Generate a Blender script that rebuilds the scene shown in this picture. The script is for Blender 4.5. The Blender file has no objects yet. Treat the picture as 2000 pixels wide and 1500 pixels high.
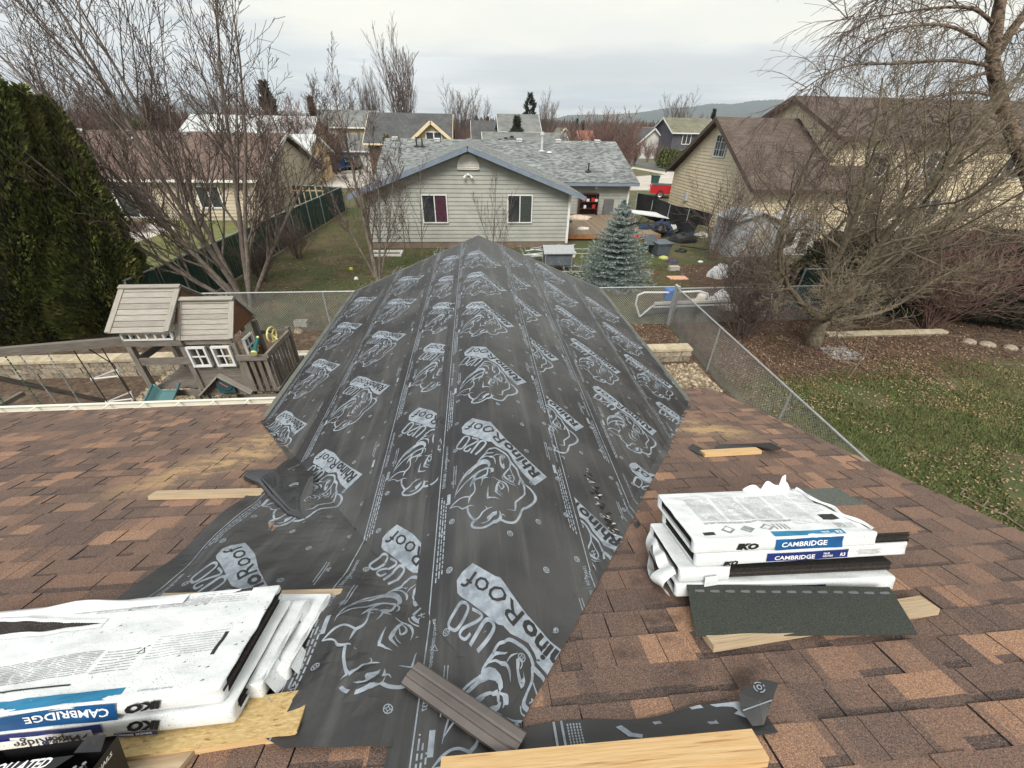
import bpy, math, random
import numpy as np
from mathutils import Vector, Matrix, noise
from mathutils.geometry import tessellate_polygon
R=math.radians
random.seed(7)
SC=bpy.context.scene
COL=SC.collection
# ------------------------------------------------------------------ camera
CAMH=5.6
F,PIT,YAW,ROL=781.63,0.5717,0.0940,0.0180
def _axes():
    cy,sy=math.cos(YAW),math.sin(YAW);cp,sp=math.cos(PIT),math.sin(PIT)
    r=np.array([cy,-sy,0]);fh=np.array([sy,cy,0])
    fw=fh*cp+np.array([0,0,-sp]);up=fh*sp+np.array([0,0,cp])
    cr,sr=math.cos(ROL),math.sin(ROL)
    return r*cr+up*sr,-r*sr+up*cr,fw
AX,AU,AF=_axes()
cam=bpy.data.cameras.new('camera');camo=bpy.data.objects.new('camera',cam);COL.objects.link(camo)
cam.sensor_width=36;cam.lens=F/2000*36;cam.clip_start=.05;cam.clip_end=30000
M=Matrix.Identity(4)
for i in range(3):
    M[i][0]=AX[i];M[i][1]=AU[i];M[i][2]=-AF[i]
M[2][3]=CAMH
camo.matrix_world=M
SC.camera=camo
SC.view_settings.view_transform='Standard';SC.view_settings.look='None'
SC.view_settings.exposure=0.48;SC.view_settings.gamma=1
# ------------------------------------------------------------------ world
def sock(n,*names):
    for k in names:
        if k in n.inputs: return n.inputs[k]
SUN_EL,SUN_AZ=R(48),R(196)      # azimuth clockwise from +y
w=bpy.data.worlds.new('World');SC.world=w;w.use_nodes=True
nt=w.node_tree;N=nt.nodes;L=nt.links;N.clear()
def nd(t,**k):
    n=N.new(t)
    for a,b in k.items(): setattr(n,a,b)
    return n
def mth(op,a,b=None,c=None,clamp=False):
    n=N.new('ShaderNodeMath');n.operation=op;n.use_clamp=clamp
    for i,v in enumerate((a,b,c)):
        if v is None: continue
        if isinstance(v,(int,float)): n.inputs[i].default_value=v
        else: L.new(v,n.inputs[i])
    return n.outputs[0]
def mixc(f,a,b):
    n=N.new('ShaderNodeMix');n.data_type='RGBA'
    for i,v in ((0,f),(6,a),(7,b)):
        if isinstance(v,(int,float)): n.inputs[i].default_value=v
        elif isinstance(v,tuple): n.inputs[i].default_value=v+(1,)
        else: L.new(v,n.inputs[i])
    return n.outputs[2]
def rng(v,a,b,c=0.,d=1.,smooth=True):
    n=N.new('ShaderNodeMapRange');n.interpolation_type='SMOOTHSTEP' if smooth else 'LINEAR'
    L.new(v,n.inputs[0])
    for i,x in enumerate((a,b,c,d)): n.inputs[i+1].default_value=x
    return n.outputs[0]
sky=nd('ShaderNodeTexSky',sky_type='NISHITA');sky.sun_disc=False
sky.sun_elevation=SUN_EL;sky.sun_rotation=SUN_AZ;sky.air_density=1.2;sky.dust_density=1.5
tc=nd('ShaderNodeTexCoord');sep=nd('ShaderNodeSeparateXYZ');L.new(tc.outputs['Generated'],sep.inputs[0])
X,Y,Z=sep.outputs
zz=mth('ADD',mth('MAXIMUM',Z,0.0),.09)
cmb=nd('ShaderNodeCombineXYZ');L.new(mth('DIVIDE',X,zz),cmb.inputs[0]);L.new(mth('DIVIDE',Y,zz),cmb.inputs[1])
def nz(vec,scale,detail,rough,sc=(1,1,1),off=(0,0,0)):
    mp=nd('ShaderNodeMapping');mp.inputs['Scale'].default_value=sc;mp.inputs['Location'].default_value=off
    L.new(vec,mp.inputs[0])
    n=nd('ShaderNodeTexNoise');n.inputs['Scale'].default_value=scale;n.inputs['Detail'].default_value=detail
    n.inputs['Roughness'].default_value=rough;L.new(mp.outputs[0],n.inputs['Vector']);return n.outputs[0]
n1=nz(cmb.outputs[0],.55,7,.55,(1,1.0,1),(3.1,.4,0))
n2=nz(cmb.outputs[0],1.6,6,.6,(.5,1.6,1),(0,2,0))
blue=(.42,.50,.60);grey=(.59,.625,.645);white=(.74,.755,.755);cream=(.83,.805,.705)
c=mixc(rng(n1,.40,.60),grey,white)
c=mixc(rng(mth('ADD',n2,mth('MULTIPLY',X,-.05)),.56,.68,0,.75),c,blue)
# cream overcast sheet over the middle and the right of the view, above about 9 degrees
sheet=mth('MULTIPLY',rng(mth('ADD',Z,mth('MULTIPLY',n2,.05)),.125,.165),rng(mth('ADD',X,mth('MULTIPLY',n1,.5)),-.45,.10))
c=mixc(sheet,c,mixc(rng(n1,.35,.65),(.74,.735,.675),cream))
# cloud shelf: a soft grey bank under the sheet on the right
sh=mth('MULTIPLY',rng(mth('ADD',Z,mth('MULTIPLY',n2,.045)),.078,.096),rng(mth('ADD',Z,mth('MULTIPLY',n1,.03)),.150,.118))
sh=mth('MULTIPLY',sh,rng(X,-.15,.10))
c=mixc(mth('MULTIPLY',sh,.75),c,(.55,.565,.575))
# thin bright streaks towards the horizon
st=nz(tc.outputs['Generated'],3.,5,.55,(1.2,1.2,16),(0,0,1.3))
low=rng(Z,.10,.01)
c=mixc(mth('MULTIPLY',low,.9),c,mixc(rng(st,.42,.60),(.52,.585,.65),(.83,.835,.815)))
c=mixc(rng(Z,.035,.0,0,.55),c,(.80,.82,.83))
c=mixc(rng(Z,.45,.95,0,.6),c,(.74,.76,.77))
skym=nd('ShaderNodeMix',data_type='RGBA',blend_type='MULTIPLY');skym.inputs[0].default_value=1
L.new(sky.outputs[0],skym.inputs[6]);skym.inputs[7].default_value=(.08,.08,.08,1)
c=mixc(.90,skym.outputs[2],c)
bg=nd('ShaderNodeBackground');L.new(c,bg.inputs[0]);bg.inputs[1].default_value=1.02
wo=nd('ShaderNodeOutputWorld');L.new(bg.outputs[0],wo.inputs[0])
sl=bpy.data.lights.new('sun','SUN');sl.energy=2.8;sl.angle=R(28);sl.color=(1,.95,.87)
so=bpy.data.objects.new('sun',sl);COL.objects.link(so)
sd=Vector((math.sin(SUN_AZ)*math.cos(SUN_EL),math.cos(SUN_AZ)*math.cos(SUN_EL),math.sin(SUN_EL)))
so.rotation_euler=sd.to_track_quat('Z','Y').to_euler();so.location=(0,0,40)
# ------------------------------------------------------------------ helpers
def ray(u,v): return AF+AX*((u-1000)/F)+AU*((750-v)/F)
def atz(u,v,z):
    r=ray(u,v);t=(z-CAMH)/r[2];return Vector((r[0]*t,r[1]*t,z))
def aty(u,v,y):
    r=ray(u,v);t=y/r[1];return Vector((r[0]*t,y,CAMH+r[2]*t))
def atx(u,v,x):
    r=ray(u,v);t=x/r[0];return Vector((x,r[1]*t,CAMH+r[2]*t))
ORG={}
class MB:
    def __init__(s): s.v=[];s.f=[];s.m=[];s.u=[];s.t=[]
    def face(s,pts,m=0,uv=None,t=0.5):
        b=len(s.v);s.v.extend([tuple(p) for p in pts]);s.f.append(tuple(range(b,b+len(pts))));s.m.append(m)
        s.u.append(uv or [(0,0)]*len(pts));s.t.append(t)
    def bar(s,p0,p1,w,h,up=(0,0,1),m=0,t=None,w1=None,h1=None):
        p0=Vector(p0);p1=Vector(p1);d=p1-p0;l=d.length
        if l<1e-6:return
        d/=l;upv=Vector(up);sx=d.cross(upv)
        if sx.length<1e-4: sx=d.cross(Vector((1,0,0)))
        sx.normalize();uz=sx.cross(d);w1=w if w1 is None else w1;h1=h if h1 is None else h1
        t=random.random() if t is None else t;o=random.random()*9
        c=[p0+sx*a*w/2+uz*b*h/2 for a,b in((-1,-1),(1,-1),(1,1),(-1,1))]+[p1+sx*a*w1/2+uz*b*h1/2 for a,b in((-1,-1),(1,-1),(1,1),(-1,1))]
        for i in range(4):
            j=(i+1)%4;wd=(w,h)[i%2];q=o+i*.31
            s.face([c[i],c[j],c[j+4],c[i+4]],m,[(0,q),(0,q+wd),(l,q+wd),(l,q)],t)
        s.face([c[3],c[2],c[1],c[0]],m,[(0,0),(w,0),(w,h),(0,h)],t);s.face([c[4],c[5],c[6],c[7]],m,[(0,0),(w,0),(w,h),(0,h)],t)
    def box(s,x0,x1,y0,y1,z0,z1,m=0,t=None):
        # grain runs along the longest side
        dx,dy,dz=x1-x0,y1-y0,z1-z0;cx,cy,cz=(x0+x1)/2,(y0+y1)/2,(z0+z1)/2
        if dx>=dy and dx>=dz: s.bar((x0,cy,cz),(x1,cy,cz),dy,dz,(0,0,1),m,t)
        elif dy>=dz: s.bar((cx,y0,cz),(cx,y1,cz),dx,dz,(0,0,1),m,t)
        else: s.bar((cx,cy,z0),(cx,cy,z1),dx,dy,(0,1,0),m,t)
    def tube(s,pts,rad,n=6,m=0,cap=True,t=.5):
        pts=[Vector(p) for p in pts];k=len(pts);b=len(s.v);pr=None
        if not hasattr(rad,'__len__'): rad=[rad]*k
        for i,p in enumerate(pts):
            d=(pts[min(i+1,k-1)]-pts[max(i-1,0)])
            if d.length<1e-7:d=Vector((0,0,1))
            d.normalize()
            if pr is None: a=d.orthogonal().normalized()
            else:
                a=pr-d*pr.dot(d)
                a=a.normalized() if a.length>1e-5 else d.orthogonal().normalized()
            pr=a;c=d.cross(a)
            for j in range(n):
                q=2*math.pi*j/n;s.v.append(tuple(p+(a*math.cos(q)+c*math.sin(q))*rad[i]))
        for i in range(k-1):
            for j in range(n):
                j2=(j+1)%n;s.f.append((b+i*n+j,b+i*n+j2,b+(i+1)*n+j2,b+(i+1)*n+j));s.m.append(m);s.u.append([(0,0)]*4);s.t.append(t)
        if cap:
            s.f.append(tuple(b+j for j in range(n))[::-1]);s.m.append(m);s.u.append([(0,0)]*n);s.t.append(t)
            s.f.append(tuple(b+(k-1)*n+j for j in range(n)));s.m.append(m);s.u.append([(0,0)]*n);s.t.append(t)
    def prism(s,poly,d,m=0,t=.5):      # polygon (3d points) pushed along d
        d=Vector(d);a=[Vector(p) for p in poly];b=[p+d for p in a];n=len(a)
        s.face(a[::-1],m,[(p.x+p.y,p.z) for p in a[::-1]],t);s.face(b,m,[(p.x+p.y,p.z) for p in b],t)
        for i in range(n):
            j=(i+1)%n;s.face([a[i],a[j],b[j],b[i]],m,[(0,0),((a[j]-a[i]).length,0),((a[j]-a[i]).length,d.length),(0,d.length)],t)
    def grid(s,fn,nu,nv,m=0,t=.5,uvf=None,closed=False):
        b=len(s.v)
        for i in range(nu+1):
            for j in range(nv+1): s.v.append(tuple(fn(i/nu,j/nv)))
        for i in range(nu):
            for j in range(nv):
                a=b+i*(nv+1)+j;s.f.append((a,a+nv+1,a+nv+2,a+1));s.m.append(m);s.t.append(t)
                s.u.append([uvf(x/nu,y/nv) for x,y in((i,j),(i+1,j),(i+1,j+1),(i,j+1))] if uvf else [(0,0)]*4)
    def lathe(s,c,prof,n=16,m=0,t=.5,ax=(0,0,1)):
        ax=Vector(ax).normalized();a=ax.orthogonal().normalized();e=ax.cross(a);c=Vector(c);b=len(s.v)
        for r,h in prof:
            for j in range(n):
                q=2*math.pi*j/n;s.v.append(tuple(c+ax*h+(a*math.cos(q)+e*math.sin(q))*r))
        for i in range(len(prof)-1):
            for j in range(n):
                j2=(j+1)%n;s.f.append((b+i*n+j,b+i*n+j2,b+(i+1)*n+j2,b+(i+1)*n+j));s.m.append(m);s.u.append([(0,0)]*4);s.t.append(t)
    def build(s,name,mats,parent=None,smooth=False,org=None,merge=False):
        if not isinstance(mats,(list,tuple)): mats=[mats]
        me=bpy.data.meshes.new(name)
        if not s.v: s.face([(0,0,-50),(.001,0,-50),(0,.001,-50)])
        A=np.array(s.v,dtype=float)
        if parent is not None: o0=ORG[parent.name]
        elif org is not None: o0=Vector(org)
        else: o0=Vector(((A[:,0].min()+A[:,0].max())/2,(A[:,1].min()+A[:,1].max())/2,A[:,2].min()))
        A=A-np.array(o0)
        me.from_pydata(A.tolist(),[],s.f)
        for q in mats: me.materials.append(q)
        me.polygons.foreach_set('material_index',s.m)
        uv=me.uv_layers.new(name='UVMap')
        fl=[c for u in s.u for p in u for c in p]
        if len(fl)==2*len(me.loops): uv.data.foreach_set('uv',fl)
        at=me.attributes.new('tab','FLOAT','FACE');at.data.foreach_set('value',s.t)
        if smooth: me.polygons.foreach_set('use_smooth',[True]*len(s.f))
        me.update()
        o=bpy.data.objects.new(name,me);COL.objects.link(o)
        if parent is not None: o.parent=parent
        else: o.location=o0
        ORG[o.name]=Vector(o0)
        return o
def tag(o,label=None,cat=None,group=None,kind=None):
    if label:o['label']=label
    if cat:o['category']=cat
    if group:o['group']=group
    if kind:o['kind']=kind
    return o
def thing(name,label,cat,loc,group=None):
    o=bpy.data.objects.new(name,None);COL.objects.link(o);o.location=loc;o.empty_display_size=.2
    ORG[o.name]=Vector(loc);return tag(o,label,cat,group)
# ------------------------------------------------------------------ materials
MATS={}
def mat(name,c1,c2=None,scale=8,rough=.8,bump=0.,bscale=None,coord='Object',sc=(1,1,1),tabmix=0.,detail=4,lo=.38,hi=.62,metal=0.,spec=.4,c3=None,s3=1.5,l3=(.5,.62),bdist=.01,trans=0):
    """colour noise c1..c2, optional second larger noise towards c3, optional per-piece value"""
    if name in MATS:return MATS[name]
    m=bpy.data.materials.new(name);m.use_nodes=True;MATS[name]=m
    nt=m.node_tree;b=nt.nodes['Principled BSDF'];L=nt.links
    b.inputs['Roughness'].default_value=rough;b.inputs['Metallic'].default_value=metal
    sp=b.inputs.get('Specular IOR Level')
    if sp: sp.default_value=spec
    tc=nt.nodes.new('ShaderNodeTexCoord');mp=nt.nodes.new('ShaderNodeMapping');mp.inputs['Scale'].default_value=sc
    L.new(tc.outputs[coord],mp.inputs[0])
    def noi(s,d=detail):
        n=nt.nodes.new('ShaderNodeTexNoise');n.inputs['Scale'].default_value=s;n.inputs['Detail'].default_value=d
        n.inputs['Roughness'].default_value=.6;L.new(mp.outputs[0],n.inputs['Vector']);return n.outputs[0]
    def mr(v,a,bb,c=0.,d=1.):
        n=nt.nodes.new('ShaderNodeMapRange');L.new(v,n.inputs[0])
        for i,x in enumerate((a,bb,c,d)): n.inputs[i+1].default_value=x
        return n.outputs[0]
    def mx(f,a,bb,bt='MIX'):
        n=nt.nodes.new('ShaderNodeMix');n.data_type='RGBA';n.blend_type=bt
        for i,v in ((0,f),(6,a),(7,bb)):
            if isinstance(v,(int,float)): n.inputs[i].default_value=v
            elif isinstance(v,tuple): n.inputs[i].default_value=v[:3]+(1,)
            else: L.new(v,n.inputs[i])
        return n.outputs[2]
    col=mx(mr(noi(scale),lo,hi),c1,c2 or c1)
    if c3: col=mx(mr(noi(s3,3),l3[0],l3[1]),col,c3)
    if tabmix:
        at=nt.nodes.new('ShaderNodeAttribute');at.attribute_name='tab'
        g=nt.nodes.new('ShaderNodeCombineColor');v=mr(at.outputs['Fac'],0,1,1-tabmix,1+tabmix)
        for i in range(3): L.new(v,g.inputs[i])
        col=mx(1.,col,g.outputs[0],'MULTIPLY')
    L.new(col,b.inputs['Base Color'])
    if bump:
        bn=nt.nodes.new('ShaderNodeBump');bn.inputs['Strength'].default_value=bump;bn.inputs['Distance'].default_value=bdist
        L.new(noi(bscale or scale*2),bn.inputs['Height']);L.new(bn.outputs[0],b.inputs['Normal'])
    return m
def C(r,g,b):   # sRGB 0..255 to linear
    return tuple(((x/255)/12.92 if x/255<=.04045 else ((x/255+.055)/1.055)**2.4) for x in(r,g,b))
m_lumber=mat('fresh_lumber',(.52,.33,.15),(.60,.42,.22),scale=3,sc=(1.2,30,1),coord='UV',rough=.7,tabmix=.1,bump=.2,c3=(.36,.19,.08),s3=2.2,l3=(.58,.70))
m_lumber_old=mat('weathered_lumber',(.36,.27,.17),(.46,.36,.24),scale=3,sc=(1.2,40,1),coord='UV',rough=.8,tabmix=.12,bump=.25,c3=(.22,.15,.09),s3=2.,l3=(.60,.72))
m_osb=mat('strand_board',(.42,.29,.12),(.56,.42,.20),scale=30,sc=(1,3,1),coord='UV',rough=.75,bump=.3,c3=(.25,.12,.04),s3=22,l3=(.60,.68))
m_white=mat('white_paint',(.66,.66,.64),(.74,.74,.72),scale=4,rough=.5)
m_galv=mat('galvanized_steel',(.34,.36,.37),(.46,.48,.49),scale=20,rough=.45,metal=.5)
m_concrete=mat('concrete',(.36,.34,.31),(.46,.44,.40),scale=3,rough=.9,bump=.2)
m_dark=mat('black_plastic',(.012,.012,.013),(.02,.02,.02),scale=8,rough=.55)
m_glass=mat('window_glass',(.02,.025,.03),(.045,.05,.055),scale=1.2,rough=.08,spec=.8)
m_vinyl_white=mat('white_vinyl',(.62,.63,.62),(.70,.71,.70),scale=3,rough=.45)
m_rust=mat('red_paint',(.30,.02,.02),(.40,.035,.03),scale=6,rough=.35)
m_bark=mat('grey_bark',(.11,.090,.076),(.21,.175,.15),scale=14,sc=(1,1,.35),rough=.9,bump=.5)
m_bark2=mat('brown_twig_bark',(.075,.052,.045),(.135,.10,.085),scale=14,rough=.9)
m_barkr=mat('reddish_twig_bark',(.12,.065,.055),(.19,.12,.10),scale=9,rough=.9)
m_olive=mat('lichen_bark',(.10,.080,.056),(.20,.165,.115),scale=12,rough=.95,bump=.4)
m_soil=mat('dark_soil',(.05,.036,.026),(.09,.065,.048),scale=6,rough=.95,bump=.5)
# ================================================================== the roof we stand on
XR,ZR,TW,YF,YE,ZE,TM,XK=.0602,3.6638,.4262,8.765,4.811,2.288,.3284,3.503
HW=2.8;CM=1/math.sqrt(1+TM*TM);SM=TM*CM;KW=math.sqrt(1+TW*TW);YV0=YE-(ZR-ZE)/TM
YVE=YE-(ZR-TW*HW-ZE)/TM
def mr(x,s,h=0.): return Vector((x,YE-s*CM+h*SM,ZE+s*SM+h*CM))
def onroof(u,v,h=0.):          # pixel of the photograph -> (x,s) on the roof plane lifted by h
    r=ray(u,v);n=np.array([0,SM,CM]);p0=np.array([0,YE,ZE-CAMH]);t=(n@p0+h)/(n@r);P=r*t
    return P[0],(YE-(P[1]-h*SM))/CM
def shingle_mat():
    m=bpy.data.materials.new('asphalt_shingle');m.use_nodes=True;nt=m.node_tree;L=nt.links;b=nt.nodes['Principled BSDF']
    b.inputs['Roughness'].default_value=.92
    at=nt.nodes.new('ShaderNodeAttribute');at.attribute_name='tab'
    tc=nt.nodes.new('ShaderNodeTexCoord')
    def noi(s,d=2,sc=(1,1,1),r=.5):
        mp=nt.nodes.new('ShaderNodeMapping');mp.inputs['Scale'].default_value=sc;L.new(tc.outputs['Object'],mp.inputs[0])
        n=nt.nodes.new('ShaderNodeTexNoise');n.inputs['Scale'].default_value=s;n.inputs['Detail'].default_value=d;n.inputs['Roughness'].default_value=r;L.new(mp.outputs[0],n.inputs['Vector']);return n.outputs[0]
    def mx(f,a,bb,bt='MIX'):
        n=nt.nodes.new('ShaderNodeMix');n.data_type='RGBA';n.blend_type=bt
        for i,v in ((0,f),(6,a),(7,bb)):
            if isinstance(v,(int,float)): n.inputs[i].default_value=v
            elif isinstance(v,tuple): n.inputs[i].default_value=v[:3]+(1,)
            else: L.new(v,n.inputs[i])
        return n.outputs[2]
    def mrr(v,a,bb,c=0.,d=1.):
        n=nt.nodes.new('ShaderNodeMapRange');L.new(v,n.inputs[0])
        for i,x in enumerate((a,bb,c,d)): n.inputs[i+1].default_value=x
        return n.outputs[0]
    def mul(a,bb,op='MULTIPLY'):
        n=nt.nodes.new('ShaderNodeMath');n.operation=op;n.use_clamp=True
        for i,v in enumerate((a,bb)):
            if isinstance(v,(int,float)): n.inputs[i].default_value=v
            else: L.new(v,n.inputs[i])
        return n.outputs[0]
    rp=nt.nodes.new('ShaderNodeValToRGB');e=rp.color_ramp.elements
    e[0].position=0;e[0].color=(.022,.018,.018,1);e[1].position=1;e[1].color=(.52,.38,.26,1)
    for p,c in((.16,(.075,.052,.046)),(.34,(.145,.099,.078)),(.50,(.208,.120,.085)),(.66,(.325,.182,.110)),(.82,(.45,.265,.155))):
        q=e.new(p);q.color=c+(1,)
    g=noi(230,2,r=.75);g2=noi(95,3,r=.7)
    v=nt.nodes.new('ShaderNodeMath');v.operation='ADD';L.new(mrr(g,.30,.70,-.34,.34),v.inputs[0])
    v2=nt.nodes.new('ShaderNodeMath');v2.operation='ADD';L.new(mrr(g2,.3,.7,-.10,.12),v2.inputs[0]);L.new(at.outputs['Fac'],v2.inputs[1]);L.new(v2.outputs[0],v.inputs[1])
    L.new(v.outputs[0],rp.inputs[0]);col=rp.outputs[0]
    big=noi(.9,4);col=mx(mrr(big,.42,.65,0,.25),col,(.13,.095,.078))
    # weathered, granule-poor patches beside the valleys
    def spot(cx,cy,rx,ry,rot=0):
        mp=nt.nodes.new('ShaderNodeMapping');mp.vector_type='TEXTURE';mp.inputs['Location'].default_value=(cx,cy,0);mp.inputs['Scale'].default_value=(rx,ry,100);mp.inputs['Rotation'].default_value=(0,0,rot)
        L.new(tc.outputs['Object'],mp.inputs[0])
        l=nt.nodes.new('ShaderNodeVectorMath');l.operation='LENGTH';L.new(mp.outputs[0],l.inputs[0]);return l.outputs['Value']
    stv=noi(5.,7,(.7,1.6,1.6),.75);st=mrr(stv,.46,.56)
    for a in SPOTS_TAN:
        ms=mrr(spot(*a),1.15,.35);col=mx(mul(mul(ms,st),.85),col,(.50,.33,.15))
        col=mx(mul(mul(mrr(spot(*a),1.5,.6),mrr(noi(70,3),.42,.58)),.5),col,(.27,.20,.13))
    nb=noi(9,3)
    for a in SPOTS_DARK:
        ms=mrr(spot(*a),1.1,.3);col=mx(mul(mul(ms,mrr(nb,.44,.64)),.55),col,(.022,.015,.013))
    L.new(col,b.inputs['Base Color'])
    bn=nt.nodes.new('ShaderNodeBump');bn.inputs['Strength'].default_value=.9;bn.inputs['Distance'].default_value=.004;L.new(g,bn.inputs['Height']);L.new(bn.outputs[0],b.inputs['Normal'])
    return m
ROOT=(-.05,.5,0)
own=thing('house','house we stand on, brown and orange shingled roof with a black papered wing','house',ROOT)
def _sp(u,v,rx,ry,rot=0):
    x,s=onroof(u,v);p=mr(x,s);return (p.x-ROOT[0],p.y-ROOT[1],rx,ry,rot)
SPOTS_TAN=[_sp(505,865,.62,.28,.9),_sp(440,905,.8,.25,.7),_sp(1375,838,.50,.26,-.5),_sp(1190,1010+60,.15,.15)]
SPOTS_TAN=SPOTS_TAN[:3]
SPOTS_DARK=[_sp(1262,1130,.18,.3),_sp(1300,1210,.22,.22),_sp(1395,1330,.30,.14),_sp(1225,1290,.10,.10),_sp(1500,1290,.25,.06)]
m_shingle=shingle_mat()
def roof_field(name,x0,x1,s1,parent,frame,m,expo=.143,seed=3):
    rnd=random.Random(seed);mb=MB();n=int(s1/expo)+1
    def tone(last):
        q=rnd.random()
        if q<.13: return rnd.uniform(.53,.66)
        if q<.40: return rnd.uniform(.36,.48)
        return rnd.uniform(.22,.36)
    for i in range(n):
        s0=i*expo-.02;sb=min(s0+expo+.03,s1);x=x0-rnd.random()*.4;tc_=x;tone_=tone(0);tx=x
        while x<x1:
            up=rnd.random()<.55;wd=rnd.uniform(.12,.24) if up else rnd.uniform(.08,.20)
            xa=max(x,x0);xb=min(x+wd,x1);x+=wd
            if xb-xa<.01: continue
            hf=.0115 if up else .0058;hb=.004 if up else .001
            j=rnd.uniform(-.0015,.0015);gap=.0035 if up else .0
            if rnd.random()<.18: gap=.007
            xb-=gap
            D=[frame(xa,s0+j,-.004),frame(xb,s0+j,-.004),frame(xb,sb,-.006),frame(xa,sb,-.006)]
            F0,F1,B1,B0=frame(xa,s0+j,hf),frame(xb,s0+j,hf),frame(xb,sb,hb),frame(xa,sb,hb)
            mb.face([D[0],D[1],F1,F0],0,None,.02);mb.face([B0,D[3],D[0],F0],0,None,.0);mb.face([F1,D[1],D[2],B1],0,None,.0)
            # colour blocks run independently of the joints
            q=xa
            while q<xb-1e-6:
                if q>=tx-1e-6: tx=q+rnd.uniform(.07,.30);tone_=tone(0)
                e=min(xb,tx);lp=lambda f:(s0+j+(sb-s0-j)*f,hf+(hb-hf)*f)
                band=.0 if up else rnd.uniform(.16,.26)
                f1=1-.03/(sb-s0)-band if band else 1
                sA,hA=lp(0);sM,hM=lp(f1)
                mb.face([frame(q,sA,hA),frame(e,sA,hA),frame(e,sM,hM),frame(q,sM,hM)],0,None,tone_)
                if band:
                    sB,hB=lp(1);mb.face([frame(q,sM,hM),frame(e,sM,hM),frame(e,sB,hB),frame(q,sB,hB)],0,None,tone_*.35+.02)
                q=e
    mb.face([frame(x0,-.02,-.007),frame(x1,-.02,-.007),frame(x1,s1,-.007),frame(x0,s1,-.007)],0,None,.0)
    return mb.build(name,m,parent,org=None)
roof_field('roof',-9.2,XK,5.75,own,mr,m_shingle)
# far slope behind the photographer, deck under the wing, walls
m_sid=mat('beige_siding',(.36,.32,.26),(.42,.38,.31),scale=2,rough=.6)
ridge=mr(0,5.76)
bk=MB()
for i in range(30):
    s=i*.143;t=random.random()
    f=lambda x,s,h:Vector((x,ridge.y-s*CM-h*SM,ridge.z-s*SM+h*CM))
    bk.face([f(-9.2,s+.15,.008),f(XK,s+.15,.008),f(XK,s,.002),f(-9.2,s,.002)],0,None,t*.5)
bk.build('back_roof',m_shingle,own)
wl=MB();zw=2.05
wl.box(-8.9,XK-.3,YE-.42,YE-.30,0,zw);wl.box(XK-.42,XK-.30,-5.5,YE-.42,0,zw);wl.box(XR-HW+.35,XR-HW+.45,YE-.3,YF-.4,0,2.2);wl.box(XR+HW-.45,XR+HW-.35,YE-.3,YF-.4,0,2.2)
wl.prism([(XR-HW+.35,YF-.4,0),(XR+HW-.35,YF-.4,0),(XR+HW-.35,YF-.4,2.4),(XR,YF-.4,3.5),(XR-HW+.35,YF-.4,2.4)],(0,.1,0))
wl.build('wall',m_sid,own)
# wing deck
dk=MB()
for s in(-1,1):
    e=XR+s*(HW+.02);ze=ZR-TW*(HW+.02)
    a=[(XR,YV0-.3,ZR-.012),(XR,YF,ZR-.012),(e,YF,ze-.012),(e,YVE-.4,ze-.012)]
    dk.prism(a if s<0 else a[::-1],(0,0,-.018))
dk.build('wing_roof_deck',m_osb,own)
# fascia, gutter and drip edges
fa=MB()
fa.box(-9.2,XR-HW-.02,YE+.01,YE+.03,ZE-.19,ZE-.035);fa.build('fascia',m_white,own);fa=MB()
fa.bar(mr(XK+.012,-.02,-.10),mr(XK+.012,5.7,-.10),.02,.15,(0,0,1))
fa.build('fascia',m_white,own)
gm=mat('cream_gutter',(.62,.60,.52),(.70,.68,.60),scale=3,rough=.5)
gt=MB();x0,x1=-9.2,XR-HW-.03
gt.bar((x0,YE+.155,ZE-.045),(x1,YE+.155,ZE-.045),.012,.11);gt.bar((x0,YE+.145,ZE+.008),(x1,YE+.145,ZE+.008),.040,.010)
gt.bar((x0,YE+.095,ZE-.10),(x1,YE+.095,ZE-.10),.11,.01);gt.bar((x0,YE+.038,ZE-.05),(x1,YE+.038,ZE-.05),.008,.09)
gt.box(x1-.004,x1+.006,YE+.034,YE+.16,ZE-.105,ZE+.0)
for i in range(14):
    x=x0+.4+i*.46;gt.bar((x,YE+.03,ZE+.006),(x,YE+.15,ZE+.006),.025,.006)
gt.build('gutter',gm,own)
m_drip=mat('grey_drip_edge',C(92,96,90),C(104,107,100),scale=5,rough=.5,c3=C(80,84,78))
for s in(-1,1):
    db=MB();u0,u1=HW-.13,HW+.035
    def wp(u,y,h=0): return Vector((XR+s*u+s*h*TW/KW,y,ZR-TW*u+h/KW))
    yl=YVE-.02
    db.prism([wp(u0,yl,.001),wp(u1,yl,.001),wp(u1,YF+.03,.001),wp(u0,YF+.03,.001)],(wp(0,0,.0022)-wp(0,0,0)))
    db.bar(wp(u1+.002,yl,-.03),wp(u1+.002,YF+.03,-.03),.004,.06)
    db.build('drip_edge',m_drip,own)
    rk=MB()
    rk.prism([wp(.001,YF-.05,.0035),wp(HW+.03,YF-.05,.0035),wp(HW+.03,YF+.035,.0035),wp(.001,YF+.035,.0035)],(wp(0,0,.003)-wp(0,0,0)))
    rk.bar(wp(0,YF+.033,-.07),wp(HW+.03,YF+.033,-.07),.02,.14)
    rk.build('rake_edge',m_drip,own)

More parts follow.
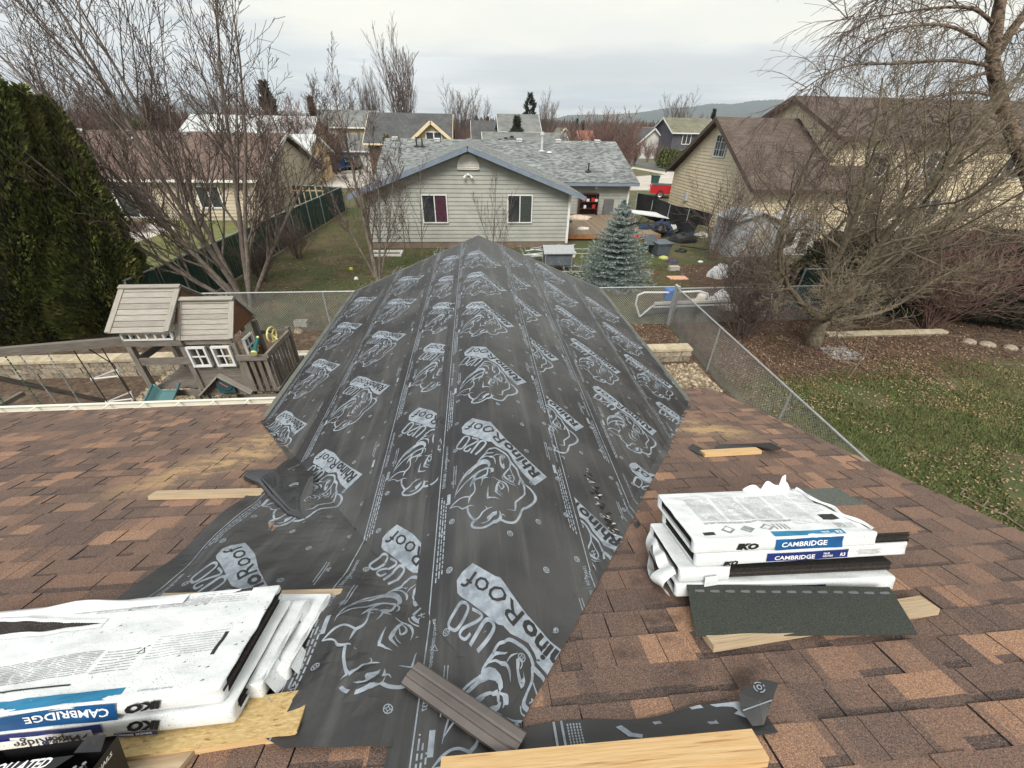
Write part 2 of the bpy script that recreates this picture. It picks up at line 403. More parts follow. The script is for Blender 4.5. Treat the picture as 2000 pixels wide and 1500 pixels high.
# ================================================================== printed roofing underlayment
VS=KW*HW       # slope length of the wing
_dz=(YVE-YV0)
d2=np.array([KW*HW,_dz]);d3=np.array([HW,_dz,-TW*HW]);d2/=np.linalg.norm(d2);d3/=np.linalg.norm(d3)
n2=np.array([d2[1],-d2[0]]);nmain=np.array([0,SM,CM]);n3=np.cross(nmain,d3);n3=-n3 if n3[1]>0 else n3
V0=np.array([XR,YV0,ZR])
def vval(u): return YV0+abs(u)*_dz/(KW*HW)
def hbump(u,v,amp):
    if amp==0:return 0.
    a=noise.noise((u*2.2,v*1.1,3.))*.5+noise.noise((u*6.5,v*3.4,8.))*.30+.35*max(0,math.sin(v*31+4*noise.noise((u*3,v*.7,2))))*max(0,noise.noise((u*1.7+5,v*1.3,4)))*2
    return amp*(a+.4)
def fold(u,v,h,direct=False):
    """sheet coordinates -> world; past the valley the sheet turns onto the main roof"""
    s=1. if u>=0 else -1.;au=abs(u)
    if v>=vval(u) or direct:
        x=XR+u/KW;z=ZR-TW*au/KW
        if direct:
            zm=ZE+TM*(YE-v)
            if zm>z: return Vector((x,v+h*SM,zm+h*CM))
        return Vector((x+s*h*TW/KW,v,z+h/KW))
    w=np.array([au,v-YV0]);a=w@d2;b=w@n2
    P=V0+np.array([s*d3[0],d3[1],d3[2]])*a+np.array([s*n3[0],n3[1],n3[2]])*b+nmain*h
    return Vector(P)
GS=.05
def flapwave(u,v):
    """wrinkles of the loose part that lies on the main roof (left)"""
    if u>-.40: return 0.
    d=vval(u)-v
    if d<=0: return 0.
    k=min(1,d/.25)*min(1,(-.40-u)/.15)
    r=.020*math.sin(7.5*(v+.9*u)+1.2*math.sin(3*u))+.026*noise.noise((u*4,v*4,1.))+.010*noise.noise((u*11,v*7,4.))+.028
    rr=math.exp(-((u+.78)/.16)**2-((v-1.02)/.10)**2)*.045+math.exp(-((u+.62+(v-.75)*.9)/.05)**2-((v-.75)/.16)**2)*.03
    rr+=math.exp(-((u+.80-(v-.7)*.5)/.06)**2-((v-.68)/.22)**2)*.035
    return k*(r+rr)
class Sheet:
    def __init__(s,name,label,lay,ul,ur,vlo,vhi,direct=False,amp=.006,extra=None):
        s.name,s.label,s.lay,s.ul,s.ur,s.vlo,s.vhi,s.direct,s.amp,s.extra=name,label,lay,ul,ur,vlo,vhi,direct,amp,extra
        s.off=.0035+lay*.0034
    def P(s,u,v,h=0):
        i=math.floor(u/GS);j=math.floor(v/GS);fu=u/GS-i;fv=v/GS-j
        g=lambda a,b:hbump(a*GS,b*GS,s.amp)*(0.25 if s.direct else 1)+ (flapwave(a*GS,b*GS) if not s.direct else 0.)
        hh=(g(i,j)*(1-fu)+g(i+1,j)*fu)*(1-fv)+(g(i,j+1)*(1-fu)+g(i+1,j+1)*fu)*fv
        return fold(u,v,s.off+hh+h,s.direct)
def clip(poly,a,b,c):          # keep a*u+b*v>=c
    out=[];n=len(poly)
    for i in range(n):
        p,q=poly[i],poly[(i+1)%n];dp=a*p[0]+b*p[1]-c;dq=a*q[0]+b*q[1]-c
        if dp>=0: out.append(p)
        if (dp>=0)!=(dq>=0):
            t=dp/(dp-dq);out.append((p[0]+(q[0]-p[0])*t,p[1]+(q[1]-p[1])*t))
    return out
def chop(poly,cuts):
    """split a convex polygon along the GS grid and extra lines"""
    res=[poly]
    us=[p[0] for p in poly];vs=[p[1] for p in poly]
    lines=[(1,0,k*GS) for k in range(math.floor(min(us)/GS)+1,math.ceil(max(us)/GS))]+[(0,1,k*GS) for k in range(math.floor(min(vs)/GS)+1,math.ceil(max(vs)/GS))]+cuts
    for a,b,c in lines:
        nx=[]
        for p in res:
            d=[a*q[0]+b*q[1]-c for q in p]
            if min(d)<-1e-5 and max(d)>1e-5:
                for sg in(1,-1):
                    r=clip(p,a*sg,b*sg,c*sg)
                    if len(r)>2: nx.append(r)
            else: nx.append(p)
        res=nx
    return res
def inplane(s,poly):
    poly=clip(poly,1,0,s.ul)
    if len(poly)>2: poly=clip(poly,-1,0,-s.ur)
    for a,b,c in s.limits:
        if len(poly)>2: poly=clip(poly,a,b,c)
    return poly if len(poly)>2 else None
def valley_line(sgn):   # v - YV0 - sgn*u*slope = 0
    return (-sgn*_dz/(KW*HW),1.,YV0)
def laydown(s,mb,poly,m,h):
    p=inplane(s,poly)
    if not p:return
    cuts=[(1,0,0.)] if s.ul<0<s.ur else []
    cuts.append(valley_line(-1 if s.ul<-.3 else 1))
    if s.direct: cuts=[(1,0,0.),valley_line(1),valley_line(-1)]
    for q in chop(p,cuts):
        # drop slivers
        A=sum(q[i][0]*q[(i+1)%len(q)][1]-q[(i+1)%len(q)][0]*q[i][1] for i in range(len(q)))
        if abs(A)<2e-7: continue
        if A<0:q=q[::-1]
        mb.face([s.P(a,b,h) for a,b in q],m,[(a,b) for a,b in q],.5)
def felt_mat():
    m=mat('black_roofing_felt',C(38,38,40),C(47,47,48),scale=1.1,rough=.42,bump=.55,bscale=7,spec=.5,c3=C(68,68,68),s3=1.1,l3=(.48,.72),bdist=.012)
    return m
m_felt=felt_mat()
def _streaks():
    m=m_felt;nt=m.node_tree;L=nt.links;b=nt.nodes['Principled BSDF'];src=b.inputs['Base Color'].links[0].from_socket
    tc=nt.nodes.new('ShaderNodeTexCoord');mp=nt.nodes.new('ShaderNodeMapping');mp.inputs['Scale'].default_value=(7,.5,.5);L.new(tc.outputs['UV'],mp.inputs[0])
    n=nt.nodes.new('ShaderNodeTexNoise');n.inputs['Scale'].default_value=1.;n.inputs['Detail'].default_value=6;n.inputs['Roughness'].default_value=.65;L.new(mp.outputs[0],n.inputs[0])
    r=nt.nodes.new('ShaderNodeMapRange');L.new(n.outputs[0],r.inputs[0])
    for i,x in enumerate((.50,.72,0,.55)): r.inputs[i+1].default_value=x
    mx=nt.nodes.new('ShaderNodeMix');mx.data_type='RGBA';L.new(r.outputs[0],mx.inputs[0]);L.new(src,mx.inputs[6]);mx.inputs[7].default_value=C(92,92,91)+(1,);L.new(mx.outputs[2],b.inputs['Base Color'])
_streaks()
m_felt_under=mat('glossy_felt_underside',(.012,.012,.013),(.018,.018,.019),scale=5,rough=.13,bump=.22,bscale=14,spec=1.)
m_print=mat('grey_ink',C(124,133,143),C(146,155,163),scale=26,rough=.55,c3=C(106,114,123),s3=9,l3=(.50,.68))
m_lettering_lap_shade=mat('felt_lettering_and_lap_shade',C(36,36,38),C(44,44,46),scale=6,rough=.55)
m_staple=mat('staple_steel',(.7,.7,.7),(.8,.8,.8),scale=5,rough=.3,metal=.3)
# ---- artwork, traced from the sheet over the ridge and carried back into sheet coordinates
def uvpx(x,y):
    r=ray(x,y)
    for s in(-1,1):
        n=np.array([s*TW,0,1]);p=ZR-CAMH+TW*s*XR;t=p/(n@r);P=r*t
        if (P[0]-XR)*s>=-1e-4 or s==1: return ((P[0]-XR)*KW,P[1])
C0=(-.22,2.52)
def PA(p): q=uvpx(880+p[0]/10,800+p[1]/10);return (q[0]-C0[0],q[1]-C0[1])
def PB(p): q=uvpx(870+p[0]/10,900+p[1]/10);return (q[0]-C0[0],q[1]-C0[1])
ART=[]      # (layer, convex polygons)
def fillp(fn,pts,layer=0):
    P=[fn(p) for p in pts]
    for t in tessellate_polygon([[Vector((a,b,0)) for a,b in P]]): ART.append((layer,[P[i] for i in t]))
def stroke(fn,pts,layer=0,w=None):
    """pts (x,y,width in traced pixels); smoothed with a spline"""
    Q=[];wl=None
    for p in pts:
        if len(p)>2: wl=p[2]
        Q.append((p[0],p[1],w or wl or 20))
    n=len(Q);S=[]
    for i in range(n-1):
        p0,p1,p2,p3=Q[max(i-1,0)],Q[i],Q[i+1],Q[min(i+2,n-1)]
        for k in range(3):
            t=k/3;S.append(tuple(.5*((2*p1[c])+(-p0[c]+p2[c])*t+(2*p0[c]-5*p1[c]+4*p2[c]-p3[c])*t*t+(-p0[c]+3*p1[c]-3*p2[c]+p3[c])*t**3) for c in range(3)))
    S.append(Q[-1]);Lf=[];Rt=[]
    for i,p in enumerate(S):
        a=S[max(i-1,0)];b=S[min(i+1,len(S)-1)];dx,dy=b[0]-a[0],b[1]-a[1];l=math.hypot(dx,dy) or 1
        ww=max(p[2],4)*.5;Lf.append(fn((p[0]-dy/l*ww,p[1]+dx/l*ww)));Rt.append(fn((p[0]+dy/l*ww,p[1]-dx/l*ww)))
    for i in range(len(S)-1):
        ART.append((layer,[Lf[i],Lf[i+1],Rt[i+1]]));ART.append((layer,[Lf[i],Rt[i+1],Rt[i]]))
fillp(PA,[(445,200),(735,265),(790,305),(1050,600),(1440,970),(1860,1355),(1620,1520),(1480,1375),(1355,1245),(1300,1160),(1200,1040),(1160,950),(1090,860),(960,790),(870,745),(760,660),(600,600),(410,540),(300,515),(250,490),(240,385),(310,300)])
# lettering: Roof (light), Rhino (bold), drawn as strokes of bare felt
LETTERS=True
# U20
stroke(PA,[(300,560,30),(360,555),(392,590),(350,670),(280,760),(225,800),(160,792),(145,760),(190,690),(260,600),(300,560)])
stroke(PA,[(440,590,30),(555,612,28),(545,650),(450,705),(330,765),(285,820),(310,845),(360,845),(420,790,26)])
stroke(PA,[(415,885,36),(520,750),(590,665),(650,640),(705,665),(700,715),(620,810),(505,915,36)])
# animal head
stroke(PA,[(690,905,26),(735,840),(790,795),(860,788,30),(960,840),(1050,900,30),(1110,970),(1150,1060,40),(1200,1120),(1270,1200,34),(1300,1290),(1335,1370),(1385,1450,38),(1410,1510,36)])
stroke(PB,[(1408,510,36),(1480,480,38)][:1]+[(1440,400,34),(1480,470),(1510,540),(1522,640),(1515,700,36),(1440,770,34),(1350,845,40),(1345,930,38),(1335,1015,24)]);stroke(PB,[(1335,1010,24),(1260,1000,14),(1185,990,5)])
stroke(PB,[(1245,70,30),(1235,170,32),(1165,250,30),(1120,320,46),(1160,375,40),(1230,425,36),(1290,455,22),(1335,497,6)])
stroke(PB,[(1085,325,14),(1090,380),(1150,430),(1260,490),(1350,525,6)])
stroke(PB,[(1245,190,10),(1280,290,18),(1320,385,28),(1290,450,20)])
for a in([(1185,335),(1225,332),(1270,325)],[(1200,378),(1275,370)],[(1215,308),(1232,345),(1240,420)]): stroke(PB,a,0,14)
fillp(PA,[(930,950),(955,945),(975,980),(960,1040),(985,1110),(1015,1100),(1010,1050),(1030,1120),(1035,1185),(1010,1195),(975,1170),(945,1110),(930,1030)])
stroke(PA,[(955,945,12),(995,970,14),(1000,1010,12),(975,1030,8)])
stroke(PA,[(560,1045,18),(600,1000,24),(660,940,34),(720,890,34),(825,878,6)])
stroke(PA,[(640,978,8),(720,945,22),(800,960,28),(845,1020,26),(852,1100,6)]);stroke(PA,[(812,948,6),(870,912,16),(960,910,4)])
fillp(PB,[(475,300),(500,235),(570,170),(640,110),(650,50),(690,28),(750,5),(820,5),(880,40),(905,90),(905,130),(870,165),(855,150),(850,115),(815,97),(740,102),(660,142),(590,195),(530,255),(490,290)])
stroke(PB,[(205,765,5),(235,650,16),(290,500,22),(360,370,22),(440,265,22),(540,175,24),(650,90,30)])
stroke(PB,[(300,510,6),(350,420,12),(420,330,16),(500,255,18)])
stroke(PB,[(215,720,8),(270,640,14),(340,550,18),(420,460,22),(500,390,26),(560,335,30),(620,285,30),(700,235,30),(780,200,30),(850,175,46)])
stroke(PB,[(500,548,4),(535,470,30),(580,380,34),(610,320,30),(660,270,26)])
stroke(PB,[(520,500,20),(570,435,42),(620,395,36),(700,368,28),(770,338,50),(830,300,34),(848,235,30),(845,190,36)])
stroke(PB,[(855,175,26),(905,185,24),(915,235,18),(895,280,5)])
stroke(PB,[(730,385,40),(790,365,32),(865,358,5)]);stroke(PB,[(745,385,36),(740,440,16),(710,520,5)])
stroke(PB,[(575,430,40),(590,500,28),(603,590,24),(575,665,28),(515,730,32),(490,790,28),(472,870,5)])
stroke(PB,[(510,738,30),(400,742,24),(300,782,20),(200,865,24),(108,968,8)])
stroke(PB,[(110,968,12),(210,930,18),(290,935,18),(350,972,34),(420,950,28),(500,910,20),(590,915,5)])
stroke(PB,[(455,945,40),(475,1050,44),(540,1145,44),(600,1195,56)])
stroke(PB,[(600,1200,50),(545,1265,46),(560,1325,50),(640,1345,44),(760,1340,40),(880,1290,48),(980,1220,58),(1045,1165,66),(1050,1080,36),(1030,1010,6)])
stroke(PB,[(610,1195,44),(700,1120,28),(750,1040,26),(830,980,22),(900,950,16),(945,935,5)]);stroke(PB,[(830,975,22),(828,942,14),(795,930,5)])
fillp(PB,[(985,1010),(955,1035),(900,1080),(845,1120),(830,1160),(862,1192),(830,1220),(700,1255),(780,1260),(885,1212),(950,1130),(985,1060)])
stroke(PB,[(1060,1092,34),(1110,1092,18),(1150,1135,4)])
stroke(PB,[(1055,1188,44),(1150,1230,46),(1260,1250,48),(1350,1225,48),(1405,1155,48),(1450,1050,48),(1490,980,50),(1560,955,50),(1650,900,50),(1718,830,54),(1733,760,54),(1708,690,40),(1650,610,30),(1590,550,26),(1520,500,12)])
stroke(PB,[(920,360,5),(1000,410,14),(1080,440,20),(1150,480,30),(1200,560,22),(1205,660,5)])
fillp(PB,[(1020,420),(1058,442),(1025,480),(1002,540),(1002,600),(985,640),(1100,755),(958,662),(938,632),(948,560),(978,480)])
stroke(PB,[(1050,465,14),(1095,495,18),(1115,550,34),(1070,590,22),(1042,550,16),(1020,505,16)])
stroke(PB,[(1000,600,6),(1050,660,10),(1110,705,4)])
stroke(PB,[(862,530,4),(852,640,28),(847,745,42)]);stroke(PB,[(835,755,42),(920,752,28),(980,765,18),(1040,790,4)])
# ---- text helper: built-in font to flat triangles
FONTC={}
def glyphs(txt,size=1.,bold=0.,shear=0.,align='LEFT',sx=1.):
    k=(txt,size,bold,shear,align,sx)
    if k in FONTC:return FONTC[k]
    cu=bpy.data.curves.new('lettering','FONT');cu.body=txt;cu.size=size;cu.offset=bold;cu.shear=shear;cu.align_x=align;cu.resolution_u=2
    ob=bpy.data.objects.new('lettering',cu);me=ob.to_mesh()
    vs=[(v.co.x*sx,v.co.y) for v in me.vertices];me.calc_loop_triangles()
    T=[[vs[i] for i in t.vertices] for t in me.loop_triangles]
    ob.to_mesh_clear();bpy.data.objects.remove(ob);bpy.data.curves.remove(cu)
    FONTC[k]=T;return T
def banner_text(txt,p0,p1,cap,bold):
    g=glyphs(txt,1.,bold);xs=[p[0] for t in g for p in t];x0,x1=min(xs),max(xs);ch=max(p[1] for t in glyphs('R',1.,bold) for p in t)
    d=(p1[0]-p0[0],p1[1]-p0[1]);l=math.hypot(*d);d=(d[0]/l,d[1]/l);u=(-d[1],d[0])
    for t in g: ART.append((1,[(p0[0]+d[0]*(p[0]-x0)/(x1-x0)*l+u[0]*p[1]/ch*cap,p0[1]+d[1]*(p[0]-x0)/(x1-x0)*l+u[1]*p[1]/ch*cap) for p in t]))
banner_text('Rhino',(.583,-.515),(.350,-.258),.090,.035)
banner_text('Roof',(.338,-.243),(.080,.012),.094,.002)
TXT=glyphs('interwrap.com/rhinoroof  |  800-567-9737',.034,.0006)
def circle_marks(s,mb,u,v,r=.019):
    if not(s.ul-.02<u<s.ur+.02): return
    n=10
    for rr,w in((r,.0045),(r*.45,.0035)):
        for k in range(n):
            a,b=2*math.pi*k/n,2*math.pi*(k+1)/n
            laydown(s,mb,[(u+math.cos(a)*(rr-w),v+math.sin(a)*(rr-w)),(u+math.cos(a)*rr,v+math.sin(a)*rr),(u+math.cos(b)*rr,v+math.sin(b)*rr),(u+math.cos(b)*(rr-w),v+math.sin(b)*(rr-w))],1,.0012)
    for a in(0,math.pi/2):
        c,d=math.cos(a),math.sin(a)
        for sg in(-1,1):
            x0,x1=sg*r*.3,sg*r*.95
            laydown(s,mb,[(u+c*x0-d*.002,v+d*x0+c*.002),(u+c*x1-d*.002,v+d*x1+c*.002),(u+c*x1+d*.002,v+d*x1-c*.002),(u+c*x0+d*.002,v+d*x0-c*.002)],1,.0012)
def rect(s,mb,u0,u1,v0,v1,m=1,h=.0012): laydown(s,mb,[(u0,v0),(u1,v0),(u1,v1),(u0,v1)],m,h)
def sideprint(s,mb,u,v0,per,mir):
    """edge lines, phone line and the small print beside them (mir=-1 puts the print on the other side)"""
    rect(s,mb,u,u+.0065,s.vlo-1,s.vhi)
    rect(s,mb,u+mir*.017,u+mir*.017+.003,v0-4*per,s.vhi)if 0 else None
    v=v0-3*per;rnd=random.Random(int(abs(u)*1000))
    while v<s.vhi:
        # three rows of small print, half a period long
        for i in range(3):
            q=v+.02*i;e=v+per*.46-.03*i
            while q<e:
                l=rnd.uniform(.014,.045);rect(s,mb,u+mir*(.022+i*.017),u+mir*(.022+i*.017)+mir*.0075,q,min(q+l,e));q+=l+.009
        # web address and phone number
        for t in TXT:
            laydown(s,mb,[(u+mir*.032+(.012-p[1] if mir>0 else p[1]-.012)*.9,v+per*.50+(p[0] if mir<0 else .62-p[0])*.72) for p in t][::1],1,.0012)
        # logo pill
        uu=u+mir*.075;vv=v+per*.40
        rect(s,mb,uu-.012,uu+.012,vv,vv+.085)
        for i in range(2): rect(s,mb,u+mir*(.10+.016*i),u+mir*(.10+.016*i)+.005,v+per*(.5+.02*i),v+per*.66)
        v+=per
def ringtri(s,mb,u,v):
    P=[(0,.022),(.019,-.011),(-.019,-.011)]
    for i in range(3):
        a,b=P[i],P[(i+1)%3];laydown(s,mb,[(u+a[0],v+a[1]),(u+b[0],v+b[1]),(u+b[0]*.7,v+b[1]*.7),(u+a[0]*.7,v+a[1]*.7)],1,.0012)
def make_sheet(s,cu,cvs,per,limits):
    s.limits=limits+[(0,1,s.vlo)];mb=MB()
    nu0,nu1=math.floor(s.ul/GS),math.ceil(s.ur/GS)
    ustops=sorted(set([s.ul,s.ur]+[k*GS for k in range(nu0+1,nu1)]))
    for a,b in zip(ustops,ustops[1:]):
        v=s.vlo
        while v<s.vhi-1e-6:
            vn=min((math.floor(v/GS+1e-6)+1)*GS,s.vhi);laydown(s,mb,[(a,v),(b,v),(b,vn),(a,vn)],0,0.);v=vn
    # lap edges: a thin turned-down rim, coloured dark to strengthen each lap's shadow line
    for ue in(s.ul,s.ur):
        v=s.vlo
        while v<s.vhi-1e-6:
            vn=min(v+GS,s.vhi);ok=all(a*ue+b*q>=c for a,b,c in limits for q in(v,vn))
            if ok: mb.face([s.P(ue,v),s.P(ue,vn),s.P(ue,vn,-.008),s.P(ue,v,-.008)],2)
            v=vn
    for cv in cvs:
        for lay,poly in ART:
            laydown(s,mb,[(p[0]+cu,p[1]+cv) for p in poly],2 if lay else 1,.0024 if lay else .0013)
    v0=cvs[0] if cvs else 2.
    while v0-per>0: v0-=per
    sideprint(s,mb,cu-.16,v0,per,1);sideprint(s,mb,cu+.79,v0+.3,per,-1)
    v=v0-per
    while v<s.vhi:
        for k in range(4): circle_marks(s,mb,cu-.055,v+.05+k*per/4)
        for k in range(2): circle_marks(s,mb,cu+.30,v+.20+k*per/2)
        for k in range(4): circle_marks(s,mb,cu+.50,v+.33+k*per/4);circle_marks(s,mb,cu+.72,v+.12+k*per/4)
        for k in range(2): ringtri(s,mb,cu-.115,v+.3+k*.62)
        v+=per
    # staples
    rs=random.Random(s.lay*7+int(s.ul*10))
    for k in range(int((s.ur-s.ul)*(s.vhi-s.vlo)*7)):
        u=rs.uniform(s.ul,s.ur);v=rs.uniform(s.vlo,s.vhi);a=.35+rs.uniform(-.5,.5);c,d=math.cos(a)*.0065,math.sin(a)*.0065;e=.0016
        laydown(s,mb,[(u-c-e,v-d),(u+c-e,v+d),(u+c+e,v+d),(u-c+e,v-d)],3,.003)
    ob=mb.build(s.name,[m_felt,m_print,m_lettering_lap_shade,m_staple])
    return tag(ob,s.label,'roofing felt','printed underlayment strips on the wing')
VE=YF-.055
slR=1.194
TORN=True
def limR(off): return [(-slR,1,YV0-off)]
Asheet=Sheet('underlayment_strip','felt strip straddling the wing ridge, whole logos running down its middle',4,-.475,.605,.455,VE,True)
# right lower cut (from the photo): just past the valley
o=make_sheet(Asheet,-.22,[-.02,1.25,2.52,3.77,5.05,6.32,7.6],1.27,[(-1.19,1,.50),(1.3,1,-.20)])
Bs=Sheet('underlayment_strip','felt strip just left of the ridge strip, logos cut off, with a wrinkled tail',2.9,-1.015,-.40,.50,VE)
make_sheet(Bs,-.76,[.42,1.70,2.99,4.29,5.59,6.80,8.05],1.28,[(.35,1,.22)])
Cs=Sheet('underlayment_strip','felt strip mid left slope, one corner of its loose end folded back',1.9,-2.03,-.95,.95,VE)
def limC():
    # folded corner removed: line through (-2.03,2.15) and (-1.45,2.72) keeps the ridge side
    return [( .85,1,-.60)]
make_sheet(Cs,-1.74,[1.62,2.92,4.23,5.50,6.80,8.02],1.28,limC()+[(1.15,.55,-1.32-.1)]if 0 else limC())
Ds=Sheet('underlayment_strip','outermost felt strip on the left slope, beside the drip edge and slide',.9,-2.96,-1.97,2.5,VE)
make_sheet(Ds,-2.74,[2.84,4.12,5.42,6.75,7.98],1.27,[(slR,1,YV0-.10)])
Es=Sheet('underlayment_strip','felt strip right of the ridge strip, with a torn chewed hole near its lower end',2.9,.53,1.16,.6,VE)
make_sheet(Es,.30,[.80,2.06,3.31,4.56,5.84,7.1,8.35],1.26,limR(.12))
Fs=Sheet('underlayment_strip','felt strip in the middle of the right slope, logos complete',1.9,1.07,1.97,1.4,VE)
make_sheet(Fs,1.29,[1.22,2.43,3.66,4.87,6.08,7.30,8.5],1.22,limR(.10))
Gs=Sheet('underlayment_strip','outermost felt strip on the right slope, beside the drip edge and chain link fence',.9,1.90,2.96,2.2,VE)
make_sheet(Gs,2.24,[2.61,3.83,5.05,6.22,7.45],1.22,limR(.06))

# scuffed, chewed place in the strip right of the ridge
tb_=MB();rt_=random.Random(77)
for k in range(70):
    f=rt_.random();u0,v0=(.80+.06*f+rt_.gauss(0,.018),2.18-.62*f+rt_.gauss(0,.03));l=rt_.uniform(.006,.028);w_=rt_.uniform(.003,.010);a=rt_.uniform(-.9,.5);c,d=math.cos(a),math.sin(a);h=.004+rt_.random()*.008
    tb_.face([Es.P(u0-c*l,v0-d*l,.002),Es.P(u0+d*w_,v0-c*w_,h),Es.P(u0+c*l,v0+d*l,.003),Es.P(u0-d*w_,v0+c*w_,h*.5)],0 if rt_.random()<.62 else 1)
tb_.build('chewed_patch',[m_lettering_lap_shade if 0 else mat('torn_felt_edge',(.010,.010,.010),(.02,.02,.02),scale=9),mat('torn_fibres',(.42,.41,.39),(.55,.54,.52),scale=9)],bpy.data.objects['underlayment_strip.004'])
# ================================================================== things lying on the roof
def rbox(mb,x0,x1,s0,s1,h0,h1,m=0,t=.5,skew=0.):
    """box in roof coordinates (x along the eave, s up the slope, h off the roof)"""
    f=lambda x,s,h:mr(x+skew*(s-s0),s,h)
    mb.bar(f(x0,(s0+s1)/2,(h0+h1)/2),f(x1,(s0+s1)/2,(h0+h1)/2),s1-s0,h1-h0,(0,SM,CM),m,t)
def board(name,label,pa,pb,w,h,m,lift=.012,cat='board',group='boards lying on the roof',up=0):
    """board between two pixels of the photograph, lying on the roof"""
    mb=MB();a=mr(*onroof(*pa,lift+h),lift+h/2) if not isinstance(pa[0],Vector) else pa[0]
    b=mr(*onroof(*pb,lift+h),lift+h/2)
    d=(b-a).normalized();n=Vector((0,SM,CM));
    k=6
    for i in range(1): mb.bar(a,b,w,h,n,0,.5)
    o=mb.build(name,m);bev(o,.003);return tag(o,label,cat,group)
def bev(o,w,seg=2):
    b=o.modifiers.new('bevel','BEVEL');b.width=w;b.segments=seg;b.limit_method='ANGLE';return o
# two by fours and offcuts
def bd(name,label,x0,s0,x1,s1,w,h,m,h0=.012,h1=None,group='boards lying on the roof'):
    h1=h0 if h1 is None else h1
    mb=MB();mb.bar(mr(x0,s0,h0+h/2),mr(x1,s1,h1+h/2),w,h,(0,SM,CM),0,.5);o=mb.build(name,m);bev(o,.003)
    return tag(o,label,'board',group)
def px2(u,v,h): return onroof(u,v,h)
a=px2(300,966,.03);b=px2(520,958,.03)
bd('board','weathered board running under the felt flap with the folded corner',a[0],a[1]+.01,b[0],b[1]+.03,.085,.035,m_lumber_old)
a=px2(1372,884,.04);b=px2(1482,878,.04)
bd('board','short orange offcut beside the black felt scrap, near the right edge',a[0],a[1],b[0],b[1],.085,.036,m_lumber)
a=px2(500,1167,.06);b=px2(664,1166,.06)
bd('board','old board end poking out behind the left shingle stack',a[0]-.5,a[1]-.02,b[0],b[1],.09,.038,m_lumber_old,.035)
a=px2(1382,1250,.035);b=px2(1815,1180,.035)
bd('board','pale board under the dark starter shingle and right stack',a[0],a[1],b[0],b[1],.088,.036,m_lumber_old,.012)
a=px2(872,1506,.06);b=px2(1484,1456,.06)
bd('board','long clean two by four in the foreground, holding down a felt strip',a[0]-.02,a[1]+.01,b[0],b[1],.092,.042,m_lumber,.03)
# strand board plus board under the left stack
a=px2(590,1395,.05)
cb=MB();cb.bar(mr(-2.6,4.47,.045),mr(a[0],a[1]-.02,.045),.16,.012,(0,SM,CM))
o=bev(cb.build('strand_board',m_osb),.001);tag(o,'narrow strip of strand board in front of the left shingle stack','board','boards lying on the roof')
cb=MB();cb.bar(mr(-2.6,4.52,.022),mr(a[0]-.004,a[1]+.035,.022),.045,.034,(0,SM,CM))
o=bev(cb.build('board',m_lumber),.002);tag(o,'light board supporting the strand board strip below the left stack','board','boards lying on the roof')
P=[px2(224,1462,.02),px2(398,1448,.02),px2(330,1530,.02),px2(190,1540,.02)]
cb=MB();cb.prism([mr(q[0],q[1],.010) for q in P][::-1],mr(0,0,.02)-mr(0,0,0))
o=bev(cb.build('plank_offcut',m_lumber_old),.002);tag(o,'short grey plank offcut beside the black nail box','board','boards lying on the roof')
nl=MB();q=px2(531,1367,.06);nl.tube([mr(q[0],q[1],.045),mr(q[0]-.004,q[1]+.01,.085)],.0016,6);nl.lathe(mr(q[0]-.004,q[1]+.01,.085),[(0,.0),(.0055,0),(.0055,.0015),(0,.0015)],8,0,.5,(0,SM,CM))
tag(nl.build('nail',m_galv),'single nail standing in the strand board strip','nail')
# ---- shingle bundles
m_core=mat('black_shingle_edges',(.014,.012,.011),(.035,.028,.024),scale=90,rough=.95,bump=.6,bscale=160,tabmix=.6)
m_wrap=mat('white_plastic_wrap',C(208,212,214),C(216,220,221),scale=6,rough=.28,bump=.5,bscale=16,spec=.5,bdist=.010)
def wrap_dirty():
    m=m_wrap;nt=m.node_tree;L=nt.links;b=nt.nodes['Principled BSDF'];src=b.inputs['Base Color'].links[0].from_socket
    tc=nt.nodes.new('ShaderNodeTexCoord')
    def noi(s,d,r=.6):
        n=nt.nodes.new('ShaderNodeTexNoise');n.inputs['Scale'].default_value=s;n.inputs['Detail'].default_value=d;n.inputs['Roughness'].default_value=r;L.new(tc.outputs['Object'],n.inputs[0]);return n.outputs[0]
    def mrr(v,a,bb,c=0,d=1):
        n=nt.nodes.new('ShaderNodeMapRange');L.new(v,n.inputs[0])
        for i,x in enumerate((a,bb,c,d)): n.inputs[i+1].default_value=x
        return n.outputs[0]
    mu=nt.nodes.new('ShaderNodeMath');mu.operation='MULTIPLY';L.new(mrr(noi(230,2),.635,.69),mu.inputs[0]);L.new(mrr(noi(5,4),.44,.58),mu.inputs[1])
    mu2=nt.nodes.new('ShaderNodeMath');mu2.operation='MAXIMUM';L.new(mu.outputs[0],mu2.inputs[0]);L.new(mrr(noi(17,7,.8),.68,.71,0,.9),mu2.inputs[1])
    mx=nt.nodes.new('ShaderNodeMix');mx.data_type='RGBA';L.new(mu2.outputs[0],mx.inputs[0]);L.new(src,mx.inputs[6]);mx.inputs[7].default_value=(.05,.045,.04,1);L.new(mx.outputs[2],b.inputs['Base Color'])
wrap_dirty()
m_blue=mat('blue_label',C(20,72,122),C(28,88,140),scale=8,rough=.35)
m_teal=mat('teal_label',C(30,112,150),C(36,120,160),scale=8,rough=.35)
m_navy=mat('navy_label',C(28,40,100),C(34,48,110),scale=8,rough=.35)
m_black_ink=mat('black_ink',(.012,.012,.012),(.02,.02,.02),scale=5,rough=.4)
m_grey_ink=mat('small_print_ink',C(120,122,125),C(150,152,154),scale=30,rough=.5)
m_wtxt=mat('white_ink',(.75,.77,.78),(.8,.8,.8),scale=5,rough=.4)
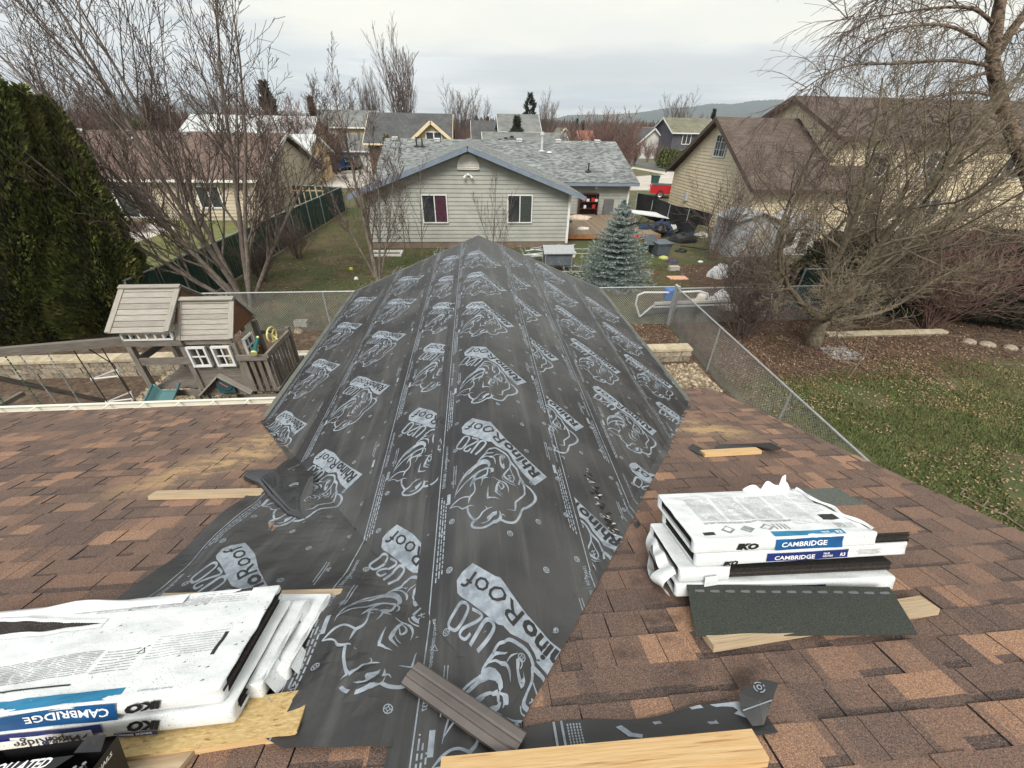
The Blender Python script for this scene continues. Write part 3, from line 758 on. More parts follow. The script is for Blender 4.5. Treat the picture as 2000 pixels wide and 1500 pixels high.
class Bundle:
    """wrapped bundle of shingles; local frame: a along, b across (b=0 nearest the camera), c up"""
    def __init__(s,org,ea,eb,ec,la,lb,lc,amp=.006,seed=1,core=None,slots=(True,True)):
        s.o=Vector(org);s.ea,s.eb,s.ec=[Vector(e).normalized() for e in(ea,eb,ec)];s.la,s.lb,s.lc,s.amp,s.seed=la,lb,lc,amp,seed;s.slots=slots
    def W(s,a,b,c): return s.o+s.ea*a+s.eb*b+s.ec*c
    def bump(s,a,b): return s.amp*(noise.noise((a*5+s.seed,b*9,1.7))+.5*noise.noise((a*14+s.seed,b*20,5.1))+.45*abs(noise.noise((a*9+b*7+s.seed,b*5-a*4,9.)))-.15)
    def top(s,a,b,h=0): return s.W(a,b,s.lc+s.bump(a,b)+h)
    def front(s,a,c,h=0): return s.W(a,-.004-s.bump(a,c+.7)-h,c)   # face towards the camera
    def core(s,mb,a0,a1,n=8,jit=.006,inset=.014):
        rnd=random.Random(s.seed+9);t=(s.lc-.020)/n
        for i in range(n):
            j=rnd.uniform(-jit,jit);k=rnd.uniform(-jit*.4,jit*.4)
            c0=s.W(a0+j,s.lb/2+k,.005+(i+.5)*t);c1=s.W(a1+j,s.lb/2+k,.005+(i+.5)*t)
            mb.bar(c0,c1,s.lb-2*inset,t*.86,s.ec,0,rnd.random())
    def wrap(s,mb,a0,a1,m=0,n=40,r=.010,close=.022,ends=(1,1),tear=None,topcut=None):
        """sleeve around b-c with rounded corners, ends turned in over a slot"""
        sec=[]
        def arc(cb,cc,q0):
            for k in range(4):
                q=q0+k/3*math.pi/2;sec.append((cb+math.cos(q)*r,cc+math.sin(q)*r,0))
        nb=26;nc=3;lb,lc=s.lb,s.lc
        arc(lb-r,lc-r,0)
        for k in range(1,nb): sec.append((lb-r-(lb-2*r)*k/nb,lc,1))
        arc(r,lc-r,math.pi/2)
        for k in range(1,nc): sec.append((0,lc-r-(lc-2*r)*k/nc,2))
        arc(r,r,math.pi)
        for k in range(1,nb): sec.append((r+(lb-2*r)*k/nb,0,0))
        arc(lb-r,r,3*math.pi/2)
        for k in range(1,nc): sec.append((lb,r+(lc-2*r)*k/nc,0))
        ns=len(sec);base=len(mb.v);cols=[]
        al=[a0+(a1-a0)*i/n for i in range(n+1)]
        def ring(a,shr,da):
            for b,c,f in sec:
                w=1-shr
                cb=lb/2+(b-lb/2)*w;cc=lc/2+(c-lc/2)*(w if shr<.3 else w*.9)
                h=s.bump(a,b if f!=2 else c+.7)
                if f==1: cc+=h
                elif f==2: cb-=h+.002
                e=tear(a,b) if tear else 0
                mb.v.append(tuple(s.W(a+da+e,cb,cc)))
        rows=0
        if ends[0]:
            for shr,da in((.20,.004),(.12,-.010),(.04,-.008)): ring(a0,shr,da);rows+=1
        for a in al: ring(a,0,0);rows+=1
        if ends[1]:
            for shr,da in((.04,.008),(.12,.010),(.22,-.004)): ring(a1,shr,da);rows+=1
        for i in range(rows-1):
            for j in range(ns):
                j2=(j+1)%ns
                if topcut and topcut(i,rows,sec[j]): continue
                mb.f.append((base+i*ns+j,base+i*ns+j2,base+(i+1)*ns+j2,base+(i+1)*ns+j));mb.m.append(m);mb.u.append([(0,0)]*4);mb.t.append(.5)
    def onface(s,mb,tris,fn,a0,b0,sc=1,flip=1,m=1,h=.0012,rot=0):
        """flat triangles laid on a face; flip=-1 turns the lettering upside down"""
        c,d=math.cos(rot),math.sin(rot)
        for t in tris:
            P=[fn(a0+flip*(p[0]*c-p[1]*d)*sc,b0+flip*(p[0]*d+p[1]*c)*sc,h) for p in t];mb.face(P,m)
    def rectf(s,mb,fn,a0,a1,b0,b1,m,h=.001,n=6,k=2):
        for i in range(n):
            for j in range(k):
                x0=a0+(a1-a0)*i/n;x1=a0+(a1-a0)*(i+1)/n;y0=b0+(b1-b0)*j/k;y1=b0+(b1-b0)*(j+1)/k
                mb.face([fn(x0,y0,h),fn(x1,y0,h),fn(x1,y1,h),fn(x0,y1,h)],m)
    def lines(s,mb,fn,a0,a1,b0,b1,n,m=1,rnd=None,wd=.0024,slope=0,gap=True):
        rnd=rnd or random.Random(5)
        for i in range(n):
            b=b0+(b1-b0)*(i+.5)/n;a=a0
            while a<a1:
                l=rnd.uniform(.02,.07);e=min(a+l,a1)
                q=slope*(a-a0);q2=slope*(e-a0)
                mb.face([fn(a,b+q,.0012),fn(e,b+q2,.0012),fn(e,b+wd+q2,.0012),fn(a,b+wd+q,.0012)],m);a=e+(rnd.uniform(.003,.008) if gap else 0)
WM=[m_wrap,m_grey_ink,m_black_ink,m_blue,m_teal,m_navy,m_wtxt]
nrm=Vector((0,SM,CM));dx=Vector((1,0,0));dn=Vector((0,CM,-SM))     # dn: down the slope, away from the camera
def rot_in_plane(ang): 
    q=Matrix.Rotation(ang,3,nrm);return q@dx,q@dn
IKO=glyphs('IKO',.052,.0035,.25,'LEFT',1.35);CAM=glyphs('CAMBRIDGE',.045,.001,0,'LEFT',1.15);TRU=glyphs('TRUE\nSQUARE',.024,.0006)
HIPR=glyphs('Hip&Ridge 12',.060,.0003,0,'LEFT',1.0);R3=glyphs('R3',.035,.001);WARN=glyphs('! WARNING  ! AVERTISSEMENT',.016,.0003);PERF=glyphs('Proven Performance',.018,0);SHG=glyphs('SHINGLES  BARDEAUX',.018,.0005)
def bundle_thing(B,name,label,group,a0,a1,**k):
    """empty + core + wrapper"""
    t=thing(name,label,'shingle bundle',B.W(B.la/2,B.lb/2,0),group)
    return t
# right stack: four bundles, the lower ones slid towards the left
G1='shingle bundles stacked on the right'
ea,eb=rot_in_plane(R(-1.5))
def RB(x,s,h,la=1.04,lb=.40,lc=.075,ang=-1.5,seed=1,amp=.004):
    ea,eb=rot_in_plane(R(ang));return Bundle(mr(x,s,h),ea,eb,nrm,la,lb,lc,amp,seed)
specs=[(.985,3.965,.05,-3.,'bottom bundle of the right stack, slid out to the left, wrap peeling off'),
       (1.00,3.955,.132,-2.,'third bundle down in the right stack, its black shingle edges bare in front'),
       (1.075,3.95,.214,-1.,'second bundle down in the right stack, with a navy label stripe'),
       (1.06,3.955,.296,-1.6,'top bundle of the right stack, torn white wrap and bare shingles at its end')]
for i,(x,s_,h,ang,lab) in enumerate(specs):
    B=RB(x,s_,h,la=1.12 if i<3 else 1.13,lb=.41 if i<3 else .46,ang=ang,seed=10+i,amp=.006 if i<3 else .009)
    t=bundle_thing(B,'shingle_bundle',lab,G1,0,1)
    mb=MB();B.core(mb,.0,B.la,9,.007)
    mb.build('shingles',m_core,t)
    mb=MB()
    if i==3:
        # wrapper ends raggedly before the right end
        B.wrap(mb,-.012,.93,0,80,ends=(1,0),tear=lambda a,b:(.018*math.sin(b*19)+.010*math.sin(b*53+1)-.10*(b/.46))*max(0,(a-.7)/.23)**3)
    elif i==1: B.wrap(mb,-.01,.24,0,14,ends=(1,0),tear=lambda a,b:.03*math.sin(b*30)*max(0,a/.24)**2)
    elif i==0: B.wrap(mb,-.012,1.13,0,44)
    else: B.wrap(mb,-.005,1.125,0,44,r=.009)
    if i==2:
        B.rectf(mb,B.front,.36,.80,.012,.060,5,.003,10);B.onface(mb,CAM,B.front,.40,.020,.75,1,6,.0045);B.onface(mb,TRU,B.front,.66,.038,.62,1,6,.0045);B.onface(mb,R3,B.front,.755,.022,.8,1,6,.0045)
        B.onface(mb,IKO,B.front,.13,.004,.62,1,2,.003);B.lines(mb,B.front,.86,.98,.02,.05,4)
        # long dark opening above the label where the wrap has split
    if i==3:
        B.onface(mb,IKO,B.front,.20,.018,.86,1,2,.003)
        B.rectf(mb,B.front,.40,.76,.004,.066,3,.003,10);B.onface(mb,CAM,B.front,.43,.022,.85,1,6,.0045);B.rectf(mb,B.top,.40,.78,.006,.045,4,.0015,12)
        B.onface(mb,TRU,lambda a,b,h:B.top(a,b,h),.66,.020,.7,1,6,.0025);B.onface(mb,R3,lambda a,b,h:B.top(a,b,h),.735,.012,.8,1,6,.0025)
        rr=random.Random(4)
        for k,(a0,a1) in enumerate(((.10,.24),(.26,.40),(.42,.56))):
            B.lines(mb,B.top,a0,a1,.155,.38,22,1,rr,.0028)
        B.lines(mb,B.top,.58,.72,.10,.385,24,1,rr,.0022);B.lines(mb,B.top,.74,.90,.20,.385,13,1,rr,.002)
        B.rectf(mb,B.top,.055,.115,.045,.068,2,.0015);B.lines(mb,B.top,.10,.58,.128,.145,2,2,rr,.003)
        for k in range(3):      # little installation diagrams
            a=.16+.105*k;q=[(a,.082),(a+.04,.110),(a+.08,.082),(a+.04,.054)]
            mb.face([B.top(x,y,.0015) for x,y in q],1);mb.face([B.top(a+.04+(x-a-.04)*.55,.082+(y-.082)*.55,.0025) for x,y in q],0)
        for k in range(4): B.rectf(mb,B.top,.45+k*.022,.458+k*.022,.06,.108,1,.0013,1,3)
        mb2=MB();B.rectf(mb,B.top,.76,.85,.13,.175,2,.0015);B.lines(mb,B.top,.78,.84,.055,.10,7,2,rr,.002);B.lines(mb,B.top,.845,.885,.055,.10,7,1,rr,.002)
    if i==1:
        B.rectf(mb,B.front,.10,.17,-.01,.05,0,.02)
    w=mb.build('wrapper',WM,t,smooth=False)
    for p in w.data.polygons:
        if p.material_index==0:p.use_smooth=True
    if i==0:
        mb=MB();B.rectf(mb,B.front,.58,.76,.02,.055,5,.003);mb.build('label_stripe',[m_wrap,m_grey_ink,m_black_ink,m_blue,m_teal,m_navy],t)
    if i==3:
        # bare top shingle with its grey granule stripe at the right end
        mb=MB()
        mb.face([B.W(.86,.004,B.lc-.006),B.W(1.132,.004,B.lc-.006),B.W(1.125,.26,B.lc-.006),B.W(.86,.26,B.lc-.006)],0,None,.5)
        mb.face([B.W(.86,.26,B.lc-.006),B.W(1.125,.26,B.lc-.006),B.W(1.118,.455,B.lc-.006),B.W(.86,.455,B.lc-.006)],1)
        mb.build('top_shingle',[m_shingle,mat('dark_granule_strip',C(70,76,72),C(96,100,94),scale=160,rough=.9,detail=2)],t)
        # torn plastic lip at the back
        mb=MB()
        def lip(u,v):
            a=.52+.32*u;z=.012+.045*math.sin(math.pi*u)**.6*v*(1+.5*math.sin(u*17))+(.05*v if .68<u<.80 else 0)
            return B.W(a+.02*v*math.sin(u*11),B.lb-.01+.018*v*math.cos(u*9),B.lc-.012+z)
        mb.grid(lip,30,5,0)
        def lip2(u,v):
            return B.W(.925+.012*math.sin(u*15)-.10*u+.02*v,.02+.42*u,B.lc+.004+.022*v*(1-.3*math.sin(u*23))*math.sin(math.pi*(.15+.85*v)))
        mb.grid(lip2,30,6,0);mb.build('torn_flap',m_wrap,t,smooth=True)
    if i==0:
        # peeling wrap at the left end
        mb=MB()
        def pl(u,v): return B.W(-.02-.10*math.sin(math.pi*v*.9)*(.6+.4*math.sin(u*5)),.02+u*.36,.13-.14*v+.01*math.sin(u*19))
        mb.grid(pl,22,10,0)
        mb.v=mb.v;keep=[k for k,f in enumerate(mb.f) if not (5<=k//10<=15 and 2<=k%10<=6)]
        mb.f=[mb.f[k] for k in keep];mb.m=[mb.m[k] for k in keep];mb.u=[mb.u[k] for k in keep];mb.t=[mb.t[k] for k in keep]
        mb.build('peeling_wrap',m_wrap,t,smooth=True)
# starter shingle leaning against the stack
m_starter=mat('dark_green_granules',C(38,42,38),C(62,66,60),scale=260,rough=.9,bump=.4,bscale=260,detail=2,lo=.42,hi=.60)
m_dash=mat('sealant_dashes',C(88,90,94),C(98,100,104),scale=20,rough=.5)
p=[onroof(1357,1251,.02),onroof(1790,1246,.02),onroof(1735,1155,.10),onroof(1340,1150,.10)]
q=[mr(p[0][0],p[0][1],.045),mr(p[1][0],p[1][1],.040),mr(p[2][0],p[2][1]+.0,.125),mr(p[3][0],p[3][1]+.0,.125)]
st=MB()
def sg(u,v):
    a=q[0].lerp(q[1],u);b=q[3].lerp(q[2],u);r=a.lerp(b,v);return r+nrm*(.006*math.sin(v*2.6+.3)+.003*noise.noise((u*6,v*2,0)))
n_s=24
st.grid(sg,n_s,8,0);st.grid(lambda u,v:sg(u,v)-nrm*.005,n_s,8,0)
for i in range(n_s):
    for vv in(0,1):
        st.face([sg(i/n_s,vv),sg((i+1)/n_s,vv),sg((i+1)/n_s,vv)-nrm*.005,sg(i/n_s,vv)-nrm*.005],0)
for vv in range(8):
    for u in(0,1): st.face([sg(u,vv/8),sg(u,(vv+1)/8),sg(u,(vv+1)/8)-nrm*.005,sg(u,vv/8)-nrm*.005],0)
for k in range(13):
    a=.035+k*.075
    for j in range(5):
        x0,x1=a+.046*j/5,a+.046*(j+1)/5;e0=.030*math.sqrt(max(0,1-(2*(j/5)-1)**2*.6)); 
        st.face([sg(x0,.855-e0)+nrm*.0012,sg(x1,.855-e0)+nrm*.0012,sg(x1,.855+e0)+nrm*.0012,sg(x0,.855+e0)+nrm*.0012],1)
tag(st.build('starter_shingle',[m_starter,m_dash]),'dark granule starter shingle leaning on the front of the right stack','shingle')
# left stack
G2='shingle bundles stacked on the left'
LS=[(-.955,4.400,.062,1.62,1.2,'lower bundle of the left stack, upside-down label along its front'),(-.985,4.385,.142,1.62,2.2,'top bundle of the left stack, white wrap split open over black shingles')]
ntilt=nrm
for i,(x,s_,h,la,ang,lab) in enumerate(LS):
    ea,eb=rot_in_plane(R(ang));B=Bundle(mr(x,s_,h)-ea*la,ea,eb,nrm,la,.52,.076,.007 if i==0 else .010,20+i)
    t=bundle_thing(B,'shingle_bundle',lab,G2,0,1);mb=MB();B.core(mb,0,la,8,.006);mb.build('shingles',m_core,t)
    mb=MB();E=la
    if i==1:
        def cut(ii,rows,sc):
            if sc[2]!=1: return False
            a=(ii/rows)*la;b=sc[0]; mid=.395;hw=.045*min(1,max(0,(.92-a)/.42))
            return abs(b-mid)<hw and a<.92
        B.wrap(mb,0,la-.006,0,80,r=.011)
        B.onface(mb,IKO,B.front,E-.195,.058,.9,-1,2,.003)
        B.rectf(mb,B.front,.2,E-.34,.002,.070,3,.003,14);B.rectf(mb,B.top,.2,E-.345,.006,.050,4,.0015,20)
        B.onface(mb,CAM,B.front,E-.36,.056,.95,-1,6,.0045);B.onface(mb,TRU,B.front,E-.80,.058,.9,-1,6,.0045)
        rr=random.Random(9)
        B.lines(mb,B.top,E-1.05,E-.55,.10,.20,12,1,rr,.003,.06);B.rectf(mb,B.top,E-1.0,E-.56,.085,.092,2,.0014,12,1)
        B.lines(mb,B.top,E-.53,E-.40,.12,.22,8,1,rr,.003,.05);B.lines(mb,B.top,E-.37,E-.10,.16,.27,9,1,rr,.0018,.02)
        B.rectf(mb,B.top,E-.115,E-.10,.15,.26,2,.0015,1,6)
        B.lines(mb,B.top,E-.75,E-.50,.435,.50,8,1,rr,.0022);B.lines(mb,B.top,E-.49,E-.28,.43,.505,9,1,rr,.0022);B.lines(mb,B.top,E-.27,E-.12,.43,.50,5,1,rr,.0018)
        B.rectf(mb,B.top,E-.75,E-.45,.503,.510,2,.0015,8,1);B.rectf(mb,B.top,E-.21,E-.12,.496,.510,2,.0015,2,1)
        # warning triangles and box outlines
        for (a,b,r) in ((E-.40,.205,.018),(E-.78,.47,.016)):
            for k in range(3):
                q0,q1=[math.pi/2+2*math.pi*z/3 for z in(k,k+1)]
                mb.face([B.top(a+math.cos(q0)*r,b+math.sin(q0)*r,.0014),B.top(a+math.cos(q1)*r,b+math.sin(q1)*r,.0014),B.top(a+math.cos(q1)*r*.72,b+math.sin(q1)*r*.72,.0014),B.top(a+math.cos(q0)*r*.72,b+math.sin(q0)*r*.72,.0014)],2)
        B.onface(mb,PERF,B.top,E-.17,.030,.8,-1,1,.0014)
        # scuffs of asphalt
        for k in range(34):
            a=E-rr.random()**1.5*.9;b=rr.uniform(.02,.5);l=rr.uniform(.004,.02);mb.face([B.top(a,b,.0015),B.top(a+l,b+.002,.0015),B.top(a+l*.7,b+.006,.0015)],2)
    else:
        B.wrap(mb,0,la+.0,0,64,r=.009)
        B.onface(mb,IKO,B.front,E-.235,.060,.9,-1,2,.003)
        B.rectf(mb,B.front,.2,E-.20-.23,.034,.074,5,.003,14);B.rectf(mb,B.front,E-.72,E-.46,.006,.058,0,.0045,6);B.rectf(mb,B.front,.0,E-.66,.002,.05,0,.0045,6)
        B.onface(mb,HIPR,B.front,E-.50,.046,.82,-1,2,.006)
        for k in range(9):
            a=E-.62+.015*k;mb.face([B.front(a,.012+.004*(k%3),.0065),B.front(a+.02,.030+.01*(k%2),.0065),B.front(a+.028,.048,.0065),B.front(a+.006,.028,.0065)],2 if k%2 else 5)
        B.rectf(mb,B.front,E-.40,E-.25,.003,.020,5,.003,4);B.onface(mb,SHG,B.front,E-.27,.017,.7,-1,6,.0045)
    w=mb.build('wrapper',WM,t)
    for p_ in w.data.polygons:
        if p_.material_index==0:p_.use_smooth=True
    if i==1:
        mb=MB()
        def lens(a): return .042*min(1,max(0,(.93-a)/.5))**.8
        n_=150
        for k in range(n_):
            a0,a1=.93*k/n_,.93*(k+1)/n_
            z=lambda k,sg:.0035*(1 if (k+(sg>0))%2 else -1)
            c0,c1=.392+.012*math.sin(a0*5),.392+.012*math.sin(a1*5)
            for j in range(4):
                f0,f1=-1+j*.5,-.5+j*.5
                q=[(a0,c0+lens(a0)*f0+(z(k,-1) if j==0 else 0)),(a1,c1+lens(a1)*f0+(z(k+1,-1) if j==0 else 0)),(a1,c1+lens(a1)*f1+(z(k+1,1) if j==3 else 0)),(a0,c0+lens(a0)*f1+(z(k,1) if j==3 else 0))]
                mb.face([B.top(x,y,.0022) for x,y in q],0)
        mb.build('exposed_shingle',mat('black_granules',(.016,.014,.013),(.06,.05,.045),scale=190,rough=.95,detail=2,bump=.6,bscale=190,lo=.42,hi=.62),t)
        mb=MB()     # lifted torn lips of the wrap on either side of the opening
        for sg in(-1,1):
            mb.grid(lambda u,v,sg=sg:(lambda a:B.top(a,.392+.012*math.sin(a*5)+sg*(lens(a)+.001+.022*v),.003+.010*math.sin(math.pi*min(1,v*1.2))*(.6+.5*math.sin(a*23+sg))*min(1,(.95-a)*4)))(.95*u),70,5,0)
        mb.build('torn_lip',m_wrap,t,smooth=True)
        mb=MB()     # rucked plastic along the far edge
        mb.grid(lambda u,v:B.W(la-1.35+.95*u,B.lb-.012-.055*v,B.lc+.002+.028*math.sin(math.pi*u)**2*math.sin(math.pi*min(1,v*1.15))*(1+.4*math.sin(u*14))),46,10,0)
        mb.build('rucked_wrap',m_wrap,t,smooth=True)
# lower loose bundles at the right end of the left stack: slumped wraps with slots
for i,(x,s_,h,lab) in enumerate(((-.905,4.30,.045,'slumped bundle end with a dark slot, leaning out of the left stack'),(-.845,4.22,.02,'lowest crumpled bundle end beside the loose felt, under the left stack'))):
    ea,eb=rot_in_plane(R(-2-3*i));B=Bundle(mr(x,s_,h)-ea*.6,ea,eb,nrm,.6,.44-.02*i,.07,.008,30+i)
    t=bundle_thing(B,'shingle_bundle',lab,G2,0,1);mb=MB();B.core(mb,0,.595,7,.008);mb.build('shingles',m_core,t)
    mb=MB();B.wrap(mb,.0,.6,0,24,r=.008)
    def drape(u,v,B=B,i=i): return B.W(.60+.045*v+.012*math.sin(u*9+i)*v,.02+u*(B.lb-.04),B.lc+.008-.085*v-.006*math.sin(u*12+i))
    mb.grid(drape,24,5,0);keep=[k for k in range(len(mb.f)) if k<len(mb.f)-120 or not(6<=((k-(len(mb.f)-120))//5)<=17 and 1<=(k-(len(mb.f)-120))%5<=2)]
    mb.f=[mb.f[k] for k in keep];mb.m=[mb.m[k] for k in keep];mb.u=[mb.u[k] for k in keep];mb.t=[mb.t[k] for k in keep]
    mb.build('wrapper',m_wrap,t,smooth=True)
# ---- nail box
m_box=mat('black_printed_card',C(22,22,25),C(30,30,33),scale=5,rough=.45);m_card=mat('brown_cardboard',C(150,120,84),C(170,138,98),scale=20,rough=.9);m_redink=mat('red_ink',C(190,25,30),rough=.4)
a=onroof(224,1449,.21);t=thing('nail_box','black cardboard box of collated nails with a torn open lid','nail box',mr(a[0]-.2,a[1]+.1,0))
ea,eb=rot_in_plane(R(2));hb=.21;B=Bundle(mr(a[0],a[1]+.17,0)-ea*.34,ea,eb,nrm,.34,.19,hb,.0,40)
mb=MB();o_=B.W
mb.face([o_(0,0,0),o_(.34,0,0),o_(.34,0,hb),o_(0,0,hb)],0);mb.face([o_(.34,0,0),o_(.34,.19,0),o_(.34,.19,hb),o_(.34,0,hb)],0);mb.face([o_(.34,.19,0),o_(0,.19,0),o_(0,.19,hb),o_(.34,.19,hb)],0);mb.face([o_(0,.19,0),o_(0,0,0),o_(0,0,hb),o_(0,.19,hb)],0)
mb.face([o_(0,0,0),o_(0,.19,0),o_(.34,.19,0),o_(.34,0,0)],0)
mb.face([o_(0,0,hb),o_(.23,0,hb),o_(.26,.05,hb),o_(.21,.10,hb),o_(.25,.145,hb),o_(0,.145,hb)],0)
COLT=glyphs('COLLATED\nROOFING NAILS',.042,.0012,.25);SID=glyphs('ROOFING NAILS',.02,.0006,.2)
ft=lambda a,b,h:o_(a,b,hb+h)
for tr in COLT:
    if max(p[0] for p in tr)<.235: mb.face([ft(.01+p[0]*.86,.118+p[1]*.95,.0012) for p in tr],1)
for tr in SID: mb.face([o_(.3412,.015+p[0]*.95,hb-.035+p[1]) for p in tr],1)
mb.face([o_(.3412,.02,.03),o_(.3412,.15,.03),o_(.3412,.15,.12),o_(.3412,.02,.12)],3);mb.face([ft(-.0,.10,.001),ft(.0,.14,.001),ft(.03,.12,.001)],3)
mb.build('carton',[m_box,m_wtxt,m_card,m_redink],t)
mb=MB()
mb.prism([o_(.245,.15,hb),o_(.275,.17,hb+.035),o_(.335,.165,hb+.04),o_(.335,.135,hb+.01)],nrm*.003,0);mb.build('torn_lid',[m_box,m_card],t);mb=MB();mb.prism([o_(.22,.03,hb+.002),o_(.25,.05,hb+.03),o_(.30,.04,hb+.035),o_(.335,.01,hb+.003)],nrm*.003,1)
mb.build('torn_lid',[m_box,m_card],t)
mb=MB()
for k in range(14):
    c0=o_(.25+.005*(k%5),.03+.009*k,.10+.006*(k%4));mb.tube([c0,c0+nrm*.06],.0022,5);mb.lathe(c0+nrm*.06,[(0,0),(.006,0),(.006,.002),(0,.002)],7,0,.5,nrm)
mb.build('nail_coil',m_galv,t)
# ---- grey metal flashing lying over the felt
m_flash=mat('grey_brown_flashing',C(96,90,88),C(108,101,98),scale=4,rough=.42,metal=.25)
pa,pb,pc,pd=[mr(*onroof(u,v,.05),.05) for u,v in((820,1297),(1030,1437),(1000,1480),(783,1325))]
t=MB();mid0=(pa+pd)/2;mid1=(pb+pc)/2;ax=(mid1-mid0).normalized();cr=nrm.cross(ax).normalized();wd=.105
if cr.dot(pa-pd)<0: cr=-cr
prof=[(wd/2,0),(wd/2-.008,.006),(.018,.008),(.010,.004),(.002,.008),(-.020,.009),(-.024,.002),(-.030,.004),(-wd/2,-.006),(-wd/2,-.018)]
L0=(mid1-mid0).length
for i in range(len(prof)-1):
    (b0,h0),(b1,h1)=prof[i],prof[i+1];n8=1
    for dh in(0,-.0015):
        t.face([mid0+cr*b0+nrm*(h0+dh),mid0+cr*b1+nrm*(h1+dh),mid0+ax*L0+cr*b1+nrm*(h1+dh),mid0+ax*L0+cr*b0+nrm*(h0+dh)])
tag(t.build('metal_flashing',m_flash),'grey brown bent metal flashing lying across the lower end of the felt','flashing')
# ---- felt scraps
def ribbon(name,label,fn,nu,nv,m=None,prints=None):
    mb=MB();mb.grid(fn,nu,nv,0)
    o=mb.build(name,[m_felt,m_print],smooth=True);return tag(o,label,'felt scrap')
x0,s0=onroof(1030,1448,.01);x1,s1=onroof(1500,1400,.02)
mb=MB()
def scr(u,v,h=0):
    x=x0-.25+(x1-x0+.25)*u;s=s0+.01-.10*u*0+(s1-s0-.01)*u+.11*v-.055+.01*math.sin(u*13)*(1-v)
    return mr(x,s,.012+.006*math.sin(u*9+v*3)+.012*u*u+h)
mb.grid(scr,60,6,0)
def band(pl,m=1):
    for tr in tessellate_polygon([[Vector((a,b,0)) for a,b in pl]]): mb.face([scr(*pl[i],.0015) for i in tr],m)
for a in(.30,.325): band([(a,0),(a+.008,0),(a+.008,1),(a,1)])
for k in range(5): 
    for r in range(9): band([(.345+.010*k,.08*r+.1),(.350+.010*k,.08*r+.1),(.350+.010*k,.08*r+.16),(.345+.010*k,.08*r+.16)])
band([(.50,.25),(.53,.62),(.57,.72),(.575,.60),(.545,.5),(.52,.2)]);band([(.62,.2),(.66,.85),(.685,.85),(.645,.2)]);band([(.76,0),(.80,.6),(.83,.6),(.80,0)]);band([(.83,.05),(.93,.5),(.97,.4),(.93,0)])
mb.build('felt_strip',[m_felt,m_print]);tag(bpy.data.objects['felt_strip'],'narrow torn felt strip pinned under the long two by four','felt scrap')
mb=MB()
ctr=[(1470,1418,.03),(1446,1385,.05),(1443,1352,.075),(1485,1326,.10),(1521,1333,.10),(1505,1375,.07),(1492,1415,.03)]
pp=[mr(*onroof(u,v,h),h) for u,v,h in ctr];cc=sum(pp,Vector())/len(pp)+nrm*.01
for i in range(len(pp)):
    j=(i+1)%len(pp);mb.face([cc,pp[i],pp[j]],0);mb.face([cc-nrm*.0015,pp[j]-nrm*.0015,pp[i]-nrm*.0015],0)
e1=(pp[4]-pp[1]).normalized();e2=nrm.cross(e1)
ccm=(pp[3]+pp[2]+pp[4]+cc)/4+nrm*.006
for rr,w_ in((.021,.004),(.010,.004)):
    for k in range(14):
        a,b=2*math.pi*k/14,2*math.pi*(k+1)/14
        if k%4==0 and rr>.015: continue
        mb.face([ccm+(e1*math.cos(z)+e2*math.sin(z))*q_ for z,q_ in((a,rr-w_),(a,rr),(b,rr),(b,rr-w_))],1)
m_=pp[1].lerp(pp[0],.2)+nrm*.004;n_=pp[5].lerp(pp[4],.1)+nrm*.004
mb.bar(m_+nrm*.006,n_+nrm*.004,.004,.001,nrm,1)
tag(mb.build('felt_scrap',[m_felt,m_print]),'curled pointed end of felt standing up behind the long two by four','felt scrap','torn felt scraps')
for lab,pts in (('small black felt scrap pinned under the short orange offcut',[(1345,878,.01),(1352,868,.03),(1380,882,.02),(1372,893,.01)]),
  ('flat felt scrap with faint marks right of the short orange offcut',[(1400,882,.01),(1403,870,.03),(1470,868,.02),(1505,866,.03),(1529,877,.02),(1512,882,.05),(1478,876,.02)]),
  ('crumpled black felt scrap at the corner of the right stack',[(1282,1048,.01),(1285,1028,.05),(1296,1036,.04),(1302,1046,.01)]),
  ('tiny felt tatter at the edge of the papered wing',[(1238,1027,.02),(1246,1018,.04),(1252,1027,.01),(1243,1034,.01)])):
    mb=MB();q=[mr(*onroof(u,v,h),h+.01) for u,v,h in pts];c_=sum(q,Vector())/len(q)+nrm*.012
    for i in range(len(q)):
        j=(i+1)%len(q);mb.face([c_,q[i],q[j]],0);mb.face([c_-nrm*.0015,q[j]-nrm*.0015,q[i]-nrm*.0015],0)
    tag(mb.build('felt_scrap',m_felt),lab,'felt scrap','torn felt scraps')
# folded-back corner of the loose felt: curled over so the glossy underside shows
def _poly(pts,u):
    x=u*(len(pts)-1);i=min(int(x),len(pts)-2);f=x-i;return pts[i].lerp(pts[i+1],f)
_FL=[mr(*onroof(a,b,h),h) for a,b,h in((474,926,.075),(500,938,.07),(524,966,.065),(560,1000,.055),(596,1014,.04),(628,1021,.02))]
_FR=[mr(*onroof(a,b,h),h) for a,b,h in((490,918,.10),(550,917,.085),(612,919,.07),(611,950,.06),(609,985,.05),(630,1019,.022))]
def foldpt(u,v):
    Lp=_poly(_FL,u);Rp=_poly(_FR,u);rad=.036*(1-u)+.008
    if v<.35:
        q=math.pi*(1-v/.35);side=(Rp-Lp);side=side.normalized() if side.length>1e-3 else dx
        return Lp-nrm*rad*(1-0)+side*rad*.9+(-side*math.sin(q)*rad*.9)+nrm*(-math.cos(q))*-rad*-1
    k=(v-.35)/.65
    return (Lp+ (Rp-Lp).normalized()*rad*.9*(1-k)).lerp(Rp,k)+nrm*(.006*math.sin(math.pi*k)+.004*math.sin(u*19+k*5))
mb=MB();mb.grid(foldpt,20,24,0);fo=mb.build('folded_corner',m_felt_under,bpy.data.objects['underlayment_strip.002'],smooth=True)
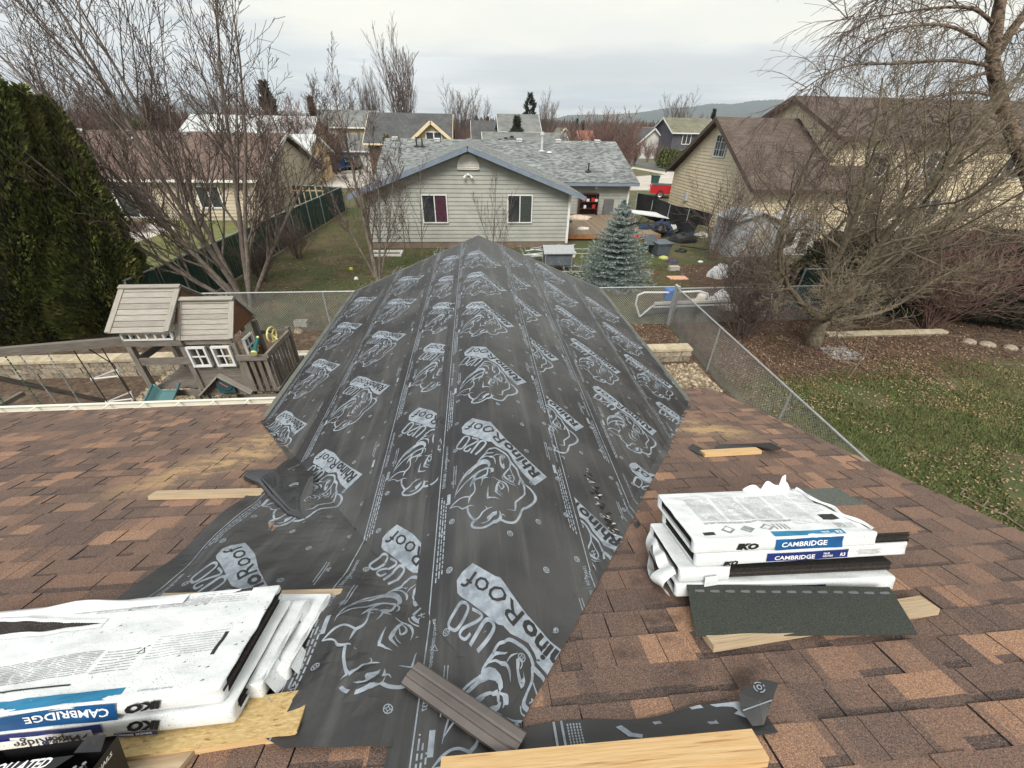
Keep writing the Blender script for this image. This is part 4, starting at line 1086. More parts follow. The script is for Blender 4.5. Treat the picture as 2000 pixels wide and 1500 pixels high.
# ================================================================== ground and streets
def patch(name,pts,z,m,label=None,kind='structure',sub=0):
    mb=MB();P=[(p[0],p[1],z) for p in pts]
    mb.face(P,0,[(p[0],p[1]) for p in P]);o=mb.build(name,m,org=(0,0,0));return tag(o,kind=kind)
m_ground=mat('dry_ground',(.070,.060,.034),(.13,.115,.062),scale=.9,rough=.95,bump=.4,bscale=9,c3=(.085,.105,.038),s3=.09)
m_lawn=mat('spring_lawn',(.095,.108,.032),(.150,.158,.052),scale=1.6,rough=.95,bump=.6,bscale=26,c3=(.15,.125,.055),s3=.55,l3=(.52,.66),bdist=.03)
m_leafy=mat('leaf_strewn_lawn',(.065,.060,.028),(.115,.095,.045),scale=1.2,rough=.95,bump=.8,bscale=22,c3=(.058,.075,.022),s3=.40,l3=(.44,.56),bdist=.03)
m_litter=mat('brown_leaf_litter',(.060,.040,.028),(.125,.085,.056),scale=9,rough=.95,bump=.9,bscale=30,c3=(.16,.12,.085),s3=2.2,l3=(.54,.66),bdist=.03)
m_asph=mat('street_asphalt',(.085,.088,.095),(.115,.118,.125),scale=.6,rough=.9)
m_walk=mat('pale_concrete',(.40,.37,.33),(.50,.47,.42),scale=.7,rough=.9)
m_gravel=mat('tan_gravel',(.12,.09,.055),(.28,.23,.16),scale=16,rough=.95,bump=.9,bscale=26,bdist=.03,c3=(.085,.060,.042),s3=1.2)
g=MB();g.face([(-9000,-9000,0),(9000,-9000,0),(9000,9000,0),(-9000,9000,0)]);tag(g.build('ground',m_ground,org=(0,0,0)),kind='structure')
patch('soil',[(-13.5,YE-1,),(6.3,YE-1),(6.3,12.1),(-13.5,12.1)],.008,m_litter)
patch('gravel',[(-8.2,5),(-3.0,5),(-2.6,10.4),(-6.0,10.9),(-7.5,9.5)],.014,m_gravel)
patch('gravel',[(2.5,5),(6.0,5),(6.15,9.3),(3.2,9.4)],.014,m_gravel)
patch('lawn',[(-10.0,12.2),(5.2,12.2),(14.8,12.3),(14.8,29.5),(-3,44),(-9.6,44)],.008,m_leafy)
patch('lawn',[(-26,12.9),(-10.35,12.9),(-10.0,29.2),(-26,30.2)],.008,m_lawn)
patch('patio',[tuple(atz(u,v,0))[:2] for u,v in((264,475),(350,446),(300,436),(240,440))],.02,m_walk)
patch('lawn',[(6.5,-8),(26,-8),(26,11.8),(6.5,11.8)],.008,m_leafy)
# the bed of dead leaves under the trees on the right
bed=[(8.6,12.2),(6.55,12.1),(6.6,8.2),(8.2,8.6),(9.5,8.7),(11.2,9.2),(13,9.6),(16,9.2),(26,9.0),(26,19),(9.6,19)]
patch('soil',bed,.014,m_litter)
# streets far off
def pz(pts): return [tuple(atz(u,v,0))[:2] for u,v in pts]
patch('street',pz([(1215,372),(1345,372),(1345,342),(1300,341),(1232,345)]),.012,m_walk)
patch('sidewalk',pz([(1228,331),(1240,330),(1330,347),(1330,337),(1290,335),(1236,326)]),.016,m_walk)
patch('street',[(24,57),(24,64),(80,74),(120,74),(120,66)],.012,m_asph)if 0 else None
patch('street',pz([(1225,318),(1330,339),(1345,330),(1232,310)]),.014,m_asph)
patch('street',pz([(1218,305),(1345,323),(1345,315),(1235,302)]),.014,m_asph)
patch('sidewalk',pz([(1230,298),(1345,314),(1345,311.5),(1232,296)]),.018,m_walk)
patch('lawn',pz([(1226,309.5),(1345,329),(1345,323.5),(1220,305.6)]),.010,m_lawn)
patch('lawn',pz([(1225,296),(1345,311),(1345,298),(1230,284)]),.010,m_lawn)
patch('street',[(-32,47),(-7.5,47),(-7.5,78),(-34,78)],.012,m_walk)
patch('lawn',pz([(600,346),(622,347),(655,333),(640,322),(602,326)]),.02,m_lawn)
patch('lawn',pz([(684,388),(712,386),(712,372),(690,373)]),.02,m_lawn)
# ================================================================== building helpers
def roof_mat(name,c1,c2,mort,bw=.33,rh=.15,var=None,msz=.006):
    if name in MATS:return MATS[name]
    m=bpy.data.materials.new(name);m.use_nodes=True;MATS[name]=m;nt=m.node_tree;L=nt.links;b=nt.nodes['Principled BSDF'];b.inputs['Roughness'].default_value=.92
    uv=nt.nodes.new('ShaderNodeTexCoord');br=nt.nodes.new('ShaderNodeTexBrick');L.new(uv.outputs['UV'],br.inputs['Vector'])
    br.inputs['Color1'].default_value=c1+(1,);br.inputs['Color2'].default_value=c2+(1,);br.inputs['Mortar'].default_value=mort+(1,)
    br.inputs['Scale'].default_value=1;br.inputs['Brick Width'].default_value=bw;br.inputs['Row Height'].default_value=rh;br.inputs['Mortar Size'].default_value=msz;br.inputs['Bias'].default_value=0;br.offset=.37
    n=nt.nodes.new('ShaderNodeTexNoise');n.inputs['Scale'].default_value=60;L.new(uv.outputs['UV'],n.inputs[0])
    mx=nt.nodes.new('ShaderNodeMix');mx.data_type='RGBA';mx.blend_type='MULTIPLY';mx.inputs[0].default_value=.5;L.new(br.outputs[0],mx.inputs[6]);L.new(n.outputs[0],mx.inputs[7])
    n2=nt.nodes.new('ShaderNodeTexNoise');n2.inputs['Scale'].default_value=.5;n2.inputs['Detail'].default_value=5;L.new(uv.outputs['UV'],n2.inputs[0])
    mr_=nt.nodes.new('ShaderNodeMapRange');L.new(n2.outputs[0],mr_.inputs[0]);
    for i,x in enumerate((.35,.65,.8,1.2)): mr_.inputs[i+1].default_value=x
    cc=nt.nodes.new('ShaderNodeCombineColor');[L.new(mr_.outputs[0],cc.inputs[i]) for i in range(3)]
    m2=nt.nodes.new('ShaderNodeMix');m2.data_type='RGBA';m2.blend_type='MULTIPLY';m2.inputs[0].default_value=1;L.new(mx.outputs[2],m2.inputs[6]);L.new(cc.outputs[0],m2.inputs[7])
    L.new(m2.outputs[2],b.inputs['Base Color']);return m
r_grey=roof_mat('mixed_grey_shingles',(.095,.108,.118),(.34,.36,.35),(.13,.15,.15),.28,.135)
r_brown=roof_mat('brown_shingles',(.15,.10,.08),(.225,.155,.125),(.07,.042,.033),.3,.15,msz=.012)
r_brown2=roof_mat('dark_brown_shingles',(.105,.078,.062),(.165,.125,.10),(.05,.033,.026),.3,.15,msz=.01)
r_char=roof_mat('charcoal_shingles',(.075,.078,.080),(.12,.122,.122),(.05,.05,.05),.3,.15)
r_gry2=roof_mat('flat_grey_shingles',(.17,.18,.175),(.25,.26,.25),(.11,.11,.11),.3,.15)
r_olive=roof_mat('olive_shingles',(.17,.165,.115),(.24,.23,.16),(.10,.10,.07),.4,.2)
r_red=roof_mat('red_shingles',(.30,.10,.06),(.38,.14,.085),(.15,.05,.03),.4,.2)
r_white=mat('white_metal_roof',(.40,.42,.42),(.50,.52,.52),scale=2,rough=.5)
def nrmof(a,b,c): return (Vector(b)-Vector(a)).cross(Vector(c)-Vector(a)).normalized()
def slab(mb,a,b,c,d,th=.10,m=0):
    """roof plane: a,b along the eave, c,d along the ridge"""
    a,b,c,d=[Vector(p) for p in(a,b,c,d)];n=nrmof(a,b,c)
    if n.z<0:n=-n
    e=(b-a).normalized();s=(d-a)-e*((d-a).dot(e));s.normalize()
    uv=[((p-a).dot(e)+50,(p-a).dot(s)+50) for p in(a,b,c,d)]
    mb.face([a,b,c,d],m,uv,.5);q=[p-n*th for p in(a,b,c,d)];mb.face([q[3],q[2],q[1],q[0]],m,uv,.5)
    P=[a,b,c,d]
    for i in range(4):
        j=(i+1)%4;mb.face([P[i],q[i],q[j],P[j]],m,[(0,0)]*4,.1)
def siding(mb,o,ux,width,z0,htop,n,lap=.14,m=0,back=True,cuts=()):
    """lapped boards; htop(x)=wall height at x (single peak allowed); cuts = (x0,x1,z0,z1) openings"""
    o=Vector(o);ux=Vector(ux).normalized();n=Vector(n).normalized();zmax=max(htop(width*i/60) for i in range(61));z=z0
    while z<zmax-.01:
        z1=min(z+lap,zmax)
        xs=[width*i/240 for i in range(241) if htop(width*i/240)>=z+lap*.5]
        if not xs: z=z1;continue
        xa,xb=min(xs),max(xs)
        xs1=[x for x in(width*i/240 for i in range(241)) if htop(x)>=z1-1e-3]
        xa1,xb1=(min(xs1),max(xs1)) if xs1 else ((xa+xb)/2,(xa+xb)/2)
        xs0=[x for x in(width*i/240 for i in range(241)) if htop(x)>=z]
        xa0,xb0=min(xs0),max(xs0)
        A=o+ux*xa0+Vector((0,0,z))+n*.040;B=o+ux*xb0+Vector((0,0,z))+n*.040;Cc=o+ux*xb1+Vector((0,0,z1))+n*.006;D=o+ux*xa1+Vector((0,0,z1))+n*.006
        mb.face([A,B,Cc,D],m,None,random.random());A2=A-n*.036;B2=B-n*.036
        mb.face([A,A2,B2,B],m,None,.5);z=z1
def window(par,o,ux,n,w,h,frame=.06,split=True,name='window',curtain=None,grid=None,mf=None):
    """o = lower-left corner on the wall"""
    ux=Vector(ux).normalized();n=Vector(n).normalized();o=Vector(o)+n*.045;up=Vector((0,0,1));mb=MB();d=.05
    def br(x0,x1,z0,z1,t=.05,off=.035): 
        c0=o+ux*((x0+x1)/2)+up*z0+n*off;c1=o+ux*((x0+x1)/2)+up*z1+n*off;mb.bar(c0,c1,x1-x0,t,n)
    br(0,frame,0,h);br(w-frame,w,0,h)
    for z0,z1 in((0,frame),(h-frame,h)):
        c0=o+ux*frame+up*((z0+z1)/2)+n*.034;c1=o+ux*(w-frame)+up*((z0+z1)/2)+n*.034;mb.bar(c0,c1,z1-z0,.048,n)
    if split: br(w/2-frame*.45,w/2+frame*.45,frame,h-frame,.04,.030)
    if grid:
        gx,gz=grid
        for i in range(1,gx): x=w*i/gx;br(x-.012,x+.012,frame,h-frame,.02,.026)
        for j in range(1,gz):
            z=h*j/gz;mb.bar(o+ux*frame+up*z+n*.026,o+ux*(w-frame)+up*z+n*.026,.024,.018,n)
    wo=mb.build(name,mf or m_vinyl_white,par);mb=MB()
    mb.face([o+ux*frame+up*frame+n*.016,o+ux*(w-frame)+up*frame+n*.016,o+ux*(w-frame)+up*(h-frame)+n*.016,o+ux*frame+up*(h-frame)+n*.016])
    mb.build('pane',m_glass,wo)
    if curtain:
        mb=MB();x0,x1,mm=curtain;N=14
        for i in range(N):
            a=x0+(x1-x0)*i/N;b=x0+(x1-x0)*(i+1)/N;oa,ob=(.020+.004*(i%2)),(.020+.004*((i+1)%2))
            mb.face([o+ux*a+up*(frame+.01)+n*oa,o+ux*b+up*(frame+.01)+n*ob,o+ux*b+up*(h-frame-.01)+n*ob,o+ux*a+up*(h-frame-.01)+n*oa])
        mb.build('curtain',mm,wo)
    return wo
# ================================================================== grey house straight ahead
s_grey=mat('grey_green_siding',C(150,152,146),C(162,164,157),scale=1.5,rough=.55,tabmix=.03)
m_bluef=mat('slate_blue_fascia',C(112,124,138),C(124,136,150),scale=2,rough=.5)
gh=thing('house','grey sided house straight ahead with blue trim and patchy grey shingles','house',(0,30,0))
yW=22.5;xl,xr_=-5.46,4.96;xc=-.24;zb=.33;ze=2.72;zr=4.80;slg=(zr-ze)/5.78
wb=MB();hf=lambda x:(ze+ .06)+slg*(5.21-abs(x-5.21))
siding(wb,(xl,yW,0),(1,0,0),10.42,zb,hf,(0,-1,0),.20)
wb.build('wall',s_grey,gh)
wb=MB();siding(wb,(xr_,yW,0),(0,1,0),8.3,zb,lambda x:2.70,(1,0,0),.20);wb.build('side_wall',s_grey,gh);wb=MB();siding(wb,(xl,30.6,0),(0,-1,0),8.1,zb,lambda x:2.70,(-1,0,0),.20);wb.build('side_wall',s_grey,gh);wb=MB();siding(wb,(4.96,30.8,0),(1,0,0),6.1,zb,lambda x:2.45,(0,-1,0),.20);wb.build('side_wall',s_grey,gh);wb=MB();wb.prism([(11.06,30.8,0),(11.06,43.4,0),(11.06,43.4,2.5),(11.06,37,4.4),(11.06,30.8,2.5)],(-.08,0,0));wb.build('side_wall',s_grey,gh);wb=MB();wb.prism([(-6.3,30.6,0),(-6.3,43.4,0),(-6.3,43.4,2.5),(-6.3,37,4.4),(-6.3,30.6,2.5)],(.08,0,0))
wb.build('side_wall',s_grey,gh)
bk=MB();bk.prism([(xl+.01,yW+.02,0),(xr_-.01,yW+.02,0),(xr_-.01,yW+.02,2.70),(xc,yW+.02,4.55),(xl+.01,yW+.02,2.70)],(0,.08,0));bk.box(xr_-.1,xr_-.012,yW+.1,30.8,0,2.65);bk.box(xr_,11.0,30.82,30.9,0,2.45);bk.build('wall_backing',s_grey,gh)
fd=MB();fd.box(xl+.03,xr_-.03,yW-.012,yW+.01,0,zb);fd.box(xr_-.01,xr_+.012,yW+.02,30.7,0,zb);fd.build('foundation',mat('brown_foundation',(.16,.12,.09),(.20,.155,.12),scale=2,rough=.9),gh)
rb=MB();ov=.62
def gz(x): return zr-slg*abs(x-xc)
yl,yr_=yW-.55,36.9
slab(rb,(xc-6.0,yl,gz(xc-6.0)),(xc,yl,zr),(xc,yr_,zr),(xc-6.0,yr_,gz(xc-6.0)),.08)
rb.v=rb.v;rb=MB()
def slab2(mb,eave0,eave1,r1,r0): slab(mb,eave0,eave1,r1,r0,.09)
slab2(rb,(xc-5.95,yr_,gz(xc-5.95)),(xc-5.95,yl,gz(xc-5.95)),(xc,yl,zr),(xc,yr_,zr))
slab2(rb,(xc+5.85,yl,gz(xc+5.85)),(xc+5.85,yr_,gz(xc+5.85)),(xc,yr_,zr),(xc,yl,zr))
rb.build('gable_roof',r_grey,gh)
rb=MB();ry=37;zrm=4.70;ye_=30.25;zem=2.42
slab2(rb,(-6.7,ye_,zem),(11.55,ye_,zem),(11.55,ry,zrm),(-6.7,ry,zrm));slab2(rb,(11.55,2*ry-ye_,zem),(-6.7,2*ry-ye_,zem),(-6.7,ry,zrm),(11.55,ry,zrm))
rb.build('main_roof',r_grey,gh)
fb=MB()
for s in(-1,1):
    x1=xc+s*5.93;fb.bar((xc+s*.01,yl-.02,zr-.12),(x1,yl-.02,gz(x1)-.12),.03,.20,(0,0,1))
fb.bar((4.9,ye_-.02,zem-.13),(11.55,ye_-.02,zem-.13),.03,.18);fb.bar((11.57,ye_,zem-.13),(11.57,ry,zrm-.13),.03,.18)
for s in(-1,1):
    x1=xc+s*5.9;fb.bar((x1+s*.01,yl,gz(x1)-.16),(x1+s*.01,30.2,gz(x1)-.16),.03,.14)
fb.build('fascia',m_bluef,gh)
sf=MB()
for s in(-1,1): sf.prism([(xc,yl+.02,zr-.20),(xc+s*5.8,yl+.02,gz(xc+s*5.8)-.20),(xc+s*5.8,yW+.02,gz(xc+s*5.8)-.20),(xc,yW+.02,zr-.20)],(0,0,-.01))
sf.build('soffit',mat('grey_soffit',(.20,.21,.20),(.24,.25,.24),scale=2),gh)
tr=MB();tr.bar((xr_+.02,yW-.05,zb-.1),(xr_+.02,yW-.05,2.72),.12,.05,(0,1,0));tr.build('corner_trim',m_white,gh);tr=MB();tr.bar((11.06,30.74,.1),(11.06,30.74,2.42),.12,.05,(0,1,0));tr.build('corner_trim',m_white,gh)
m_purple=mat('purple_curtain',(.045,.014,.026),(.075,.024,.042),scale=9,rough=.9);m_green_c=mat('dark_green_curtain',(.03,.038,.033),(.055,.065,.058),scale=14,rough=.9)
window(gh,(-2.68,yW,1.28),(1,0,0),(0,-1,0),1.30,1.38,.055,curtain=(.68,1.22,m_purple))
window(gh,(1.70,yW,1.28),(1,0,0),(0,-1,0),1.32,1.38,.055,curtain=(.70,1.24,m_green_c))
window(gh,(xr_,22.9,1.5),(0,1,0),(1,0,0),1.0,1.1,.06)
# half-round louvre
vb=MB();cx,cz,rv=-.24,3.80,.52
P=[(cx+rv*math.cos(math.pi*i/18),yW-.085,cz+.10+rv*1.0*math.sin(math.pi*i/18)) for i in range(19)];P=[(cx+rv,yW-.085,cz)]+P+[(cx-rv,yW-.085,cz)]
vb.prism(P[::-1],(0,.02,0));
for i in range(len(P)-1):
    a,b=Vector(P[i]),Vector(P[i+1]);vb.bar(a+Vector((0,-.01,0)),b+Vector((0,-.01,0)),.05,.05,(0,1,0))
vb.bar(P[0],P[-1],.05,.06,(0,1,0))
for i in range(9):
    z=cz+.06+i*.065;w_=rv*math.sqrt(max(0,1-max(0,(z-cz-.10)/rv)**2))-.03
    if w_>.05: vb.face([(cx-w_,yW-.125,z),(cx+w_,yW-.125,z),(cx+w_,yW-.09,z+.055),(cx-w_,yW-.09,z+.055)])
vb.build('louvre',mat('cream_vent',(.66,.64,.58),(.72,.70,.64),scale=3),gh)
lb=MB();q=Vector((-.27,yW-.06,3.56));lb.lathe(q,[(0,0),(.07,0),(.07,.03),(0,.03)],12,0,.5,(0,-1,0))
for s in(-1,1): lb.tube([q+Vector((0,-.05,0)),q+Vector((s*.12,-.12,-.03))],.02,6);lb.lathe(q+Vector((s*.12,-.12,-.03)),[(0,0),(.035,.0),(.05,.12),(.062,.16),(0,.15)],12,0,.5,(s*.6,-.35,-.7))
lb.build('floodlight',m_white,gh)
ub=MB();ub.box(8.55,8.75,30.70,30.76,1.95,2.15);ub.build('wall_vent',m_white,gh)
m_ventw=mat('grey_vent_metal',(.42,.44,.44),(.55,.56,.56),scale=4,rough=.5)
def onmain(u,v,z=4.3):
    n=Vector((0,-(zrm-zem)/(ry-ye_),1));p=Vector((0,ye_,zem-CAMH));r=Vector(ray(u,v));t=n.dot(p)/n.dot(r);q=r*t;return Vector((q.x,q.y,q.z+CAMH))
for (u,v) in((772,273),(854,276),(1014,277),(1090,278),(1166,279)):
    p=onmain(u,v);vb=MB();vb.box(p.x-.20,p.x+.20,p.y-.2,p.y+.2,p.z-.02,p.z+.14);vb.prism([(p.x-.24,p.y-.24,p.z+.14),(p.x+.24,p.y-.24,p.z+.14),(p.x+.2,p.y+.24,p.z+.20),(p.x-.2,p.y+.24,p.z+.20)],(0,0,.02));o=bev(vb.build('roof_vent',m_ventw,gh),.02)
for (u,v,h,r_,mm) in((814,286,.62,.055,m_dark),(825,286,.50,.055,m_dark),(1149,335,.55,.05,m_dark),(1058,295,1.05,.09,m_ventw),(1073,298,.12,.12,m_ventw)):
    p=onmain(u,v);vb=MB();vb.tube([p,p+Vector((0,0,h))],r_,10);vb.lathe(p,[(.25,-.02),(.2,.03),(r_,.10),(r_,.12)],10)
    if h>1: vb.lathe(p+Vector((0,0,h)),[(.0,.20),(.16,.19),(.16,-.02),(.10,-.04),(.09,-.04)],12)
    vb.build('vent_pipe',mm,gh)
# ================================================================== house on the left, brown roof
s_tan=mat('pale_beige_siding',C(176,164,143),C(188,177,156),scale=1.5,rough=.55,tabmix=.03)
lh=thing('house','beige house at left with a long brown roof, behind the bare trees','house',(-20,36,0))
zx=-14.2;yn,yf=30.1,42.6;ym=(yn+yf)/2;zE,zA=2.6,4.95
rb=MB();x0,x1=-33,zx+.5
slab2(rb,(x0,yn-.45,zE-.10),(x1,yn-.45,zE-.10),(x1,ym,zA),(x0,ym,zA));slab2(rb,(x1,yf+.45,zE-.10),(x0,yf+.45,zE-.10),(x0,ym,zA),(x1,ym,zA));rb.build('roof',r_brown,lh)
wb=MB();siding(wb,(-32.6,yn,0),(1,0,0),32.6+zx,.25,lambda x:2.5,(0,-1,0),.2);siding(wb,(zx,yn,0),(0,1,0),yf-yn,.25,lambda y:2.5+(zA-2.7)*(1-abs(y-(yf-yn)/2)/((yf-yn)/2)),(1,0,0),.2);wb.build('wall',s_tan,lh)
bk=MB();bk.box(-32.6,zx-.01,yn+.01,yn+.1,0,2.5);bk.prism([(zx-.012,yn+.05,0),(zx-.012,yf,0),(zx-.012,yf,2.4),(zx-.012,ym,zA-.15),(zx-.012,yn+.05,2.4)],(-.08,0,0));bk.build('wall_backing',s_tan,lh)
fb=MB();fb.bar((x0,yn-.47,zE-.19),(x1,yn-.47,zE-.19),.10,.15);fb.bar((x1+.02,yn-.45,zE-.19),(x1+.02,ym,zA-.09),.03,.22);fb.bar((x1+.02,yf+.45,zE-.19),(x1+.02,ym,zA-.09),.03,.22);fb.build('fascia',m_white,lh)
window(lh,(-17.9,yn,.75),(1,0,0),(0,-1,0),1.5,1.35,.08)
window(lh,(-22.9,yn,.15),(1,0,0),(0,-1,0),2.1,2.0,.10,name='sliding_door')
for xx in(-27.5,-24.2,-20.6,-17.5,-15.5):
    vb=MB();p=Vector((xx,ym-.55,zA-.20));vb.lathe(p,[(.16,0),(.16,.14),(.26,.16),(.20,.26),(0,.30)],12);vb.build('turbine_vent',m_ventw,lh)
vb=MB();p=Vector((-23.3,ym-1.2,zA-.48));vb.box(p.x-.5,p.x+.1,p.y-.3,p.y+.3,p.z,p.z+.12);vb.build('skylight',m_ventw,lh)
# ================================================================== tan house on the right
s_cream=mat('cream_siding',C(206,190,160),C(216,202,174),scale=1.5,rough=.55,tabmix=.03)
m_brf=mat('dark_brown_fascia',(.075,.05,.038),(.095,.065,.05),scale=2,rough=.6)
rh=thing('house','cream two storey house at right, brown roofs behind bare branches','house',(19,28,0))
gx=15.6;yn,yf=23.3,33.9;ym=(yn+yf)/2;zE,zA=3.08,6.30
rb=MB();x1=gx-.5;x2=22.6
slab2(rb,(x1,yn-.5,zE-.15),(x2,yn-.5,zE-.15),(x2,ym,zA),(x1,ym,zA));slab2(rb,(x2,yf+.5,zE-.15),(x1,yf+.5,zE-.15),(x1,ym,zA),(x2,ym,zA));rb.build('lower_roof',r_brown2,rh)
wb=MB();siding(wb,(gx,yf,0),(0,-1,0),yf-yn,.2,lambda y:zE-.1+(zA-zE)*(1-abs(y-(yf-yn)/2)/((yf-yn)/2)),(-1,0,0),.2);siding(wb,(gx,yn,0),(1,0,0),7,.2,lambda x:zE-.1,(0,-1,0),.2);wb.build('garage_wall',s_cream,rh)
bk=MB();bk.prism([(gx+.012,yn,0),(gx+.012,yf,0),(gx+.012,yf,zE-.2),(gx+.012,ym,zA-.15),(gx+.012,yn,zE-.2)],(.08,0,0));bk.box(gx+.02,22.6,yn+.01,yn+.1,0,zE-.15);bk.build('wall_backing',s_cream,rh)
fb=MB();fb.bar((x1-.02,yn-.5,zE-.26),(x1-.02,ym,zA-.11),.04,.24);fb.bar((x1-.02,yf+.5,zE-.26),(x1-.02,ym,zA-.11),.04,.24);fb.bar((x1,yn-.52,zE-.25),(x2,yn-.52,zE-.25),.04,.2);fb.build('fascia',m_brf,rh)
w0=atx(1394,303,gx);w1=atx(1426,262,gx)
window(rh,(gx,w0.y,min(w0.z,4.15)),(0,-1,0),(-1,0,0),abs(w0.y-w1.y)+.1,1.25,.07,grid=(4,3))
# two storey block
bx0,bx1,by0,by1=20.6,38,24.6,33.8;bz=5.55;brz=7.5;bym=(by0+by1)/2
wb=MB();siding(wb,(bx0,by1,0),(0,-1,0),by1-by0,.2,lambda y:bz+(brz-bz)*(1-abs(y-(by1-by0)/2)/((by1-by0)/2))-.1,(-1,0,0),.2);siding(wb,(bx0,by0,0),(1,0,0),bx1-bx0,.2,lambda x:bz-.1,(0,-1,0),.2);wb.build('upper_wall',s_cream,rh)
bk=MB();bk.box(bx0+.01,bx1,by0+.01,by0+.1,0,bz-.1);bk.prism([(bx0+.012,by0,0),(bx0+.012,by1,0),(bx0+.012,by1,bz-.2),(bx0+.012,bym,brz-.15),(bx0+.012,by0,bz-.2)],(.08,0,0));bk.build('wall_backing',s_cream,rh)
rb=MB();slab2(rb,(bx0-.5,by0-.5,bz-.12),(bx1,by0-.5,bz-.12),(bx1,bym,brz),(bx0-.5,bym,brz));slab2(rb,(bx1,by1+.5,bz-.12),(bx0-.5,by1+.5,bz-.12),(bx0-.5,bym,brz),(bx1,bym,brz));rb.build('upper_roof',r_brown2,rh)
fb=MB();fb.bar((bx0-.52,by0-.5,bz-.23),(bx0-.52,bym,brz-.11),.04,.22);fb.bar((bx0-.52,by1+.5,bz-.23),(bx0-.52,bym,brz-.11),.04,.22);fb.bar((bx0-.5,by0-.52,bz-.22),(bx1,by0-.52,bz-.22),.04,.18);fb.build('upper_fascia',m_brf,rh)
for xx,zz,ww in((22.6,3.4,1.4),(26.3,3.4,1.6),(23.0,.9,1.5),(27.2,.9,1.6),(31.5,3.4,1.5)): window(rh,(xx,by0,zz),(1,0,0),(0,-1,0),ww,1.35,.08)
ub=MB();p=atx(1337,372,gx-.1);ub.box(gx-.18,gx-.03,27.2+3.6,27.6+3.6,1.2,1.75);ub.build('utility_meter',m_ventw,rh)
# ================================================================== houses further off
def far_house(label,x0,x1,y0,y1,wall,ridge,axis,rm,wm,ftrim=None,wins=(),ov=.5,loc=None,name='house'):
    t=thing(name,label,'house',((x0+x1)/2,(y0+y1)/2,0),'neighbourhood houses further off')
    rb=MB();wb=MB();fb=MB();tm=ftrim or m_white
    if axis=='x':
        ym=(y0+y1)/2;sl=(ridge-wall)/((y1-y0)/2);ze=wall-sl*ov
        slab2(rb,(x0-ov,y0-ov,ze),(x1+ov,y0-ov,ze),(x1+ov,ym,ridge),(x0-ov,ym,ridge));slab2(rb,(x1+ov,y1+ov,ze),(x0-ov,y1+ov,ze),(x0-ov,ym,ridge),(x1+ov,ym,ridge))
        wb.prism([(x0,y0,0),(x0,y1,0),(x0,y1,wall-.1),(x0,ym,ridge-.15),(x0,y0,wall-.1)],(x1-x0,0,0))
        for xx in(x0-ov-.02,x1+ov+.02):
            for ya in(y0-ov,y1+ov): fb.bar((xx,ya,ze-.12),(xx,ym,ridge-.12),.05,.24)
        fb.bar((x0-ov,y0-ov-.03,ze-.12),(x1+ov,y0-ov-.03,ze-.12),.05,.2)
    else:
        xm=(x0+x1)/2;sl=(ridge-wall)/((x1-x0)/2);ze=wall-sl*ov
        slab2(rb,(x0-ov,y1+ov,ze),(x0-ov,y0-ov,ze),(xm,y0-ov,ridge),(xm,y1+ov,ridge));slab2(rb,(x1+ov,y0-ov,ze),(x1+ov,y1+ov,ze),(xm,y1+ov,ridge),(xm,y0-ov,ridge))
        wb.prism([(x0,y0,0),(x1,y0,0),(x1,y0,wall-.1),(xm,y0,ridge-.15),(x0,y0,wall-.1)],(0,y1-y0,0))
        for xx in(x0-ov,x1+ov): fb.bar((xx,y0-ov-.03,ze-.12),(xm,y0-ov-.03,ridge-.12),.05,.26)
    wb.build('wall',wm,t);rb.build('roof',rm,t);fb.build('trim',tm,t)
    for (wx,wz,ww,wh,face) in wins:
        if face=='f': window(t,(wx,y0,wz),(1,0,0),(0,-1,0),ww,wh,.12)
        elif face=='l': window(t,(x0,wx,wz),(0,-1,0),(-1,0,0),ww,wh,.12)
        else: window(t,(x1,wx,wz),(0,1,0),(1,0,0),ww,wh,.12)
    return t
w_tan=mat('far_tan_wall',C(176,158,126),C(188,170,138),scale=.8,rough=.8);w_tan2=mat('far_sand_wall',C(196,170,130),C(206,182,142),scale=.8,rough=.8)
w_grey=mat('far_grey_wall',C(150,152,150),C(168,170,167),scale=.8,rough=.8);w_dk=mat('far_slate_wall',C(74,72,80),C(84,82,90),scale=.8,rough=.8);w_wht=mat('far_white_wall',C(188,188,184),C(204,204,200),scale=.8,rough=.8)
# big charcoal roof with a shingled front gable
p0,p1=aty(735,262,60),aty(876,262,60)
ch=far_house('house with a wide charcoal roof and a tan shake gable facing the grey house',p0.x-1,p1.x,59,70,3.9,6.9,'x',r_char,mat('dark_brown_wall',C(84,68,58),C(96,78,66),scale=1),mat('cream_trim',C(206,190,158),C(214,200,168),scale=2))
q0=aty(786,290,57);q1=aty(880,262,57);qa=aty(841,237,57)
gb=MB();hw=(q1.x-qa.x);gb.prism([(qa.x-hw*.72,57,0),(qa.x+hw*.82,57,0),(qa.x+hw*.82,57,qa.z-1.45),(qa.x,57,qa.z-.25),(qa.x-hw*.72,57,qa.z-1.35)],(0,5,0));gb.build('gable_wall',mat('tan_shakes',C(170,150,112),C(196,176,136),scale=7,rough=.8,bump=.6),ch)
gb=MB()
for s in(-1,1):
    xe=qa.x+s*hw*(1.02 if s>0 else 1.5);zz_=qa.z-1.75*(1.02 if s>0 else 1.5)
    gb.prism([(qa.x,56.5,qa.z),(xe,56.5,zz_),(xe,62,zz_),(qa.x,62,qa.z)],(0,0,.12))
gb.build('gable_roof',r_char,ch)
gb=MB()
for s in(-1,1):
    k=1.02 if s>0 else 1.5;gb.bar((qa.x,56.45,qa.z-.05),(qa.x+s*hw*k,56.45,qa.z-1.75*k-.05),.06,.34)
gb.build('gable_trim',MATS['cream_trim'],ch)
w_=aty(835,258,56.9);window(ch,(w_.x-.3,57,w_.z-1.2),(1,0,0),(0,-1,0),2.0,1.3,.14)
